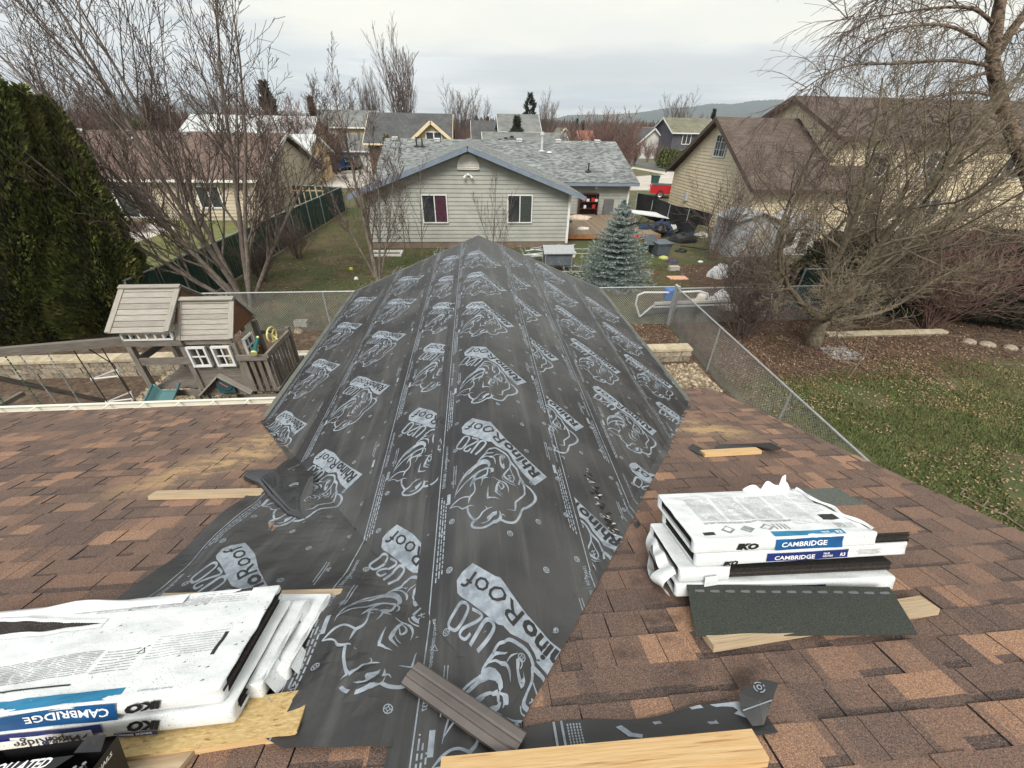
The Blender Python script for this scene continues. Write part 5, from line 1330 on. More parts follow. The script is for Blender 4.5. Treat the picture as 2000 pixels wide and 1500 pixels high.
# tan house with white roofs behind the left house
a=aty(400,225,62);b=aty(520,262,62)
far_house('sand coloured house with a pale white roof behind the brown roofed house',a.x-1,a.x+13,56,68,3.6,6.3,'x',r_white,w_tan2,wins=((a.x+3,1.8,1.6,1.1,'f'),(a.x+8,1.8,1.6,1.1,'f')))
a=aty(545,250,50)
far_house('smaller sand coloured house with a white roof, gable end towards the street',a.x-5,a.x+2.6,47,56,2.9,4.6,'x',r_white,w_tan2,wins=((50.5,1.2,1.5,1.2,'r'),))
a=aty(605,217,75);b=aty(735,217,75)
far_house('two storey tan house with a grey roof, behind the blue pickup',a.x,b.x-1,74,84,5.4,7.4,'x',r_gry2,w_tan,wins=((a.x+2,3.6,1.2,1.2,'f'),(a.x+8,3.6,1.2,1.2,'f')))
a=aty(650,285,70);b=aty(735,285,70)
far_house('low garage with a grey roof beside the parked cars',a.x,b.x,69,73.5,2.7,4.3,'x',r_gry2,w_wht)
# grey roof just behind the grey house, with arched dormer vents
a=aty(950,258,58);b=aty(1108,272,58)
lo=far_house('low house with a plain grey roof directly behind the grey house',a.x,b.x,57,66,3.0,5.0,'x',r_gry2,w_grey)
p=aty(1003,270,57.5);db=MB()
db.prism([(p.x-2.3,55.8,3.0),(p.x+2.3,55.8,3.0),(p.x,55.8,4.25)],(0,5,.4));db.build('dark_gable',r_char,lo)
db=MB()
for k in range(4): db.box(p.x-2.6+k*.75,p.x-2.2+k*.75,58.0,58.3,3.95+.16*k,4.15+.16*k)
db.build('roof_vents',m_dark,lo)
a=aty(925,238,80);b=aty(978,238,80)
far_house('dark grey roofed house with a small white skylight',a.x,b.x+3,79,88,3.8,6.4,'x',r_char,w_grey)
a=aty(978,226,74);b=aty(1051,226,74)
far_house('tall white walled house with a grey roof behind the dark pine',a.x,b.x,73,82,5.2,7.3,'x',r_gry2,w_wht,wins=((b.x-1.6,3.2,1.0,1.2,'f'),))
a=aty(1083,250,110);b=aty(1118,250,110)
far_house('small cottage roof with a pale gable between bare trees',a.x,b.x,108,118,3.2,5.6,'y',r_olive,w_tan)
a=aty(1312,238,95);b=aty(1398,238,95)
dh=far_house('dark slate two storey house with white trim and an olive roof',a.x,b.x,93,104,5.3,7.7,'x',r_olive,w_dk,wins=((a.x+2,3.0,1.9,1.9,'f'),(a.x+7.6,3.0,1.9,1.9,'f')))
a=aty(1258,252,110);b=aty(1312,252,110)
far_house('pale house with a red roof left of the dark slate house',a.x,b.x,108,118,3.7,6.0,'x',r_red,w_wht)
a=aty(1238,262,104)
far_house('pale house with a dark gable beside the street, left of the red roof',a.x,a.x+6,100,110,3.2,5.8,'y',r_char,w_wht)
for i,(u,v,w0_,y,h,rm_,lab) in enumerate(((205,232,60,80,4.8,r_brown,'brown roofed house far off at left behind the thujas'),(340,240,70,95,5.2,r_char,'dark roofed house far off behind the maple'),(1130,256,24,130,5,r_red,'tiny rust roofed house beyond the bare hedge trees'))):
    a=aty(u,v,y);b=aty(u+w0_,v,y);far_house(lab,a.x,b.x,y-4,y+5,3.0,h,'x',rm_,w_tan)
# ================================================================== hills
m_hill=mat('forested_hill',(.016,.026,.018),(.035,.050,.032),scale=.012,rough=1.,c3=(.07,.075,.05),s3=.004,l3=(.56,.66))
def hill(name,prof,y,depth,m):
    """skyline traced at distance y; the crest is roughened like treetops"""
    mb=MB();P=[]
    for i in range(len(prof)-1):
        (u0,v0),(u1,v1)=prof[i],prof[i+1];n=max(2,int((u1-u0)/1.2))
        for k in range(n):
            t=k/n;P.append(aty(u0+(u1-u0)*t,v0+(v1-v0)*t,y))
    rd=random.Random(len(prof));b=len(mb.v)
    rows=9
    for p in P:
        h=max(p.z,2);
        for r in range(rows):
            t=r/(rows-1);zz=h*(1-t)**.9;jit=h*.05*(noise.noise((p.x*.004,t*5,2))) if 0<r<rows-1 else rd.uniform(-.006,.035)*h*(1 if r==0 else 0)
            sx=p.x*(1-(t*depth)/y*1.0)
            mb.v.append((sx,y-t*depth,max(zz+jit,-2 if r==rows-1 else 0.)))
    for i in range(len(P)-1):
        for r in range(rows-1):
            a=b+i*rows+r;mb.f.append((a,a+1,a+rows+1,a+rows));mb.m.append(0);mb.u.append([(0,0)]*4);mb.t.append(.5)
    for i in range(len(P)-1):   # far side so the hill has depth
        a=b+i*rows;p,q=mb.v[a],mb.v[a+rows];mb.face([p,q,(q[0],q[1]+depth,-2),(p[0],p[1]+depth,-2)])
    return tag(mb.build(name,m,org=(0,y,0)),kind='structure')
hill('hill',[(1060,242),(1085,232),(1110,225),(1150,224),(1190,224),(1240,221),(1270,217),(1300,212),(1345,210),(1390,203),(1430,204),(1470,198),(1520,195),(1560,198),(1620,196),(1700,205),(1800,200),(1900,215),(2000,225),(2150,235)],2600,700,m_hill)
hill('hill',[(-300,215),(-100,205),(60,212),(120,200),(180,190),(230,184),(290,196),(330,206),(380,192),(410,190),(440,203),(520,214),(600,222),(700,226),(800,231),(860,232),(930,236),(1000,234),(1060,232),(1120,228)],3500,700,m_hill)
# ================================================================== trees
class TP: pass
def rdir(d,ang,rnd,bias=None):
    a=d.orthogonal().normalized();b=d.cross(a);q=rnd.uniform(0,2*math.pi)
    v=(d*math.cos(ang)+(a*math.cos(q)+b*math.sin(q))*math.sin(ang))
    return v.normalized()
def grow(mbs,p,d,L,r,lvl,S,rnd):
    """mbs: list of mesh builders, one for limbs and one for twigs"""
    n=S['seg'][lvl];pts=[p.copy()];rd_=[r];rmin=S.get('rmin',.006);w=S['wander'][lvl];tr=S['trop'][lvl];dirs=[d]
    for i in range(n):
        d=(d+Vector((rnd.uniform(-w,w),rnd.uniform(-w,w),rnd.uniform(-w,w)))+Vector((0,0,tr))).normalized()
        p=p+d*(L/n);pts.append(p.copy());rd_.append(max(rmin,r*(1-S.get('taper',.75)*(i+1)/n)));dirs.append(d)
    mb=mbs[0] if lvl<S.get('limb',1) else mbs[1]
    mb.tube(pts,rd_,S['sides'][lvl],cap=False)
    if lvl>=len(S['n']): return
    k=S['n'][lvl];k=int(k*rnd.uniform(.8,1.2)*(S.get('lenscale',1) if lvl else 1)+.5);t0=S['start'][lvl]
    for c in range(k):
        t=t0+(1-t0)*((c+rnd.random())/max(k,1));x=min(t*n,n-1e-4);i=int(x);f=x-i
        q=pts[i].lerp(pts[i+1],f);rr=rd_[i]*(1-f)+rd_[i+1]*f
        dd=rdir(dirs[i+1],S['ang'][lvl]*rnd.uniform(.7,1.3),rnd)
        if S.get('up'): dd=(dd+Vector((0,0,S['up'][lvl]))).normalized()
        grow(mbs,q,dd,L*S['ratio'][lvl]*rnd.uniform(.6,1.25)*(1.15-.65*t),max(rmin,rr*S['rr'][lvl]),lvl+1,S,rnd)
def tree(name,label,base,stems,S,m1,m2,group=None,seed=1,cat='tree',extra=None):
    rnd=random.Random(seed);a,b=MB(),MB();base=Vector(base)
    for (o,d,L,r) in stems: grow([a,b],base+Vector(o),Vector(d).normalized(),L,r,0,S,rnd)
    if extra: extra(a,b,rnd)
    t=thing(name,label,cat,base,group);a.build('trunk',m1,t,smooth=True);b.build('crown',m2,t);return t
GRP='bare trees in the gardens'
maple=dict(seg=[9,7,5,3],wander=[.07,.10,.13,.16],trop=[.035,.07,.07,.05],sides=[8,5,3,3],n=[16,12,6],start=[.16,.12,.15],ang=[.62,.62,.7],ratio=[.50,.42,.42],rr=[.52,.55,.6],limb=2,rmin=.0058,taper=.82,up=[.15,.12,.1])
st=[((0,0,0),(-.55,-.12,1),8.6,.092),((-.1,.1,0),(-.28,.15,1),9.0,.095),((.05,-.05,0),(-.05,-.15,1),9.0,.10),((.15,.05,0),(.14,.12,1),9.2,.10),((.2,-.1,0),(.34,-.05,1),8.2,.088),((.1,.15,0),(.62,.25,1),6.5,.085),((-.15,-.1,0),(-.9,-.30,.95),6.8,.085),((0,-.15,0),(-.75,.35,.9),6.6,.08)]
tree('bare_tree','big bare maple with many stems fanning up beside the green fence',(-8.3,14.4,0),st,maple,m_bark,m_bark2,GRP,11)
sp=dict(seg=[9,6,4,3],wander=[.06,.10,.13,.15],trop=[.03,.06,.05,.03],sides=[8,4,3,3],n=[17,8,4],start=[.22,.15,.2],ang=[.60,.6,.7],ratio=[.34,.42,.45],rr=[.42,.5,.6],limb=1,rmin=.0055,taper=.88,up=[.2,.15,.1])
tree('bare_tree','slender bare tree with a leaning trunk at the left corner of the grey house',(-3.9,16.0,0),[((0,0,0),(-.14,.10,1),6.7,.095),((0,0,.1),(.24,.10,1),4.7,.05),((-.1,0,.5),(-.42,.0,1),4.9,.045),((.05,0,.3),(.10,-.05,1),5.1,.05)],sp,m_bark,m_bark2,GRP,5)
sm=dict(seg=[7,5,3],wander=[.05,.10,.12],trop=[.02,.05,.03],sides=[6,3,3],n=[13,5],start=[.2,.2],ang=[.55,.6],ratio=[.38,.4],rr=[.5,.6],limb=1,rmin=.0055,taper=.85,up=[.2,.1])
tree('bare_tree','small bare sapling between the two windows of the grey house',(.85,20.4,0),[((0,0,0),(0.04,0,1),3.7,.04),((0,0,.2),(-.38,0,1),2.8,.025),((0,0,.2),(.40,0.1,1),2.8,.025),((0,0,.1),(.75,0,1),1.9,.018)],sm,m_bark,m_bark2,GRP,8)
tree('bare_tree','thin bare saplings in front of the purple curtained window',(-2.6,19.6,0),[((0,0,0),(0.14,0,1),4.0,.035),((-.3,0,0),(-.12,0,1),3.6,.03),((-.8,0.2,0),(.10,0,1),3.8,.03)],sm,m_bark,m_bark2,GRP,18)
apple=dict(seg=[9,7,5,4],wander=[.20,.26,.30,.30],trop=[.045,.05,.04,.02],sides=[8,5,3,3],n=[15,11,8],start=[.18,.15,.15],ang=[.85,.85,.8],ratio=[.50,.45,.45],rr=[.50,.5,.6],limb=2,rmin=.0046,taper=.85,up=[.15,.12,.05])
def trunk1(a,b,rnd):
    B=Vector((10.35,10.35,0));a.tube([B+Vector(q) for q in((0,0,-.05),(.02,0,.25),(.0,.02,.6),(.05,.0,1.0))],[.30,.22,.19,.20],12)
tree('bare_tree','gnarled bare fruit tree with a thick trunk rising from dead leaves',(10.35,10.35,0),[((0,0,.85),(-1.1,.1,.50),4.3,.10),((0,0,.9),(-.55,.3,1.2),6.0,.11),((0,0,.9),(-.1,-.2,1.2),6.4,.12),((0,0,.9),(.4,.2,1.1),6.6,.12),((0,0,.85),(1.1,.1,.8),5.6,.11),((0,0,.8),(1.1,-.5,.32),3.9,.09),((0,0,.8),(-.6,-.8,.55),3.2,.08),((0,0,.9),(.5,.9,.7),4.4,.09)],apple,m_olive,m_olive,GRP,21,extra=trunk1)
tree('bare_tree','second tangled bare fruit tree between the chain link fence and the cream house',(12.4,15.2,0),[((0,0,0),(-.4,.1,1),6.2,.09),((0,0,0),(.1,.1,1),6.8,.10),((0,0,0),(.6,0,1),6.4,.09),((0,0,.4),(-1.1,-.1,.7),3.8,.06),((0,0,.4),(1.1,-.1,.6),3.8,.06)],dict(apple,n=[13,11,6]),m_olive,m_bark2,GRP,33)
tree('bare_tree','third tangled bare tree, grey and wide, in front of the cream two storey wall',(16.4,16.2,0),[((0,0,0),(-.5,.1,1),7.4,.10),((0,0,0),(.1,.1,1),7.8,.11),((0,0,0),(.6,0,1),7.4,.10),((0,0,.6),(-1.1,-.1,.6),4.2,.06),((0,0,.6),(1.1,-.1,.5),4.2,.06),((0,0,.6),(-.2,-1,.7),4.0,.06)],dict(apple,n=[13,11,7]),m_bark,m_bark2,GRP,34)
birch=dict(seg=[10,9,7,4],wander=[.05,.12,.16,.16],trop=[0,-.035,-.07,-.10],sides=[10,5,3,3],n=[24,13,6],start=[.30,.12,.1],ang=[1.15,.65,.5],ratio=[.42,.45,.42],rr=[.26,.42,.6],limb=1,rmin=.0042,taper=.80,up=[.25,0,-.1],lenscale=1)
m_birch=mat('peeling_birch_bark',(.10,.065,.045),(.26,.19,.14),scale=9,sc=(1,1,2.2),rough=.85,bump=.7,c3=(.05,.035,.028),s3=5,l3=(.52,.6))
b1=[aty(u,v,12.5) for u,v in((2150,640),(2040,430),(1985,280),(1955,200),(1938,120),(1950,20),(1975,-90),(1990,-250),(2000,-420))]
def bex(a,b,rnd):
    pts=[Vector((b1[0].x+.1,12.5,0))]+b1;a.tube(pts,[.24,.22,.20,.17,.16,.15,.12,.10,.07,.04],12)
    pts2=[b1[4],aty(1975,60,12.4),aty(2015,10,12.3),aty(2080,-120,12.2),aty(2100,-300,12)];a.tube(pts2,[.11,.10,.09,.07,.03],8)
    arcs=[[(1945,50),(1905,18),(1850,14),(1780,22),(1700,40),(1640,72)],[(1932,128),(1860,118),(1760,124),(1660,128),(1590,160),(1530,205)],[(1940,100),(1880,60),(1820,48),(1740,60),(1650,110),(1570,190)],
      [(1955,190),(1900,180),(1820,190),(1740,215),(1660,270),(1600,330)],[(1975,260),(1900,250),(1830,270),(1760,320),(1690,400)],[(1990,300),(1930,300),(1850,340),(1780,400),(1730,470)],
      [(1960,0),(1900,-40),(1800,-40),(1710,0),(1650,40)],[(2000,330),(1950,350),(1890,410),(1840,490),(1810,560)],[(1965,-60),(1880,-90),(1790,-60),(1730,-20),(1690,40)],[(1935,140),(1880,160),(1800,230),(1740,310),(1700,390)],
      [(1990,290),(2040,240),(2100,260),(2160,340)],[(1940,110),(1990,60),(2060,60),(2150,120)],[(2010,360),(1970,420),(1930,500),(1900,580)],[(1985,260),(1940,230),(1870,225),(1780,260),(1700,330),(1650,400)]]
    for i,ar in enumerate(arcs):
        y0=12.5;y1=y0+rnd.uniform(-1.4,1.6);P=[aty(u,v,y0+(y1-y0)*k/(len(ar)-1)) for k,(u,v) in enumerate(ar)]
        # smooth
        Q=[]
        for k in range(len(P)-1):
            p0,p1_,p2,p3=P[max(k-1,0)],P[k],P[k+1],P[min(k+2,len(P)-1)]
            for z in range(4):
                t=z/4;Q.append(.5*((2*p1_)+(-p0+p2)*t+(2*p0-5*p1_+4*p2-p3)*t*t+(-p0+3*p1_-3*p2+p3)*t**3))
        Q.append(P[-1]);n=len(Q);R_=[max(.007,.050*(1-k/n)) for k in range(n)];a.tube(Q,R_,5,cap=False)
        for c in range(48):
            t=.08+.92*(c+rnd.random())/48;x=min(t*(n-1),n-1.001);k=int(x);q=Q[k].lerp(Q[k+1],x-k);d=(Q[k+1]-Q[k]).normalized()
            dd=(rdir(d,rnd.uniform(.4,1.3),rnd)+Vector((0,0,-.1 if rnd.random()<.5 else .35))).normalized()
            grow([a,b],q,dd,rnd.uniform(.6,1.7),.012,2,dict(birch,n=[0,0,6],trop=[0,0,-.09,-.12]),rnd)
tree('birch_tree','tall birch with peeling bark and long drooping twigs at the right edge',(b1[0].x+.1,12.5,0),[],birch,m_birch,m_bark2,None,40,extra=bex)
# twiggy shrubs
shr=dict(seg=[5,4,3],wander=[.16,.2,.22],trop=[.05,.05,.03],sides=[4,3,3],n=[8,5],start=[.2,.2],ang=[.6,.7],ratio=[.5,.5],rr=[.5,.6],limb=1,rmin=.0055,taper=.8)
def shrub(label,x,y,h,n,seed,m1=None,spread=.5,group='leafless shrubs'):
    rnd=random.Random(seed);S=[((rnd.uniform(-.15,.15),rnd.uniform(-.15,.15),0),(rnd.uniform(-spread,spread),rnd.uniform(-spread,spread),1),h*rnd.uniform(.7,1.1),.014) for _ in range(n)]
    return tree('shrub',label,(x,y,0),S,shr,m1 or m_bark2,m1 or m_bark2,group,seed,'shrub')
shrub('dark twiggy shrub beside the chain link fence, left of the fruit tree trunk',8.35,10.9,1.9,34,51,m_bark2,.6)
shrub('brown leafless shrub behind the fence corner and the tipped table',9.6,13.6,2.2,26,52)
shrub('low twiggy brush against the green fence at its near end',-8.9,17.2,1.6,26,53,None,.8)
shrub('twiggy brush halfway along the green fence',-8.6,20.5,1.7,24,54,None,.8)
shrub('thicket of thin stems under the birch',15.2,11.2,3.0,44,55,m_barkr,.7)
shrub('pale leafless thicket behind the birch thicket, against the slat fence',16.8,13.2,3.2,44,56,m_bark2,.7)
shrub('olive tangled brush right of the fruit tree',13.4,12.2,2.4,36,57,m_olive,.9)
shrub('tall thin shrub by the white shed',12.0,19.8,3.6,18,58,None,.35)
shrub('dried brown tumbleweed heap on the patio of the brown roofed house',-19.9,26.5,.9,30,59,m_barkr,1.6)
# ---- thujas and dark evergreens
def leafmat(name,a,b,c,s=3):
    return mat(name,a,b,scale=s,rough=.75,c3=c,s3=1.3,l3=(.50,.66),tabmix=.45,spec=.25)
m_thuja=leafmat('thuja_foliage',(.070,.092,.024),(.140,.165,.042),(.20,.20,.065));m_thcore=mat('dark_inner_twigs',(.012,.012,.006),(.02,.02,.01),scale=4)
m_spruce=leafmat('blue_spruce_needles',(.17,.215,.205),(.27,.33,.31),(.34,.40,.375),8);m_spcore=mat('spruce_inner',(.03,.035,.028),(.05,.055,.045),scale=6)
m_pine=leafmat('dark_pine_needles',(.018,.026,.014),(.035,.045,.022),(.05,.055,.03));m_ever=leafmat('dull_evergreen_foliage',(.028,.032,.015),(.055,.06,.026),(.08,.08,.035))
def thuja(label,x,y,h,r,n,seed,m=None,group='tall thujas',leaf=.13,name='thuja',cat='tree',lean=(0,0),prof=None,trunk=True):
    rnd=random.Random(seed);mb=MB();core=MB();pr=prof or (lambda t:(1-t)**.55*(.55+.45*min(1,t*5)) )
    def rad(t,q): return r*pr(t)*(1+.22*noise.noise((math.cos(q)*2.6+seed,math.sin(q)*2.6,t*h*.8))+.16*noise.noise((math.cos(q)*6,math.sin(q)*6,t*h*2.2+seed)))
    def ctr(t): return Vector((x+lean[0]*t*h,y+lean[1]*t*h,0))
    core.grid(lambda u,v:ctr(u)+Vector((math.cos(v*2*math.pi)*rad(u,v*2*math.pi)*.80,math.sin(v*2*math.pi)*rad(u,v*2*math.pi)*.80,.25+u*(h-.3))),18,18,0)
    for i in range(n):
        t=1-(1-rnd.random())**.75 if rnd.random()<.9 else rnd.random();t=min(t,.995);q=rnd.uniform(0,2*math.pi);R_=rad(t,q)
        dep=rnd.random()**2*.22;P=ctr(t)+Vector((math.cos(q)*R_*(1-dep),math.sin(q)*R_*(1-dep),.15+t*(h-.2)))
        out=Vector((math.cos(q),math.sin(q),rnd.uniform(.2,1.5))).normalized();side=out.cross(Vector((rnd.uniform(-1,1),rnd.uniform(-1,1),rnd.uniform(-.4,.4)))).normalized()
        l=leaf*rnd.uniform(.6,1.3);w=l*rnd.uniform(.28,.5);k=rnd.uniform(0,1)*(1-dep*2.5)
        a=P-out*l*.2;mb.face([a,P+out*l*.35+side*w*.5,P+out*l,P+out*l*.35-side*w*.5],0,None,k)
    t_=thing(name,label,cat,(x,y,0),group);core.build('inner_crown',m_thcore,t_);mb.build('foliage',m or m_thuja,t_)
    if trunk: tb=MB();tb.tube([(x,y,0),(x,y,.8)],[.12,.08],8);tb.build('trunk',m_bark,t_)
    return t_
TPR=lambda t:(1-t)**.66*(.74+.30*min(1,t*4))
def thuja_px(label,bu,bv,tu,tv,r,n,seed):
    b0=atz(bu,bv,0);t0=aty(tu,tv,b0.y);h=t0.z
    thuja(label,b0.x,b0.y,h,r,n,seed,leaf=.14,prof=TPR,lean=((t0.x-b0.x)/h,0))
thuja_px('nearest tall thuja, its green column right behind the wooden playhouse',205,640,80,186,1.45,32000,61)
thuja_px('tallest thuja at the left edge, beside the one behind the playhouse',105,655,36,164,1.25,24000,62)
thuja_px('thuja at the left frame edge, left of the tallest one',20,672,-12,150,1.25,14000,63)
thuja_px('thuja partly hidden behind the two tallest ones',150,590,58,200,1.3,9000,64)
bushp=lambda t:math.sqrt(max(0,1-(t*1.02-.12)**2))*(1 if t<.9 else .8)
thuja('dark sprawling evergreen bush under the drooping birch twigs',15.0,14.0,2.6,2.3,9000,65,m_ever,'evergreen bushes',.16,'evergreen_bush','bush',prof=bushp,trunk=False)
thuja('dull evergreen bush behind the fruit tree, next to the slat fence',18.4,12.6,2.9,2.2,8000,66,m_ever,'evergreen bushes',.17,'evergreen_bush','bush',prof=bushp,trunk=False)
# blue spruce
def spruce(label,x,y,h,r,seed,m,core,name='blue_spruce',tiers=15,dens=1.,nl=.075,group=None,sc=1.):
    rnd=random.Random(seed);mb=MB();cb=MB()
    cb.tube([(x,y,0),(x,y,h*.97)],[.07*sc,.012],8)
    for i in range(tiers):
        t=i/(tiers-1);z=.12+t*(h-.25)*.97;R_=r*(1-t)**.9*rnd.uniform(.9,1.1)+.06;nb=int((13-6*t)*dens)
        for k in range(nb):
            q=2*math.pi*(k+rnd.random()*.7)/nb+i;L_=R_*rnd.uniform(.75,1.12);p=Vector((x,y,z+rnd.uniform(-.06,.06)));pts=[]
            for s_ in range(6):
                f=s_/5;pts.append(p+Vector((math.cos(q)*L_*f,math.sin(q)*L_*f,(-.10*f+.16*f*f)*L_*1.2+ (.25*t)*f*L_)))
            cb.tube(pts,[.014*sc*(1-.7*f/5) for f in range(6)],3,cap=False)
            side=Vector((-math.sin(q),math.cos(q),0))
            twigs=[(pts,1.)]
            for s_ in range(1,6):
                for sg in(-1,1):
                    l=L_*.38*(1-.12*s_)*rnd.uniform(.7,1.2);o=pts[s_];dd=(Vector((math.cos(q),math.sin(q),-.05))*.8+side*sg*.8).normalized();twigs.append(([o,o+dd*l*.5,o+dd*l+Vector((0,0,.02))],.8))
            for tw,_ in twigs:
                for a,b in zip(tw,tw[1:]):
                    n_=max(2,int((b-a).length/.035));d=(b-a).normalized()
                    for c in range(n_):
                        for rep in range(3):
                            o=a.lerp(b,(c+rnd.random())/n_);e=rdir(d,rnd.uniform(.5,1.1),rnd);e=(e+Vector((0,0,.25))).normalized();w=e.cross(d).normalized()*nl*.16;l=nl*rnd.uniform(.7,1.2)
                            mb.face([o-w,o+w,o+e*l+w*.3,o+e*l-w*.3],0,None,rnd.random())
    t_=thing(name,label,'tree',(x,y,0),group);cb.build('trunk',core,t_);mb.build('needles',m,t_);return t_
spruce('bushy blue spruce between the wing and the wooden deck',5.75,16.3,3.4,1.62,71,m_spruce,m_spcore,tiers=17,dens=1.45)
# ---- distant trees: prototypes and copies
farm=dict(seg=[6,5,4],wander=[.07,.12,.14],trop=[.03,.05,.03],sides=[5,3,3],n=[15,9],start=[.15,.15],ang=[.55,.6],ratio=[.45,.42],rr=[.45,.55],limb=1,rmin=.014,taper=.85,up=[.25,.1])
def farproto(seed,fan,H,m,mm,S=farm,r0=.10,k=7):
    rnd=random.Random(seed);return [((rnd.uniform(-.1,.1),0,0),(rnd.uniform(-fan,fan),rnd.uniform(-fan,fan),1),H*rnd.uniform(.75,1.05),r0) for _ in range(k)]
def copytree(root,loc,sc,rz,label):
    r=root.copy();COL.objects.link(r);r.location=loc;r.scale=(sc,sc,sc) if not isinstance(sc,tuple) else sc;r.rotation_euler=(0,0,rz);r['label']=label
    for ch in list(root.children):
        c=ch.copy();COL.objects.link(c);c.parent=r
    return r
GF='bare trees among the further houses'
def P_(u,y): q=aty(u,250,y);return (q.x,y,0)
pa=tree('bare_tree','tall upright bare poplar left of the charcoal roofed house',P_(792,78),farproto(1,.16,15.5,0,0,k=9,r0=.13),farproto and dict(farm,ang=[.32,.4],rmin=.02),m_bark,m_bark2,GF,81)
pb=tree('bare_tree','wide reddish bare tree behind the right end of the grey roof',P_(1160,50),farproto(2,.55,6.3,0,0,k=12,r0=.06),farm,m_barkr,m_barkr,GF,82)
pc=tree('bare_tree','pale bare tree rising above the dark slate house',P_(1325,112),farproto(3,.35,12,0,0,k=6,r0=.12),dict(farm,rmin=.02),m_bark,m_bark2,GF,83)
for (src,u,y,s,lab) in (
 (pb,1198,46,.98,'reddish bare tree right above the end of the grey house roof'),(pb,1222,58,.92,'reddish bare tree next to the street, behind the grey house'),(pb,1128,60,.85,'smaller reddish bare tree left of the wide one behind the grey house'),
 (pb,1090,62,.75,'low reddish bare tree right of the plain grey roof'),(pb,882,66,.72,'rusty bare shrub tree right of the tan shake gable'),(pb,905,72,.75,'rusty bare shrub tree beside the dark grey roof with skylight'),
 (pa,1066,88,.62,'upright bare tree right of the tall white walled house'),(pc,893,98,.95,'thin pale bare tree above the roof right of the shake gable'),(pc,925,110,.85,'lone thin bare tree over the roof with the skylight'),
 (pa,735,90,.78,'upright bare tree left of the tall poplar, over the two storey tan house'),(pb,560,58,1.15,'reddish bare tree behind the white roofed houses'),(pb,500,64,1.2,'reddish bare tree left of the dark cone conifer'),
 (pb,640,60,.9,'bare tree behind the low garage roof'),(pc,690,100,.9,'pale bare tree far behind the low garage'),(pb,440,75,1.3,'reddish bare tree behind the sand coloured house'),
 (pb,345,70,1.25,'bare tree over the brown roof, beside the green hedge'),(pb,260,80,1.25,'bare tree far off over the middle of the brown roof'),(pb,170,62,1.3,'bare tree far off right above the thujas'),
 (pc,120,70,1.0,'pale bare tree far off just over the thuja tops'),(pb,1275,88,.55,'small bare street tree in front of the red roofed house'),(pb,1296,80,.5,'small bare street tree at the end of the hedge'),
 (pb,1250,80,.62,'small bare street tree left of the red roofed house'),(pc,1372,150,.8,'thin bare tree against the hill above the slate house'),(pb,1420,70,.8,'bare tree behind the peak of the cream garage'),
 (pb,980,96,.7,'bare tree in the gap left of the tall white walled house'),(pb,1240,120,.7,'faint bare tree at the foot of the hill')):
    copytree(src,P_(u,y),s,u*.37,lab)
# conifers far off
GC='conifers among the further houses'
def conifer(label,u,y,vtop,wpx,m,seed,sparse=1.,base=0):
    q=aty(u,vtop,y);h=q.z;r=wpx/2*y/F*1.1
    pr=lambda t:(1-t)**.85*(.85+.3*math.sin(t*h*3.1+seed))*(.4+.6*min(1,t*6))+.02
    o=thuja(label,q.x,y,h,r,int(1500*sparse+500*h/6),seed,m,GC,max(.35,h*.055),'conifer','tree',prof=pr,trunk=True)
    if sparse<1:
        for c in list(o.children):
            if c.name.startswith('inner_crown'): bpy.data.objects.remove(c)
    return o
conifer('tall dark conifer behind the white roofed houses',513,66,158,44,m_pine,91)
conifer('narrow brown conifer left of the two storey tan house',604,68,188,16,leafmat('brown_conifer',(.06,.035,.02),(.09,.055,.03),(.10,.07,.04)),92)
conifer('tall ragged pine behind the tall white walled house',1036,92,182,44,m_pine,93,.55)
conifer('dark spreading pine in front of the tall white walled house',1010,66,226,46,m_pine,94)
conifer('dark brown cone tree far left behind the maple',282,62,190,34,leafmat('brown_conifer',0,0,0),95)
conifer('small dark conifer at the foot of the hill, beside the cottage',1128,140,232,8,m_pine,96)
conifer('second small dark conifer at the foot of the hill',1140,150,236,7,m_pine,97)
conifer('small conifer on the skyline left of the skylight roof',930,150,226,12,m_pine,98)
conifer('small conifer on the skyline above the skylight roof',952,160,228,10,m_pine,99)
conifer('dark conifer behind the peak of the slate house roof',1396,120,214,12,m_pine,100)
thuja('yellowish shrub at the left end of the charcoal roofed house',P_(752,54)[0],54,4.6,.8,700,101,leafmat('yellow_shrub',(.11,.09,.03),(.16,.13,.05),(.2,.16,.06)),None,.35,'evergreen_bush','bush')
GH='clipped hedge plants beside the far street'
for i in range(8):
    u=1299+i*7.5;q=aty(u,276,76-i*1.1);thuja(['first clipped hedge plant, at the street end','second clipped hedge plant from the street end','third clipped hedge plant from the street end','fourth clipped hedge plant from the street end','fifth clipped hedge plant from the street end','sixth clipped hedge plant from the street end','seventh clipped hedge plant from the street end','last clipped hedge plant, nearest the cream garage'][i],q.x,76-i*1.1,2.9,.62,500,110+i,m_thuja,GH,.32,'hedge_plant','hedge',prof=lambda t:(1-t**4)*.98,trunk=False)
for i,u in enumerate((213,224,236,248,260,272)):
    q=aty(u,232,58);thuja(['leftmost green thuja of the row behind the brown roof','second green thuja from the left behind the brown roof','third green thuja from the left behind the brown roof','fourth green thuja from the left behind the brown roof','fifth green thuja from the left behind the brown roof','rightmost green thuja of the row behind the brown roof'][i],q.x,58,q.z,.75,450,130+i,m_thuja,'green thuja row behind the brown roof',.35,'thuja','tree')
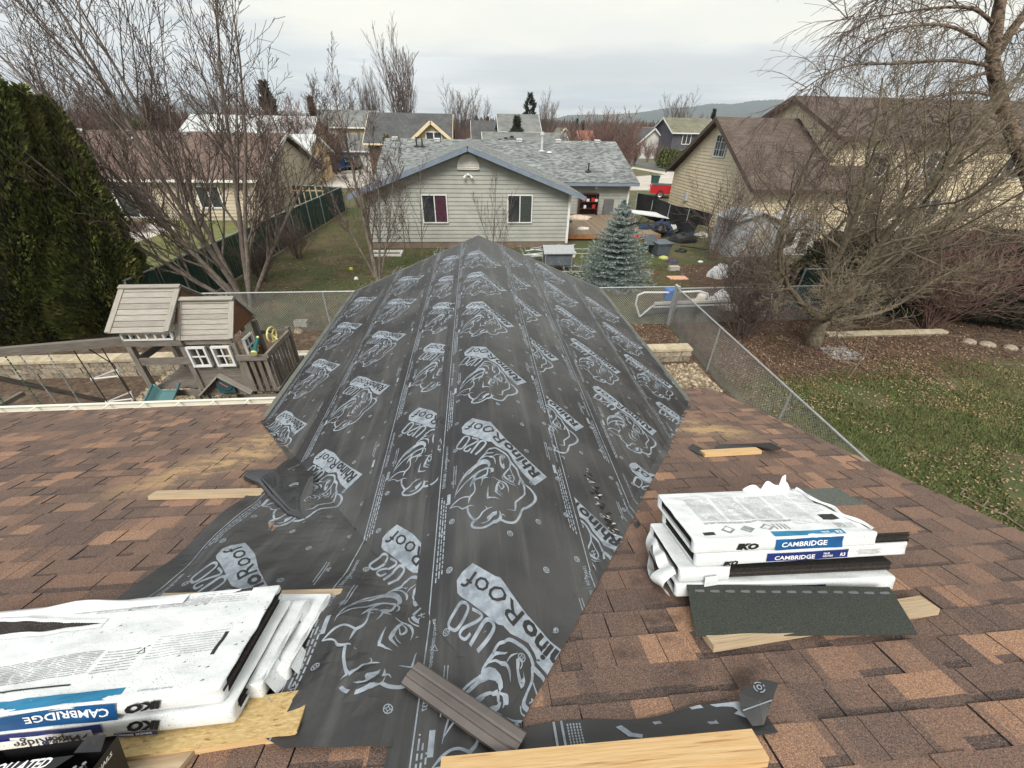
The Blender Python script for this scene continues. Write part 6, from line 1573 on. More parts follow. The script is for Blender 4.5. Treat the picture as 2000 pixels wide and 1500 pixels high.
# a far belt of woods on the plain
def belt(name,pts,h,n,m,seed,w=14):
    rnd=random.Random(seed);mb=MB()
    for i in range(n):
        k=rnd.random()*(len(pts)-1);a=int(k);f=k-a;x=pts[a][0]*(1-f)+pts[a+1][0]*f;y=pts[a][1]*(1-f)+pts[a+1][1]*f+rnd.uniform(-w,w)
        hh=h*rnd.uniform(.45,1.15);r_=hh*rnd.uniform(.12,.3)
        for z in range(7):
            q=rnd.uniform(0,6.3);t=z/7;c=Vector((x,y,hh*t));o=Vector((math.cos(q),math.sin(q),0))*r_*(1-t*.8);mb.face([c-o,c+o,c+o*.4+Vector((0,0,hh*.34)),c-o*.3+Vector((0,0,hh*.30))],0,None,rnd.random())
    return tag(mb.build(name,m,org=(0,0,0)),'far woods of dark conifers and bare crowns along the plain','woods',None,'stuff')
belt('woods',[(-520,420),(-300,520),(0,600),(200,560),(420,480),(700,380)],10,5000,mat('far_woods',(.03,.036,.024),(.075,.06,.045),scale=.02,rough=1,tabmix=.4),5,120)
belt('woods',[(-190,150),(-100,190),(0,215),(80,220),(150,190)],6.5,2600,mat('far_bare_woods',(.075,.055,.045),(.11,.085,.07),scale=.05,rough=1,tabmix=.4),6,35)
# ---- leaves and grass
def scatter_leaves(name,regs,n,m,seed,size=(.018,.036),zf=None,label=''):
    rnd=random.Random(seed);mb=MB()
    tot=sum((r[1]-r[0])*(r[3]-r[2])*r[4] for r in regs)
    for r in regs:
        k=int(n*(r[1]-r[0])*(r[3]-r[2])*r[4]/tot)
        for i in range(k):
            x=rnd.uniform(r[0],r[1]);y=rnd.uniform(r[2],r[3])
            if len(r)>5 and noise.noise((x*.55,y*.55,seed))<r[5]: continue
            q=rnd.uniform(0,6.3);l=rnd.uniform(*size);w=l*.6;c,d=math.cos(q),math.sin(q);z=.02+rnd.uniform(0,.03);t1,t2=rnd.uniform(-.02,.03),rnd.uniform(-.02,.03)
            mb.face([(x-c*l,y-d*l,z+t1),(x+d*w,y-c*w,z),(x+c*l,y+d*l,z+t2),(x-d*w,y+c*w,z+.008)],0,None,rnd.random())
    return tag(mb.build(name,m,org=(0,0,0)),label,'leaves',None,'stuff')
m_leaf1=mat('fallen_leaves_tan',(.20,.125,.075),(.34,.24,.15),scale=7,rough=.9,tabmix=.5);m_leaf2=mat('fallen_leaves_brown',(.085,.045,.028),(.16,.095,.06),scale=7,rough=.9,tabmix=.5)
scatter_leaves('fallen_leaves',[(-4,6.4,9.6,12.2,1),(-10,14,12.2,15.5,.55),(6.5,14,8.2,12.2,1.2),(14,20,9,13,.7),(-10,-4,15,30,.35),(6.4,18,12,19,.7)],70000,m_leaf2,201,label='brown fallen leaves lying under the bare trees')
scatter_leaves('fallen_leaves',[(6.5,15,-2,12,1,-.05),(15,24,0,12,.6,0),(-10,14,13,22,.30,0),(-4,6.3,9.8,12.2,.8),(7,13,7,11,1)],32000,m_leaf1,202,label='pale dry leaves strewn over the lawns')
m_blade=mat('grass_blades',(.075,.098,.026),(.12,.148,.045),scale=2,rough=.8,tabmix=.45,c3=(.17,.15,.06),s3=.8,l3=(.5,.65))
def grass(name,regs,n,seed,label):
    rnd=random.Random(seed);mb=MB();tot=sum((r[1]-r[0])*(r[3]-r[2])*r[4] for r in regs)
    for r in regs:
        for i in range(int(n*(r[1]-r[0])*(r[3]-r[2])*r[4]/tot)):
            x=rnd.uniform(r[0],r[1]);y=rnd.uniform(r[2],r[3])
            if noise.noise((x*.6,y*.6,4.))<r[5]: continue
            h=rnd.uniform(.03,.085);q=rnd.uniform(0,6.3);w=.011;dx_,dy_=math.cos(q)*w,math.sin(q)*w;lx,ly=rnd.uniform(-.05,.05),rnd.uniform(-.05,.05)
            mb.face([(x-dx_,y-dy_,.005),(x+dx_,y+dy_,.005),(x+lx,y+ly,h)],0,None,rnd.random())
    return tag(mb.build(name,m_blade,org=(0,0,0)),label,'grass',None,'stuff')
grass('grass',[(6.6,13,0,8.6,1.3,-.30),(13,22,0,9,.6,-.22),(7,9.5,6.5,9,.5,-.1)],150000,203,'short spring grass of the yard beyond the chain link fence')
grass('grass',[(-20,-10.4,13,24,1,-.3),(-6,9,13,22,.8,-.05)],42000,204,'short grass of the lawns beyond the back fence')
def stones(name,regs,n,m,seed,label):
    rnd=random.Random(seed);mb=MB()
    for r in regs:
        for i in range(n):
            x=rnd.uniform(r[0],r[1]);y=rnd.uniform(r[2],r[3]);s_=rnd.uniform(.015,.05)**1.0;k=5
            top=[(x+math.cos(2*math.pi*j/k)*s_*rnd.uniform(.5,.9),y+math.sin(2*math.pi*j/k)*s_*rnd.uniform(.5,.9),.01+s_*.8) for j in range(k)]
            bot=[(x+(p[0]-x)*1.5,y+(p[1]-y)*1.5,.005) for p in top];t=rnd.random();mb.face(top,0,None,t)
            for j in range(k): mb.face([bot[j],bot[(j+1)%k],top[(j+1)%k],top[j]],0,None,t)
    return tag(mb.build(name,m,org=(0,0,0)),label,'stones',None,'stuff')
m_stone=mat('tan_stones',(.22,.17,.11),(.42,.35,.25),scale=8,rough=.9,tabmix=.5)
stones('pebbles',[(-8.2,-2.9,7.6,10.6)],4200,m_stone,205,'tan river pebbles spread behind the playhouse');stones('pebbles',[(2.9,6.1,6.5,9.4)],2200,m_stone,206,'tan pebbles between the wing and the chain link fence')
stones('pebbles',[(10.35,11.3,9.35,10.15)],380,mat('white_pebbles',(.20,.19,.18),(.32,.31,.30),scale=8,tabmix=.4),207,'white pebbles at the foot of the fruit tree')
# ================================================================== fences
m_wire=mat('chain_link_wire',(.30,.31,.31),(.42,.43,.43),scale=3,rough=.5,metal=.4)
def chainlink(name,label,pts,h=1.3,post=2.6,wire=.0045,cell=.075,rail=.022,corner=True,diag=False):
    base=pts[0];t=thing(name,label,'fence',(base[0],base[1],0),'chain link fences')
    rb=MB();mb=MB()
    for (a,b) in zip(pts,pts[1:]):
        A=Vector((a[0],a[1],0));B=Vector((b[0],b[1],0));L_=(B-A).length;d=(B-A)/L_;n=d.cross(Vector((0,0,1)))
        rb.tube([A+Vector((0,0,h)),B+Vector((0,0,h))],rail,8)
        hh=h-.03;k=int((L_+hh)/cell)
        for i in range(k):
            for sg in(1,-1):
                s0=i*cell-hh if sg>0 else i*cell;s1=s0+hh*sg
                z0,z1=.02,hh
                if sg<0: s0,s1=i*cell,i*cell-hh
                q=[(s0,z0),(s1,z1)]
                (xa,za),(xb,zb)=q
                # clip to 0..L
                def at(x): return za+(zb-za)*(x-xa)/(xb-xa)
                lo,hi=min(xa,xb),max(xa,xb)
                if hi<0 or lo>L_: continue
                xs=max(lo,0);xe=min(hi,L_)
                if xe-xs<.02: continue
                P=A+d*xs+Vector((0,0,at(xs)))+n*.006*sg;Q=A+d*xe+Vector((0,0,at(xe)))+n*.006*sg
                mb.tube([P,Q],wire,3,cap=False)
        m_=max(1,round(L_/post))
        for i in range(m_+1):
            if i==m_ and b!=pts[-1]: continue
            p=A+d*(L_*i/m_);r_=.036 if (i in(0,m_)) else .026
            pb=MB();pb.tube([p-Vector((0,0,.1)),p+Vector((0,0,h+(.05 if r_>.03 else -.01)))],r_,8);pb.lathe(p+Vector((0,0,h+.04)),[(r_+.006,0),(r_+.006,.02),(.012,.05),(0,.055)],8) if r_>.03 else None
            pb.build('post',m_galv,t)
    rb.build('top_rail',m_galv,t);mb.build('wire_mesh',m_wire,t);return t
chainlink('chain_link_fence','chain link fence running across behind the wing, in front of the blue spruce',[(-10.2,12.1),(6.42,12.1)],1.32,3.0)
chainlink('chain_link_fence','chain link fence running towards us along the leaf strewn yard',[(6.42,12.0),(lambda a,b:(a.x+(b.x-a.x)*(a.y+3)/(a.y-b.y),-3.0))(Vector((6.42,12.0,0)),atz(1700,905,1.32))],1.32,2.9)
chainlink('chain_link_fence','dark chain link fence continuing behind the fruit tree',[(6.55,12.12),(20,12.3)],1.25,3.0,.004,.085)
chainlink('chain_link_fence','short low wire fence beside the black screen by the grey house',[(10.9,31.2),(12.9,33.0)],1.0,1.5,.005,.12)
m_slat=mat('green_privacy_slats',(.008,.032,.026),(.014,.046,.038),scale=3,rough=.5,tabmix=.3)
def slatfence(label,A,B,h,posts=2.4):
    A=Vector((*A,0));B=Vector((*B,0));L_=(B-A).length;d=(B-A)/L_;n=d.cross(Vector((0,0,1)));t=thing('slat_fence',label,'fence',A,'green slatted fences')
    mb=MB();x=0;rnd=random.Random(3)
    while x<L_:
        p=A+d*x+n*.008*rnd.uniform(-1,1);mb.bar(p+Vector((0,0,.04)),p+Vector((0,0,h-.04)),.066,.008,n,0,rnd.random());x+=.074
    mb.build('slats',m_slat,t);rb=MB();rb.tube([A+Vector((0,0,h)),B+Vector((0,0,h))],.024,8);rb.build('top_rail',m_galv,t)
    k=round(L_/posts)
    for i in range(k+1):
        pb=MB();p=A+d*(L_*i/k)+n*.03;pb.tube([p,p+Vector((0,0,h+.03))],.03,8);pb.build('post',m_galv,t)
slatfence('long dark green slatted fence between the two lawns on the left',(-10.25,12.3),(-9.75,33.6),1.65)
slatfence('far end piece of green slatted fence, turning towards the beige house',(-9.9,33.8),(-13.6,34.6),1.65)
slatfence('dark green slatted fence under the birch twigs on the right',(11.6,13.2),(22,13.9),1.5)
# narrow wooden gate bars between beige house and fence
gb=MB()
for i in range(6): gb.bar((-13.4+i*.45,33.6,0),(-13.4+i*.45,33.6,1.7),.08,.05,(0,1,0))
for z in(.4,1.4): gb.bar((-13.5,33.66,z),(-11.0,33.66,z),.06,.08)
tag(gb.build('picket_gate',m_lumber_old,org=(-12.2,33.6,0)),'weathered picket gate beside the far corner of the beige house','gate')
# black screen fence by the cream house
A,B=aty(1248,372,28.8),aty(1398,392,22.9);t=thing('privacy_screen','sagging black fabric screen stretched in front of the cream house','screen',(A.x,A.y,0))
mb=MB();m_scr=mat('black_shade_cloth',(.006,.006,.007),(.012,.012,.013),scale=6,rough=.8)
a0=Vector((A.x,A.y,0));b0=Vector((B.x,B.y,0))
def scf(u,v):
    p=a0.lerp(b0,u);top=1.95-.35*u+.06*math.sin(u*9);bot=.55-.15*u+.10*math.sin(u*7+1)+(.5*u if u>.85 else 0)
    return p+Vector((.04*math.sin(u*23+v*4),.12*math.sin(v*3.1)+.05*math.sin(u*17),bot+(top-bot)*v))
mb.grid(scf,40,10,0);mb.build('fabric',m_scr,t,smooth=True)
for i in range(5):
    pb=MB();p=a0.lerp(b0,i/4);pb.tube([p+Vector((0,.2,0)),p+Vector((0,.14,2.0-.35*i/4))],.025,6);pb.build('post',m_galv,t)
# ================================================================== low block walls
def blockwall(label,x0,x1,y,h,seed,z0=0,bl=.30,courses=3,dep=.30):
    rnd=random.Random(seed);mb=MB();ch=(h-.07)/courses
    for c in range(courses):
        x=x0-(.15 if c%2 else 0)
        while x<x1:
            w_=bl*rnd.uniform(.85,1.2);a=max(x,x0);b=min(x+w_,x1)
            if b-a>.04: mb.box(a+.005,b-.005,y+rnd.uniform(-.012,.012),y+dep,z0+c*ch+.004,z0+(c+1)*ch-.004,0,rnd.random())
            x+=w_
    x=x0
    while x<x1:
        w_=bl*1.25*rnd.uniform(.95,1.05);b=min(x+w_,x1);mb.box(x+.004,b-.004,y-.03,y+dep+.03,z0+h-.068,z0+h,1,rnd.random());x+=w_
    o=mb.build('retaining_wall',[mat('rough_wall_block',(.20,.165,.12),(.36,.31,.24),scale=12,rough=.95,bump=1.,bscale=22,tabmix=.3,bdist=.03),mat('tan_cap_stone',(.36,.30,.20),(.48,.42,.31),scale=6,rough=.9,tabmix=.15)]);bev(o,.012)
    return tag(o,label,'wall','low block walls')
blockwall('long low tan block wall behind the swing set',-13.3,-7.4,9.62,.52,1)
blockwall('short low tan block wall end beside the chain link fence on the right',3.0,6.0,9.55,.42,2,courses=2)
blockwall('low tan block wall piece between the playhouse and the papered wing',-5.3,-2.6,9.9,.32,3,courses=2)
blockwall('low grey stone edging behind the fruit tree trunk',11.2,15.4,10.75,.15,4,courses=1,bl=.5,dep=.18)
p=[(15.6,10.2),(16.0,10.0),(16.5,9.75),(17.0,9.6),(17.6,9.4)]
for i,(x,y) in enumerate(p):
    mb=MB();r_=.17+.03*(i%2);mb.grid(lambda u,v:Vector((x,y,.0))+Vector((math.cos(v*6.2832)*math.sin(u*math.pi)*r_*1.3,math.sin(v*6.2832)*math.sin(u*math.pi)*r_,max(0,math.cos(u*math.pi)*.14)))+Vector((0,0,.02*noise.noise((u*3,v*4,i)))),8,12,0)
    tag(mb.build('edging_stone',MATS['rough_wall_block'],smooth=True),['long pale edging stone nearest the fruit tree','second edging stone along the birch bed','third edging stone along the birch bed','fourth edging stone along the birch bed','last edging stone at the right edge'][i],'stone','edging stones under the birch')
# ================================================================== wooden playhouse with swings
m_ow=mat('grey_weathered_cedar',(.115,.098,.082),(.215,.195,.170),scale=3,sc=(1.3,34,1),coord='UV',rough=.9,tabmix=.18,bump=.3,c3=(.055,.042,.034),s3=2.6,l3=(.58,.72))
m_or=mat('pale_weathered_roof_boards',(.23,.212,.185),(.345,.325,.29),scale=3,sc=(1.3,26,1),coord='UV',rough=.9,tabmix=.14,bump=.3,c3=(.15,.12,.09),s3=3,l3=(.60,.74))
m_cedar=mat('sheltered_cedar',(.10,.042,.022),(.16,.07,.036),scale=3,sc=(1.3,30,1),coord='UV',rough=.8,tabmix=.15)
m_grn=mat('green_plastic',(.012,.11,.10),(.02,.14,.125),scale=3,rough=.35);m_yel=mat('yellow_plastic',(.62,.58,.20),(.70,.66,.28),scale=3,rough=.4);m_dkg=mat('dark_teal_plastic',(.03,.075,.085),(.045,.10,.11),scale=3,rough=.4)
ph=thing('playhouse','weathered wooden playhouse with plank roofs, white windows and a balcony','playhouse',(-5.4,7.5,0))
X0,X1,X2,X3=-6.30,-5.42,-4.55,-4.02;Y0,Y1=7.02,7.95
fr=MB()
def post(mb,x,y,z0,z1,w_=.09): mb.box(x-w_/2,x+w_/2,y-w_/2,y+w_/2,z0,z1)
for x,y,z in((X0,Y0,2.35),(X0,Y1,2.35),(X1,Y0+.03,2.3),(X1,Y1,2.3),(X2,Y0+.06,2.15),(X2,Y1,2.2),(X3,Y0-.05,1.0),(X3+.02,Y1+.1,2.0)): 
    b_=MB();post(b_,x,y,0,z);b_.build('post',m_ow,ph)
dk_=MB()
n=8
for i in range(n):
    y=Y0+.06+(Y1-Y0-.1)*i/n;dk_.box(X0-.02,X1+.02,y,y+(Y1-Y0-.1)/n-.008,1.18,1.21)
for i in range(8):
    x=X1+.04+(X3-X1)*i/8;dk_.box(x,x+(X3-X1)/8-.008,Y0+.05,Y1+.05,1.12,1.15)
dk_.build('deck',m_ow,ph)
rl=MB()
rl.box(X0-.05,X1+.05,Y0-.03,Y0+.01,1.76,1.90);rl.build('railing',m_ow,ph);rl=MB();rl.bar((X0,Y0-.04,1.14),(X1,Y0-.04,1.14),.03,.12);rl.build('skirt_board',m_ow,ph);rl=MB();rl.bar((X0-.02,Y0,1.84),(X0-.02,Y1,1.84),.04,.13);rl.build('railing',m_ow,ph)
# back wall planks of the slide tower (seen from inside)
bw=MB()
for i in range(6): bw.box(X0+.08+i*.14,X0+.19+i*.14,Y1-.03,Y1-.005,1.2,2.0)
for z in(1.35,1.85): bw.box(X0,X1,Y1-.045,Y1-.03,z,z+.08)
for i in range(5): bw.box(X1-.015,X1+.01,Y0+.12+i*.16,Y0+.24+i*.16,1.2,2.1)
bw.build('back_wall',MATS['sheltered_cedar'] if 0 else m_ow,ph)
# front wall under the windows: horizontal planks
fw=MB()
for i in range(7): fw.box(X1+.03,X2-.03,Y0+.025,Y0+.05,1.02+i*.098,1.02+i*.098+.092)
for i in range(8): fw.box(X1+.06+i*.1,X1+.13+i*.1,Y0+.055,Y0+.07,1.68,2.2) if i in(0,3,4,7) else None
fw.box(X1,X2,Y0+.02,Y0+.06,2.14,2.24)
fw.build('front_wall',m_ow,ph)
for x in(X1+.07,X1+.50): window(ph,(x,Y0+.05,1.70),(1,0,0),(0,-1,0),.33,.42,.035,False,'window',None,(2,2))
for o in list(ph.children):
    for c in list(o.children):
        if c.name.startswith('pane'): bpy.data.objects.remove(c)
# side wall of balcony tower with window
window(ph,(X2+.02,Y1-.40,1.72),(0,-1,0),(1,0,0),.34,.42,.035,False,'window',None,(2,2))
sw=MB()
for i in range(5): sw.box(X2-.01,X2+.012,Y0+.1,Y1-.05,1.16+i*.105,1.16+i*.105+.098)
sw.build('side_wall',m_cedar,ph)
# little gable with clock dial
gb=MB();gx_=(X1+X2)/2
for s in(-1,1): gb.bar((gx_,Y0-.05,1.52),(gx_+s*.48,Y0-.05,1.10),.12,.03,(s*.42,0,.48))
gb.build('small_gable',m_or,ph)
gb=MB();c0=Vector((gx_+.03,Y0-.03,1.30));gb.box(c0.x-.15,c0.x+.15,c0.y-.01,c0.y+.015,1.10,1.24);gb.lathe(c0+Vector((0,.01,0)),[(0,-.0),(.15,0),(.15,.03),(.13,.035),(0,.03)],18,0,.5,(0,-1,0));cl=gb.build('play_clock',m_dkg,ph)
gb=MB();gb.bar(c0+Vector((-.06,-.035,.06)),c0+Vector((.06,-.035,-.05)),.018,.006,(0,1,0));gb.build('clock_hand',mat('pink_plastic',(.62,.12,.16),rough=.4),cl)
# roofs
def plankroof(x0,x1,yf,zf,yr,zr_,yb,zb_,nm,k,end=.09):
    rf=MB()
    for (a,b,za,zb2) in((yf,yr,zf,zr_),(yb,yr,zb_,zr_)):
        for i in range(k):
            f0,f1=i/k,(i+1)/k-.012;pa_=Vector(((x0+x1)/2,a+(b-a)*(f0+f1)/2,za+(zb2-za)*(f0+f1)/2));n_=Vector((0,-(zb2-za),abs(b-a)) if b>a else (0,(zb2-za),abs(b-a))).normalized()
            L_=math.hypot(b-a,zb2-za)*(f1-f0);rf.bar(pa_-Vector(((x1-x0)/2-end*.6,0,0)),pa_+Vector(((x1-x0)/2-end*.6,0,0)),L_,.02,n_)
        for xx in(x0+end/2,x1-end/2): rf.bar((xx,a,za+.018),(xx,b,zb2+.018),end,.022,n_)
        rf.bar((x0,a+(.05 if b>a else -.05),za+.022),(x1,a+(.05 if b>a else -.05),za+.022),.085,.026,n_)
    rf.bar((x0,yr-.04,zr_+.012),(x1,yr-.04,zr_+.012),.09,.028,(0,-.4,1))
    rf.build(nm,m_or,ph)
plankroof(X0-.14,X1+.02,6.86,2.48,7.62,3.05,8.36,2.50,'upper_roof',8)
plankroof(X1-.05,X2+.08,7.0,2.25,7.47,2.86,7.95,2.28,'lower_roof',8)
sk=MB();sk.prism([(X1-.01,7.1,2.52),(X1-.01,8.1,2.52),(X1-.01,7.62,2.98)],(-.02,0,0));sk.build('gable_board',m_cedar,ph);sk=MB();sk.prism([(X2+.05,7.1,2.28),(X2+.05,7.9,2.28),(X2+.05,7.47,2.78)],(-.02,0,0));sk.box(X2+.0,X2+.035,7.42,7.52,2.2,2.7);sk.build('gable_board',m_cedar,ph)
# clerestory strip window under the upper roof
cs=MB();z0,z1=2.28,2.44;cs.box(X0+.0,X1-.05,6.96,6.985,z0,z0+.03);cs.box(X0,X1-.05,6.96,6.985,z1-.03,z1)
for i in range(7): x=X0+(X1-.05-X0)*i/6;cs.box(x-.014,x+.014,6.956,6.989,z0+.03,z1-.03)
cs.build('strip_window',m_vinyl_white,ph)
cs=MB();cs.box(X0-.05,X1+.05,6.97,7.06,2.16,2.26);cs.build('header_beam',m_ow,ph)
# balcony
bl_=MB();bl_.bar((X2,Y0-.02,1.86),(X3+.02,Y0-.02,1.86),.05,.11);bl_.bar((X3+.03,Y0-.04,1.90),(X3+.05,Y1+.12,1.90),.05,.10);bl_.bar((X2,Y1+.1,1.90),(X3+.05,Y1+.1,1.90),.05,.08)
for i in range(8): y=Y0+.03+i*.13;bl_.box(X3+.02,X3+.045,y,y+.075,1.1,1.86)
for i in range(4): x=X2+.06+i*.13;bl_.box(x,x+.075,Y0-.01,Y0+.012,1.1,1.82)
bl_.build('balcony_railing',m_ow,ph)
wh=MB();c0=Vector((X3-.04,Y0+.50,2.08))
pts=[c0+Vector((.02*math.cos(a),.0,0))+Vector((0,math.cos(a)*.15,math.sin(a)*.15)) for a in[2*math.pi*i/20 for i in range(21)]];wh.tube(pts,.016,6,cap=False)
for k in range(3): a=2*math.pi*k/3+.4;wh.tube([c0,c0+Vector((0,math.cos(a)*.15,math.sin(a)*.15))],.012,5)
wh.tube([c0,c0+Vector((.08,0,-.10))],.018,6);wh.build('toy_wheel',m_yel,ph)
te=MB();c0=Vector((X3-.14,Y0-.02,2.05));te.tube([c0+Vector((-.02,.22,.10)),c0],[.028,.038],10);te.tube([c0,c0+Vector((.01,-.08,-.035))],[.042,.05],10);te2=te.build('toy_telescope',m_grn,ph)
te=MB();te.tube([c0+Vector((.01,-.08,-.035)),c0+Vector((.012,-.11,-.05))],[.054,.054],12);te.tube([c0+Vector((-.02,.22,.10)),c0+Vector((-.022,.26,.12))],.022,10);te.build('lens_ring',m_yel,te2)
# lower annexe on the right
an=MB()
for i in range(7): an.box(X3+.02,X3+.045,Y0-.02+.0,Y1+.3,.40+i*.105,.40+i*.105+.098)
for i in range(6): an.box(X2+.05,X3-.02,Y0-.08,Y0-.055,.20+i*.12,.20+i*.12+.112)
an.bar((X2,Y0-.1,1.02),(X3+.05,Y0-.1,1.02),.12,.05);an.bar((X3+.03,Y0-.1,1.16),(X3+.03,Y1+.35,1.16),.09,.04);an.build('annexe_wall',m_ow,ph)
for yy in(Y0+.18,Y0+.62): window(ph,(X3+.02,yy,.62),(0,1,0),(1,0,0),.30,.34,.04,False,'annexe_window',None,(2,1))
cb_=MB();P=[(X2+.15+.13+.13*math.cos(a),Y0-.10,.56+.10*math.sin(a)+.12) for a in[math.pi*i/10 for i in range(11)]]+[(X2+.15,Y0-.10,.35),(X2+.41,Y0-.10,.35)];cb_.prism(P,(0,-.012,0),0);cb_.build('chalkboard',m_yel,ph)
cb_=MB();P=[((q[0]-(X2+.28))*.86+X2+.28,Y0-.1125,(q[2]-.55)*.88+.55) for q in P];cb_.prism(P,(0,-.006,0),0);cb_.build('chalkboard_face',m_dark,ph)
lw=MB()
for i in range(5): lw.box(X1+.03,X1+.34,Y0+.025,Y0+.05,.30+i*.12,.30+i*.12+.112)
lw.build('lower_wall',m_ow,ph);window(ph,(X1-.28,Y0-.02,.55),(1,0,0),(0,-1,0),.42,.30,.04,False,'lower_window',None,(2,1))
# slide
sl_=MB()
def slf(u,v):
    y=Y0-.05-2.3*u;z=1.20-1.05*u+.06*math.sin(u*math.pi)*0;x=-6.22+.46*v;e=abs(v-.5)*2
    return Vector((x,y,z+(.16*max(0,(e-.62)/.38)**.8 if e>.62 else 0)))
sl_.grid(slf,12,16,0);sl_.grid(lambda u,v:slf(u,v)-Vector((0,0,.02)),12,16,0)
for s in(-.01,1.01): sl_.tube([slf(i/12,max(0,min(1,s)))+Vector(((s-.5)*.03,0,0)) for i in range(13)],.022,6)
sl_.tube([slf(0,j/16) for j in range(17)],.02,6)
sl_.build('slide',mat('teal_slide_plastic',(.075,.17,.18),(.095,.20,.21),scale=2,rough=.35),ph,smooth=True)
# swing beam, legs and swings
bm=MB();E0=Vector((-6.25,7.12,2.22));E1=Vector((-9.3,6.45,2.27));bm.bar(E0,E1,.09,.15);bm.build('swing_beam',m_ow,ph)
def beam(t): return E0.lerp(E1,t)
for i,(q,f_) in enumerate((((-8.7,8.45,0),.93),((-10.4,6.2,0),.98),((-9.6,4.9,0),.95))):
    lg=MB();lg.bar(beam(f_)-Vector((0,0,.05)),Vector(q),.09,.09);lg.build('leg',m_ow,ph)
bt=MB();bt.bar((-9.15,7.45,.95),(-9.3,5.5,.95),.08,.08);bt.build('cross_brace',m_ow,ph)
m_chain=mat('green_chain',(.02,.10,.06),(.035,.13,.08),scale=3,rough=.5);m_rope=mat('dark_rope',(.02,.02,.022),(.03,.03,.032),scale=3,rough=.9);m_whb=mat('off_white_bar',(.52,.51,.49),(.60,.59,.57),scale=3,rough=.5)
def hang(t,dxy=(0,0)): p=beam(t);return Vector((p.x+dxy[0],p.y+dxy[1],p.z-.07))
def swing(ta,tb,z,kind,label):
    a,b=hang(ta),hang(tb);t=thing('swing',label,'swing',((a.x+b.x)/2,(a.y+b.y)/2,z),'swings under the beam')
    for q in(a,b):
        e=Vector((q.x+(.04 if q is a else -.04),q.y,z+.05));cn=MB()
        n_=26
        for k in range(n_):
            p0=q.lerp(e,k/n_);p1=q.lerp(e,(k+.75)/n_);cn.tube([p0,p1],.008 if k%2 else .012,4)
        cn.build('chain',m_galv if kind!='belt' else m_chain,t)
    sb=MB();ax=(b-a).normalized();c0=Vector(((a.x+b.x)/2,(a.y+b.y)/2,z))
    if kind=='belt': sb.grid(lambda u,v:c0+ax*(u-.5)*.5+Vector((0,.0,.08*(2*u-1)**2))+Vector((-ax.y,ax.x,0))*(v-.5)*.16,12,3,0);sb.grid(lambda u,v:c0+ax*(u-.5)*.5+Vector((0,.0,.08*(2*u-1)**2-.012))+Vector((-ax.y,ax.x,0))*(v-.5)*.16,12,3,0);sb.build('seat',m_dark,t)
    else: 
        sb.tube([c0-ax*.24,c0+ax*.24],.022,8)
        for s in(-1,1): sb.tube([c0+ax*.2*s,c0+ax*.12*s+Vector((0,0,.22)),c0+ax*.20*s+Vector((0,0,.3))],.016,6)
        sb.build('seat',m_grn,t)
swing(.76,.60,.42,'belt','black belt swing with green chains, furthest from the playhouse')
swing(.54,.42,.55,'glider','green glider swing on chains near the rope ladder')
# rope ladder with white triangles
rt=thing('rope_ladder','hanging rope climber with white triangular rungs','rope ladder',tuple(hang(.24)-Vector((0,0,1.9))))
for s_,tt in enumerate((.30,.17)):
    rp=MB();q=hang(tt);rp.tube([q,q+Vector((.02,-.02,-.5)),q+Vector((.0,0,-2.1))],.010,5);rp.build('rope',m_rope,rt)
rp=MB();q=hang(.235,(0,.28));rp.tube([hang(.235),q+Vector((0,0,-.5)),q+Vector((0,0,-2.1))],.010,5);rp.build('rope',m_rope,rt)
for k in range(3):
    z=-.62-k*.52;a=hang(.30)+Vector((0,0,z));b=hang(.17)+Vector((0,0,z));c=hang(.235,(0,.28))+Vector((0,0,z));tr_=MB()
    for u_,v_ in((a,b),(b,c),(c,a)): tr_.tube([u_,v_],.017,6)
    for u_ in(a,b,c): tr_.lathe(u_-Vector((0,0,.025)),[(0,0),(.028,.005),(.028,.045),(0,.05)],8)
    tr_.build('rung',m_whb,rt)
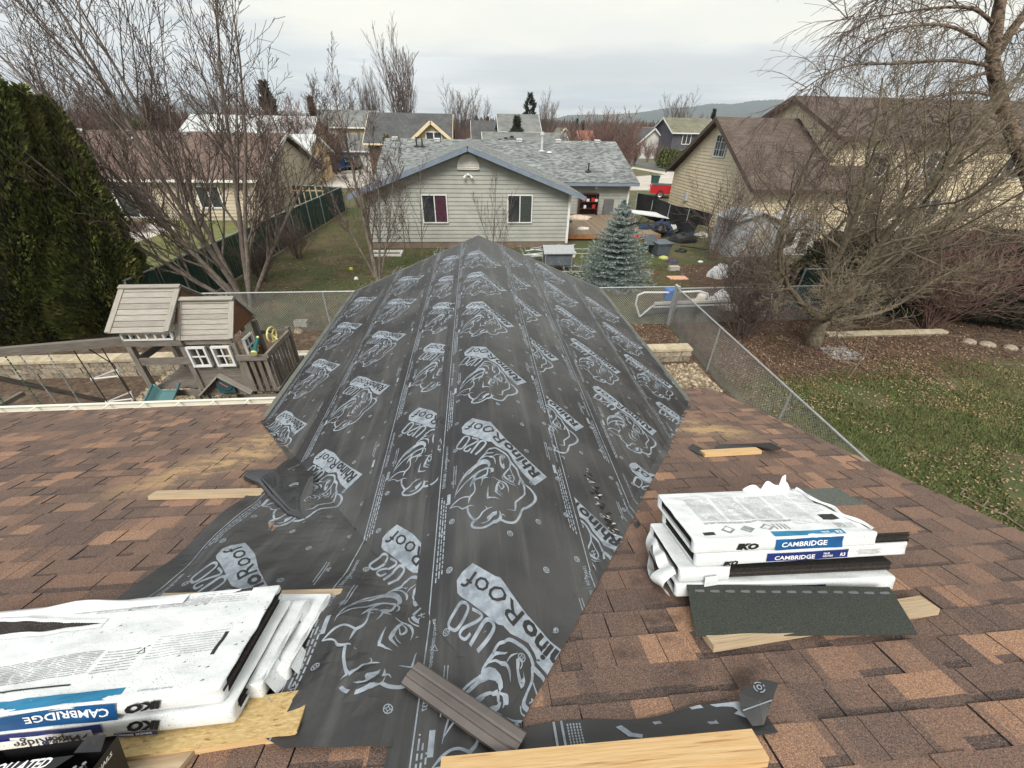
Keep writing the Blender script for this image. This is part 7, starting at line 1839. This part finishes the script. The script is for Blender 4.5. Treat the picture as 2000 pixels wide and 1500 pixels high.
# ================================================================== vehicles
m_tyre=mat('tyre_rubber',(.012,.012,.012),(.02,.02,.02),scale=9,rough=.8);m_chrome=mat('bright_trim',(.5,.5,.5),(.6,.6,.6),scale=3,rough=.25,metal=.8);m_carglass=mat('car_glass',(.015,.02,.022),(.03,.035,.04),scale=1,rough=.08,spec=.9);m_tail=mat('tail_lamp_red',(.45,.02,.015),(.5,.03,.02),scale=3,rough=.3)
def vehicle(name,label,cat,loc,rz,prof,gl,width,paint,wheels,wr=.37,bed=None):
    """prof: side outline (x,z); gl: cabin glass quads along the side; local x = length"""
    t=thing(name,label,cat,loc,'parked vehicles');t.rotation_euler=(0,0,0);ROT=Matrix.Rotation(rz,3,'Z');o=Vector(loc)
    T=lambda x,y,z:o+ROT@Vector((x,y,z));mb=MB();hw=width/2
    def yy(z,zb=1.0,tuck=.20): return hw-(max(0,z-zb)*tuck)
    n=len(prof);Lf=[T(x,yy(z),z) for x,z in prof];Rt=[T(x,-yy(z),z) for x,z in prof]
    for tri in tessellate_polygon([[Vector((x,z,0)) for x,z in prof]]):
        mb.face([Lf[i] for i in tri]);mb.face([Rt[i] for i in tri][::-1])
    for i in range(n): j=(i+1)%n;mb.face([Lf[i],Lf[j],Rt[j],Rt[i]])
    ob=mb.build('body',paint,t);bev(ob,.04,3)
    for q in gl:
        g=MB();c=len(q)
        if q[0]=='side':
            for s in(-1,1): g.face([T(x,s*(yy(z)+.012),z) for x,z in q[1]])
        else: 
            (xa,za),(xb,zb_)=q[1];dxn=(zb_-za);dzn=-(xb-xa);l=math.hypot(dxn,dzn);sgn=q[2]
            g.face([T(xa+dxn/l*.015*sgn,-(yy(za)-.10),za+dzn/l*.015*sgn),T(xa+dxn/l*.015*sgn,(yy(za)-.10),za+dzn/l*.015*sgn),T(xb+dxn/l*.015*sgn,(yy(zb_)-.12),zb_+dzn/l*.015*sgn),T(xb+dxn/l*.015*sgn,-(yy(zb_)-.12),zb_+dzn/l*.015*sgn)])
        g.build('window',m_carglass,t)
    for x in wheels:
        for s in(-1,1):
            wb_=MB();c=T(x,s*(hw-.10),wr);ax=ROT@Vector((0,s,0));wb_.lathe(c,[(wr*.6,-.10),(wr,-.08),(wr,.09),(wr*.62,.11)],18,0,.5,ax);w_=wb_.build('wheel',m_tyre,t)
            wb_=MB();wb_.lathe(c,[(wr*.62,.10),(wr*.5,.07),(wr*.15,.08),(0,.09)],12,0,.5,ax);wb_.build('rim',m_chrome,w_)
    xs=[p_[0] for p_ in prof];x0,x1=min(xs),max(xs)
    for s in(-1,1):
        l=MB();l.bar(T(x0-.01,s*(hw-.12),.80),T(x0-.01,s*(hw-.12),1.05),.14,.05,ROT@Vector((1,0,0)));l.build('tail_light',m_tail,t)
        l=MB();l.bar(T(x1+.01,s*(hw-.35),.82),T(x1+.01,s*(hw-.08),.82),.05,.16,(0,0,1));l.build('headlight',m_chrome,t)
    l=MB();l.bar(T(x0-.05,-hw+.1,.52),T(x0-.05,hw-.1,.52),.10,.14);l.bar(T(x1+.05,-hw+.1,.50),T(x1+.05,hw-.1,.50),.10,.16);l.build('bumper',m_chrome,t)
    if bed:
        l=MB();a,b,z=bed;l.bar(T((a+b)/2,-hw+.12,z),T((a+b)/2,hw-.12,z),b-a,.012,(0,0,1));l.build('truck_bed',m_dark,t)
    return t
PICK=[(-2.7,.42),(-2.7,1.10),(-.55,1.12),(-.45,1.72),(.72,1.74),(1.25,1.18),(2.5,1.06),(2.62,.85),(2.62,.42)]
PGL=[('side',[(-.38,1.18),(-.34,1.62),(.14,1.64),(.14,1.18)]),('side',[(.22,1.18),(.22,1.64),(.66,1.63),(1.05,1.18)]),('f',((1.22,1.22),(.78,1.68)),-1),('b',((-.55,1.18),(-.47,1.64)),-1)]
SUV=[(-2.3,.42),(-2.35,1.05),(-2.1,1.68),(.5,1.70),(1.15,1.12),(2.25,1.0),(2.35,.8),(2.35,.42)]
SGL=[('side',[(-2.0,1.12),(-1.85,1.58),(-.95,1.6),(-.95,1.12)]),('side',[(-.85,1.12),(-.85,1.6),(.45,1.6),(.92,1.12)]),('f',((1.10,1.16),(.55,1.64)),-1),('b',((-2.30,1.12),(-2.13,1.62)),-1)]
m_blue_c=mat('blue_car_paint',(.01,.07,.26),(.015,.09,.32),scale=1,rough=.25,spec=.7);m_blk_c=mat('dark_car_paint',(.02,.022,.03),(.03,.032,.04),scale=1,rough=.25,spec=.7);m_red_c=mat('red_car_paint',(.36,.012,.018),(.42,.02,.025),scale=1,rough=.25,spec=.7)
q=atz(662,333,0);vehicle('pickup_truck','blue pickup parked on the drive, seen from behind','pickup',(q.x,q.y,0),R(82),PICK,PGL,1.95,m_blue_c,(-1.75,1.75),bed=(-2.6,-.6,1.135))
q=atz(693,330,0);vehicle('parked_car','dark parked car right beside the blue pickup','car',(q.x,q.y,0),R(86),SUV,SGL,1.9,m_blk_c,(-1.5,1.5))
q=atz(1296,384,0);vehicle('pickup_truck','red pickup with a white tonneau behind the black screen','pickup',(q.x+1.0,q.y-1,0),R(-20),PICK,PGL,1.95,m_red_c,(-1.75,1.75),bed=(-2.6,-.6,1.135))
def bin_(label,loc,h,w_,m,rz=0,tip=0,cat='bin',name='wheelie_bin',group='wheelie bins'):
    t=thing(name,label,cat,loc,group);Rm=Matrix.Rotation(rz,3,'Z')@Matrix.Rotation(tip,3,'X');o=Vector(loc);T=lambda x,y,z:o+Rm@Vector((x,y,z))
    mb=MB();a=w_*.38;b=w_*.5;lo_=[T(-a,-a,.03),T(a,-a,.03),T(a,a,.03),T(-a,a,.03)];hi_=[T(-b,-b,h),T(b,-b,h),T(b,b,h),T(-b,b,h)]
    mb.face(lo_[::-1]);mb.face(hi_)
    for i in range(4): j=(i+1)%4;mb.face([lo_[i],lo_[j],hi_[j],hi_[i]])
    mb.bar(T(-b-.02,-b-.01,h-.02),T(b+.02,-b-.01,h-.02),.03,.05);o1=mb.build('body',m,t);bev(o1,.015)
    lb_=MB();lb_.prism([T(-b-.03,-b-.05,h+.005),T(b+.03,-b-.05,h+.005),T(b+.03,b+.02,h+.03),T(-b-.03,b+.02,h+.03)],Rm@Vector((0,0,.035)));lb_.tube([T(-b,b+.07,h-.03),T(b,b+.07,h-.03)],.018,6);lb_.build('lid',m,t)
    for s in(-1,1):
        wb_=MB();wb_.lathe(T(s*(a),a+.03,.12),[(0,-.03),(.12,-.03),(.12,.03),(0,.03)],12,0,.5,Rm@Vector((1,0,0)));wb_.build('wheel',m_tyre,t)
    return t
m_gbin=mat('dark_green_bin',(.012,.05,.042),(.02,.065,.055),scale=3,rough=.5);m_grybin=mat('blue_grey_plastic',(.085,.10,.12),(.11,.13,.15),scale=3,rough=.5)
q=atz(1277,365,0);bin_('dark green wheelie bin behind the red pickup',(q.x,q.y,0),1.15,.75,m_gbin)
q=atz(608,372,0);bin_('green wheelie bin at the far end of the green slatted fence',(q.x+.3,q.y,0),1.15,.7,m_gbin)
q=atz(1287,497,0);bin_('grey plastic storage bin lying open beside the deck',(q.x,q.y,0),.62,.85,m_grybin,R(10),0,name='storage_bin',group='storage bins')
q=atz(1264,492,0);bin_('darker grey storage bin tipped over beside the open one',(q.x,q.y,.2),.6,.6,mat('dark_grey_plastic',(.05,.06,.07),(.065,.075,.085),scale=3,rough=.5),R(-15),R(35),name='storage_bin',group='storage bins')
# ================================================================== deck and clutter behind the grey house
m_deck=mat('brown_deck_boards',(.17,.125,.085),(.24,.185,.13),scale=3,sc=(1,20,1),coord='UV',rough=.85,tabmix=.2)
dk=thing('wooden_deck','low brown deck in the corner of the grey house, covered in clutter','deck',(7.6,26,0))
mb=MB();x=5.1
while x<10.9:
    mb.bar((x,24.0,.34),(x,30.6,.34),.13,.03);x+=.142
mb.build('boards',m_deck,dk);mb=MB();mb.bar((5.0,23.95,.22),(10.95,23.95,.22),.05,.22);mb.bar((10.97,23.95,.22),(10.97,30.6,.22),.05,.22);mb.build('rim_joist',mat('cedar_rim',(.26,.11,.045),(.32,.15,.065),scale=3,rough=.8),dk)
def simple(name,label,cat,mb,m,group=None,b=.0,smooth=False):
    o=mb.build(name,m,smooth=smooth)
    if b:bev(o,b)
    return tag(o,label,cat,group)
bs=thing('bookshelf','dark red bookshelf with clutter against the grey wall','shelf',(8.0,30.3,.36));m_bs=mat('dark_red_wood',(.035,.012,.010),(.055,.018,.014),scale=3,rough=.5)
for nm,bx in(('side',(7.35,7.40,29.95,30.4,.36,1.75)),('side',(8.65,8.70,29.95,30.4,.36,1.75)),('shelf',(7.41,8.64,29.95,30.4,1.70,1.75)),('shelf',(7.41,8.64,29.97,30.4,1.20,1.24)),('shelf',(7.41,8.64,29.97,30.4,.75,.79)),('back',(7.41,8.64,30.41,30.43,.36,1.75))):
    mb=MB();mb.box(*bx);mb.build(nm,m_bs,bs)
mb=MB()
for k,(x,z,c) in enumerate(((7.55,1.25,.2),(7.85,1.25,.16),(8.2,1.25,.22),(7.7,.80,.2),(8.3,.80,.25),(8.45,1.25,.14))): mb.box(x,x+.16+.04*(k%3),30.0,30.25,z,z+c,k%2)
mb.build('shelf_clutter',[m_rust,m_whb],bs)
mb=MB();mb.box(9.2,9.9,30.2,30.35,.36,1.35);simple('cabinet','dark panel leaning against the grey wall right of the bookshelf','cabinet',mb,mat('slate_panel',(.10,.10,.10),(.13,.13,.13),scale=2),None,.01)
def heap(name,label,cat,c,r_,h,m,seed,group=None,n=14,nz=.35):
    mb=MB();c=Vector(c);mb.grid(lambda u,v:c+Vector((math.cos(v*6.2832)*r_[0]*math.sin(u*1.5708)*(1+nz*noise.noise((math.cos(v*6.28)*1.3+seed,math.sin(v*6.28)*1.3,u*2))),math.sin(v*6.2832)*r_[1]*math.sin(u*1.5708)*(1+nz*noise.noise((math.cos(v*6.28)*1.3,seed,math.sin(v*6.28)*1.3+u))),h*max(0,math.cos(u*1.5708))**.7*(1+nz*noise.noise((u*4,math.sin(v*6.28)*3,seed))))),n,24,0)
    return simple(name,label,cat,mb,m,group)
m_blanket=mat('cream_blanket',(.42,.34,.27),(.55,.46,.38),scale=5,rough=.95,bump=.6);m_bluecl=mat('light_blue_cloth',(.16,.26,.36),(.24,.36,.46),scale=6,rough=.95);m_navycl=mat('navy_cloth',(.02,.03,.06),(.03,.05,.09),scale=6,rough=.9);m_tarpw=mat('white_tarp',(.55,.56,.56),(.68,.69,.69),scale=4,rough=.6,bump=.5)
heap('blanket','crumpled cream blanket on the deck in front of the bookshelf','blanket',(7.0,28.6,.36),(.95,.45),.22,m_blanket,3,n=16)
heap('black_bag','black bag on the deck beside the grey house corner','bag',(5.5,28.8,.36),(.28,.25),.75,m_dark,4)
heap('clothes_pile','dark clothes heap at the left end of the deck','clothes',(5.9,27.6,.36),(.55,.35),.15,m_navycl,5)
heap('clothes_pile','small pale clothes heap beside the dark clothes on the deck','clothes',(6.6,25.4,.36),(.35,.25),.12,m_whb,6)
heap('blue_bundle','light blue cloth bundle on the red crate on the deck','bundle',(9.55,26.4,.85),(.38,.3),.26,m_bluecl,7)
mb=MB();mb.box(9.2,9.95,26.1,26.7,.37,.85);simple('crate','red crate carrying the light blue bundle on the deck','crate',mb,m_rust,None,.02)
lm=thing('lawn_mower','red and black lawn mower on the deck behind the spruce','mower',(9.3,24.8,.36))
mb=MB();mb.box(9.0,9.6,24.55,25.0,.46,.62);o=mb.build('mower_deck',m_rust,lm);bev(o,.05,3);mb=MB();mb.box(9.15,9.45,24.65,24.9,.63,.85);o=mb.build('engine',m_dark,lm);bev(o,.04)
for xx in(9.02,9.58):
    for yy in(24.56,25.0): mb=MB();mb.lathe((xx,yy,.47),[(0,-.03),(.10,-.03),(.10,.03),(0,.03)],12,0,.5,(1,0,0));mb.build('wheel',m_whb if yy<24.8 else m_tyre,lm)
mb=MB()
for xx in(9.1,9.5): mb.tube([(xx,25.0,.6),(xx,25.7,1.25)],.014,6)
mb.tube([(9.1,25.7,1.25),(9.5,25.7,1.25)],.014,6);mb.build('handle',m_dark,lm)
tb=thing('folding_canopy','collapsed folding canopy with a pale top lying over the deck end','canopy',(10.6,26.5,.36))
mb=MB();P=[Vector((9.6,27.4,1.15)),Vector((11.9,27.0,1.0)),Vector((12.2,25.9,.85)),Vector((10.0,26.2,1.1))];mb.prism(P,(0,0,.05));mb.build('canopy_top',m_tarpw,tb)
for k in range(7):
    rnd=random.Random(k+70);mb=MB();a=Vector((10.2+rnd.uniform(-.5,1.2),25.6+rnd.uniform(-.4,1),.45));mb.tube([a,a+Vector((rnd.uniform(.6,2.2),rnd.uniform(-.8,.8),rnd.uniform(-.1,.55)))],.022,6);mb.build('strut',m_dark,tb)
heap('tarp','navy tarp heap at the right end of the deck','tarp',(11.6,25.4,.0),(.75,.55),.75,m_navycl,9);heap('tarp','black plastic heap on the grass right of the deck','tarp',(12.3,23.7,0),(.8,.6),.45,m_dark,10)
heap('light_blue_tarp','flattened light blue tarp on the grass near the white shed','tarp',(13.6,21.4,0),(.42,.3),.16,m_bluecl,11)
for i,(u,v,l,a,lab) in enumerate(((1345,470,2.4,.15,'long black pole lying off the deck end'),(1330,455,2.0,.5,'black pole leaning over the navy tarp'),(1360,480,1.8,-.3,'short black pole on the leaves right of the deck'),(1385,440,1.3,1.2,'thin pale stake standing by the black screen'))):
    q=atz(u,v,.3);mb=MB();mb.tube([q-Vector((l/2,0,0)),q+Vector((l/2,l*.2,a))],.028,6);simple('pole',lab,'pole',mb,m_dark if i<3 else m_whb,'loose poles around the deck')
# cage and frames
kn=thing('rabbit_hutch','grey plastic hutch with an open metal frame beside the papered wing','hutch',(3.9,18.3,0))
mb=MB();mb.box(3.1,4.3,17.9,18.7,.35,.85);o=mb.build('hutch_body',m_grybin,kn);bev(o,.02)
mb=MB();mb.prism([(3.0,17.8,.86),(4.4,17.8,.86),(4.4,18.3,1.12),(3.0,18.3,1.12)],(0,0,.03));mb.prism([(3.0,18.3,1.12),(4.4,18.3,1.12),(4.4,18.8,.86),(3.0,18.8,.86)],(0,0,.03));mb.build('hutch_roof',m_galv,kn)
mb=MB()
for x in(3.1,4.3,5.2):
    for y in(17.9,18.7): mb.tube([(x,y,0),(x,y,.86)],.02,6)
for z in(.05,.86):
    mb.tube([(3.1,17.9,z),(5.2,17.9,z)],.02,6);mb.tube([(3.1,18.7,z),(5.2,18.7,z)],.02,6)
    for x in(4.3,5.2): mb.tube([(x,17.9,z),(x,18.7,z)],.02,6)
mb.tube([(4.75,17.9,.05),(4.75,17.9,.86)],.015,6);mb.build('run_frame',m_galv,kn)
mb=MB();rnd=random.Random(5)
for k in range(9):
    a=Vector((1.6+rnd.uniform(0,1.2),20.2+rnd.uniform(-.4,.6),.1+.05*k));mb.tube([a,a+Vector((rnd.uniform(1.2,2.6),rnd.uniform(-.5,.5),rnd.uniform(-.15,.25)))],.028,6)
simple('metal_rails','heap of loose grey metal rails in front of the grey house','metal rails',mb,m_galv)
mb=MB();mb.tube([Vector((4.45,20.6,.25))+Vector((math.cos(a)*.26*(1+.2*math.sin(a*5)),math.sin(a)*.18,.18*math.sin(a*3))) for a in[i*.42 for i in range(40)]],.03,5);simple('hose','orange coil beside the white bucket at the deck corner','hose',mb,mat('orange_plastic',(.62,.13,.03),(.68,.17,.05),scale=3,rough=.5))
mb=MB();mb.lathe((4.95,20.5,0),[(0,0),(.13,0),(.16,.26),(.15,.26),(.12,.02),(0,.02)],14);simple('bucket','white bucket under the corner of the grey house','bucket',mb,m_white)
mb=MB();mb.tube([(5.05,17.4,.0),(5.05,17.4,.62)],.03,6);mb.lathe((5.05,17.4,.6),[(0,0),(.10,.02),(.10,.07),(0,.09)],10);simple('garden_light','white capped garden light left of the blue spruce','garden light',mb,m_white)
q=atz(1323,544,0);mb=MB();mb.box(q.x-.42,q.x+.42,q.y-.24,q.y+.24,.01,.05);simple('cardboard_sheet','pink orange cardboard sheet lying on the grass','cardboard',mb,mat('pink_card',(.62,.33,.22),(.66,.38,.27),scale=4,rough=.9),None,.01)
q=atz(1315,528,0);mb=MB();mb.box(q.x-.24,q.x+.24,q.y-.12,q.y+.12,.01,.20);simple('concrete_block','concrete block on the grass behind the pink cardboard','block',mb,m_concrete,'concrete blocks',.01)
for (u,v,sz,m_,lab,nm,rz) in ((1296,505,.26,mat('yellow_green_cloth',(.42,.42,.12),(.48,.48,.18),scale=4),'yellow cloth on the grass beside the grey bins','cloth',0),(1312,512,.30,mat('dark_purple_cloth',(.05,.04,.08),(.08,.06,.11),scale=4),'dark purple cloth on the grass next to the yellow one','cloth',0),(1368,512,.14,m_white,'white paper scrap on the brown leaves near the bins','litter',0),(1388,540,.12,m_whb,'pale paper scrap left of the bare shrub','litter',0),(1340,612,.10,m_rust,'small red and white wrapper at the fence corner','litter',0),(1425,530,.10,m_white,'white paper scrap among the shrub twigs','litter',0)):
    q=atz(u,v,0);heap(nm,lab,nm,(q.x,q.y,.0),(sz,sz*.7),sz*.5,m_,u,'odds and ends on the grass')
q=atz(757,497,0);mb=MB();
for (a,b,c,d) in((-.75,.75,-.4,-.34),(-.75,.75,.34,.4),(-.75,-.69,-.34,.34),(.69,.75,-.34,.34)): mb.box(q.x+a,q.x+b,q.y+c,q.y+d,0,.12)
simple('well_cover','white rimmed rectangular window well at the foot of the grey house','window well',mb,m_white)
for (u,v,m_,lab) in((686,527,mat('yellow_toy',(.6,.5,.05),(.65,.55,.08)),'yellow toy on the grass under the leaning tree'),(696,546,m_white,'white ball on the grass behind the chain link fence')):
    q=atz(u,v,0);heap('ball',lab,'toy',(q.x,q.y,0),(.09,.09),.12,m_,u,'small toys on the grass',nz=.05)
# cinder block with two cores, and a stone
q=atz(590,637,0);mb=MB();bx,by=q.x,q.y
mb.box(bx-.2,bx+.2,by-.1,by-.068,0,.2);mb.box(bx-.2,bx+.2,by+.068,by+.1,0,.2)
for x in(-.2,-.016,.168): mb.box(bx+x,bx+x+.032,by-.067,by+.067,.0,.199)
simple('cinder_block','hollow cinder block on the gravel behind the playhouse','block',mb,m_concrete,'concrete blocks')
q=atz(583,650,0);heap('stone','brown stone in front of the hollow cinder block','stone',(q.x,q.y,0),(.14,.10),.13,MATS['rough_wall_block'],3)
q=atz(575,702,.25);mb=MB();mb.bar((q.x-.7,q.y-.05,.36),(q.x+.9,q.y+.05,.38),.10,.06);simple('white_post','white painted post lying on the block wall beside the playhouse','post',mb,m_white,None,.01)
# tipped patio table / bed frame at the fence corner
tp=thing('patio_swing','tipped white framed patio swing bed behind the fence corner','patio swing',(7.6,12.9,0))
mb=MB();a,b,c,d=Vector((6.05,12.75,.62)),Vector((8.6,12.9,.66)),Vector((8.35,13.3,.05)),Vector((5.75,13.1,.02))
mb.prism([Vector((5.62,12.6,.16)),Vector((6.2,12.55,.55)),Vector((8.75,12.6,.62)),Vector((8.55,12.75,.50)),Vector((7.9,13.0,.02)),Vector((5.75,12.95,.02))],(0,.06,0));mb.build('panel',mat('grey_mesh_panel',(.06,.065,.06),(.09,.095,.09),scale=3,rough=.6),tp)
mb=MB();mb.bar((6.0,12.50,.60),(8.75,12.55,.64),.06,.09);mb.bar((6.0,12.50,.47),(8.70,12.55,.50),.04,.05);mb.build('rail',m_whb,tp)
mb=MB();mb.tube([(5.62,12.6,.08),(5.40,12.62,.55),(5.42,12.62,.86),(5.62,12.62,.95),(6.6,12.64,.93),(7.6,12.66,.95),(7.9,12.66,.86),(8.0,12.66,.66)],.032,8);mb.tube([(5.62,12.6,.08),(5.95,12.6,.42),(6.1,12.58,.55)],.03,8);mb.build('tube_frame',m_white,tp)
q=Vector((6.72,12.3,.42));mb=MB();mb.lathe((6.6,12.78,.66),[(0,0),(.19,0),(.20,.34),(.17,.38),(0,.39)],18);simple('water_jug','blue plastic drum standing on the tipped patio swing','drum',mb,mat('blue_plastic',(.015,.12,.42),(.02,.16,.50),scale=3,rough=.35))
for i,(x,y,s_,m_,lab) in enumerate(((8.5,13.9,.20,m_whb,'white rounded pot behind the patio swing'),(8.2,13.5,.20,m_blanket,'beige stone pot in the heap behind the patio swing'),(8.75,13.6,.17,m_concrete,'grey round stone in the heap behind the patio swing'),(7.9,13.4,.16,m_blanket,'low beige stone in the heap behind the patio swing'),(8.5,12.75,.3,m_tarpw,'crumpled white sheet at the end of the patio swing'),(9.0,12.7,.22,m_tarpw,'smaller crumpled white sheet beside the brown shrub'))):
    heap('rounded_stone' if i<4 else 'plastic_sheet',lab,'stone' if i<4 else 'plastic sheet',(x,y,.62 if i==4 else .25),(s_,s_*.8),s_*.9,m_,i+30,'heap behind the patio swing',nz=.5 if i>3 else .15)
heap('plastic_sheet','crumpled white plastic sheet among the leaves beneath the fruit tree','plastic sheet',(10.9,17.0,0),(.5,.3),.55,m_tarpw,40,'heap behind the patio swing');heap('plastic_sheet','white plastic bag leaning in the fruit tree background','plastic sheet',(12.0,17.5,0),(.3,.3),.6,m_tarpw,41,'heap behind the patio swing')
# sheds
m_shed=mat('pale_grey_shed_panel',(.42,.44,.46),(.52,.54,.56),scale=2,rough=.5)
sh=thing('garden_shed','pale grey garden shed with brown braced doors behind the fruit tree','shed',(14.5,20.8,0))
mb=MB();mb.prism([(13.1,20.2,0),(15.4,20.2,0),(15.4,20.2,1.75),(14.25,20.2,2.15),(13.1,20.2,1.75)],(0,1.9,0));mb.build('wall',m_shed,sh)
mb=MB();mb.prism([(12.95,20.0,1.72),(14.25,20.0,2.18),(14.25,22.2,2.18),(12.95,22.2,1.72)],(0,0,.05));mb.prism([(14.25,20.0,2.18),(15.55,20.0,1.72),(15.55,22.2,1.72),(14.25,22.2,2.18)],(0,0,.05));mb.build('roof',mat('grey_shed_roof',(.26,.27,.28),(.34,.35,.36),scale=2),sh)
mb=MB();mb.bar((13.9,20.17,.05),(14.2,20.17,1.6),.05,.03,(0,1,0));mb.bar((14.75,20.17,.05),(14.95,20.17,1.6),.05,.03,(0,1,0));mb.bar((14.3,20.17,.5),(14.6,20.17,1.3),.10,.03,(0,1,0));mb.build('door_brace',m_lumber,sh)
sh=thing('playhouse','small white garden playhouse with arched window openings beside the grey shed','playhouse',(16.9,21.2,0))
mb=MB();mb.box(16.1,18.0,20.6,22.2,0,1.35);mb.build('wall',m_tarpw,sh);mb=MB();mb.prism([(15.95,20.45,1.36),(18.15,20.45,1.36),(17.05,20.45,2.05)],(0,1.9,0));mb.build('roof',m_shed,sh)
mb=MB();mb.box(16.3,16.75,20.55,20.6,.5,1.1);mb.box(17.1,17.6,20.55,20.6,.1,1.15);mb.build('window_opening',m_dark,sh)
mb=MB();mb.box(18.6,19.6,19.6,20.3,0,.62);mb.box(18.6,19.6,20.2,20.35,.62,1.1);simple('bench','orange and white garden seat in front of the cream house','bench',mb,mat('orange_white_fabric',(.45,.20,.09),(.60,.52,.45),scale=4,rough=.9,lo=.45,hi=.55),None,.03)
rl_=thing('porch_railing','white picket porch railing in front of the cream house','railing',(22,21.5,0));mb=MB()
for i in range(26): mb.box(20.0+i*.2,20.06+i*.2,21.4,21.46,.25,1.15)
mb.box(19.9,25.2,21.38,21.48,1.16,1.24);mb.box(19.9,25.2,21.38,21.48,.18,.24);mb.build('pickets',m_white,rl_)
bb=thing('barbecue','dark round kettle barbecue beside the white porch railing','barbecue',(19.7,21.2,0));mb=MB();mb.lathe((19.7,21.2,.6),[(0,0),(.25,.08),(.33,.25),(.33,.30),(.24,.46),(0,.52)],16);mb.build('kettle',m_dark,bb)
for k in range(3): mb=MB();a=k*2.1;mb.tube([(19.7+math.cos(a)*.15,21.2+math.sin(a)*.15,.65),(19.7+math.cos(a)*.33,21.2+math.sin(a)*.33,0)],.016,5);mb.build('leg',m_dark,bb)
# fallen branches
for i,(pts,lab) in enumerate((([(1700,640+0),(1690,690),(1660,735)],'thin fallen branch on the soil beside the fruit tree roots'),([(1875,965),(1920,990),(1960,1005),(2010,1040)],'long pale fallen branch on the grass at the right roof edge'),([(1640,705),(1680,712),(1700,728)],'short fallen branch in the leaves below the fruit tree'))):
    mb=MB();P=[atz(u,v,.04) for u,v in pts];mb.tube(P,.022 if i!=1 else .018,5)
    for k in range(len(P)-1): mb.tube([P[k],P[k].lerp(P[k+1],.4)+Vector((.1,.18,.12))],.010,4)
    simple('fallen_branch',lab,'branch',mb,m_olive,'fallen branches')
# two street lamps / poles on the skyline
for (u,vt,y,lab) in((909,205,120,'thin tall mast on the skyline above the charcoal roof end'),(929,205,125,'second thin mast on the skyline right of the first')):
    q=aty(u,vt,y);mb=MB();mb.tube([(q.x,y,0),(q.x,y,q.z)],[.16,.08],6);simple('mast',lab,'mast',mb,m_bark,'masts on the skyline')

# more loose things round the deck
_cl=[(1232,437,.4,.22,m_dark,'crumpled black cloth on the deck behind the spruce tip'),(1258,447,.35,.30,m_navycl,'navy bundle on the deck under the canopy'),(1290,452,.45,.35,m_dark,'black heap beneath the pale canopy top'),
(1318,447,.35,.25,m_whb,'pale bundle at the right side of the deck'),(1338,458,.5,.3,m_navycl,'dark blue heap among the black poles'),(1352,447,.3,.25,m_dark,'small black heap near the black screen'),
(1370,462,.45,.22,m_concrete,'grey heap on the leaves right of the poles'),(1243,468,.25,.18,m_rust,'small red thing on the deck edge behind the spruce'),(1330,492,.3,.14,m_dark,'flat black thing on the grass beside the open grey bin'),
(1398,455,.5,.35,m_bark,'brown brush heap near the shed corner'),(1405,480,.2,.12,m_whb,'small pale scrap near the shed corner'),(1212,432,.3,.2,m_whb,'pale cloth heap on the deck left of the spruce tip')]
for i,(u,v,r_,h_,m_,lab) in enumerate(_cl):
    z=.36 if u<1325 and v<475 else 0;q=atz(u,v,z);heap('clutter_heap',lab,'clutter',(q.x,q.y,z),(r_,r_*.7),h_,m_,i+60,'loose clutter around the deck',nz=.8)
# ================================================================== air
hz=MB();hz.box(-6000,6000,-300,4600,-1.5,175)
import bmesh
hm=bpy.data.materials.new('haze_air');hm.use_nodes=True;nt=hm.node_tree
for n in list(nt.nodes):
    if n.type=='BSDF_PRINCIPLED': nt.nodes.remove(n)
pv=nt.nodes.new('ShaderNodeVolumePrincipled');pv.inputs['Color'].default_value=(.80,.90,1,1);pv.inputs['Density'].default_value=.00023;pv.inputs['Anisotropy'].default_value=.2
nt.links.new(pv.outputs[0],[n for n in nt.nodes if n.type=='OUTPUT_MATERIAL'][0].inputs['Volume'])
ho=hz.build('haze',hm,org=(0,0,0));tag(ho,kind='stuff')
bm_=bmesh.new();bm_.from_mesh(ho.data);bmesh.ops.remove_doubles(bm_,verts=bm_.verts,dist=.01);bmesh.ops.recalc_face_normals(bm_,faces=bm_.faces);bm_.to_mesh(ho.data);bm_.free()
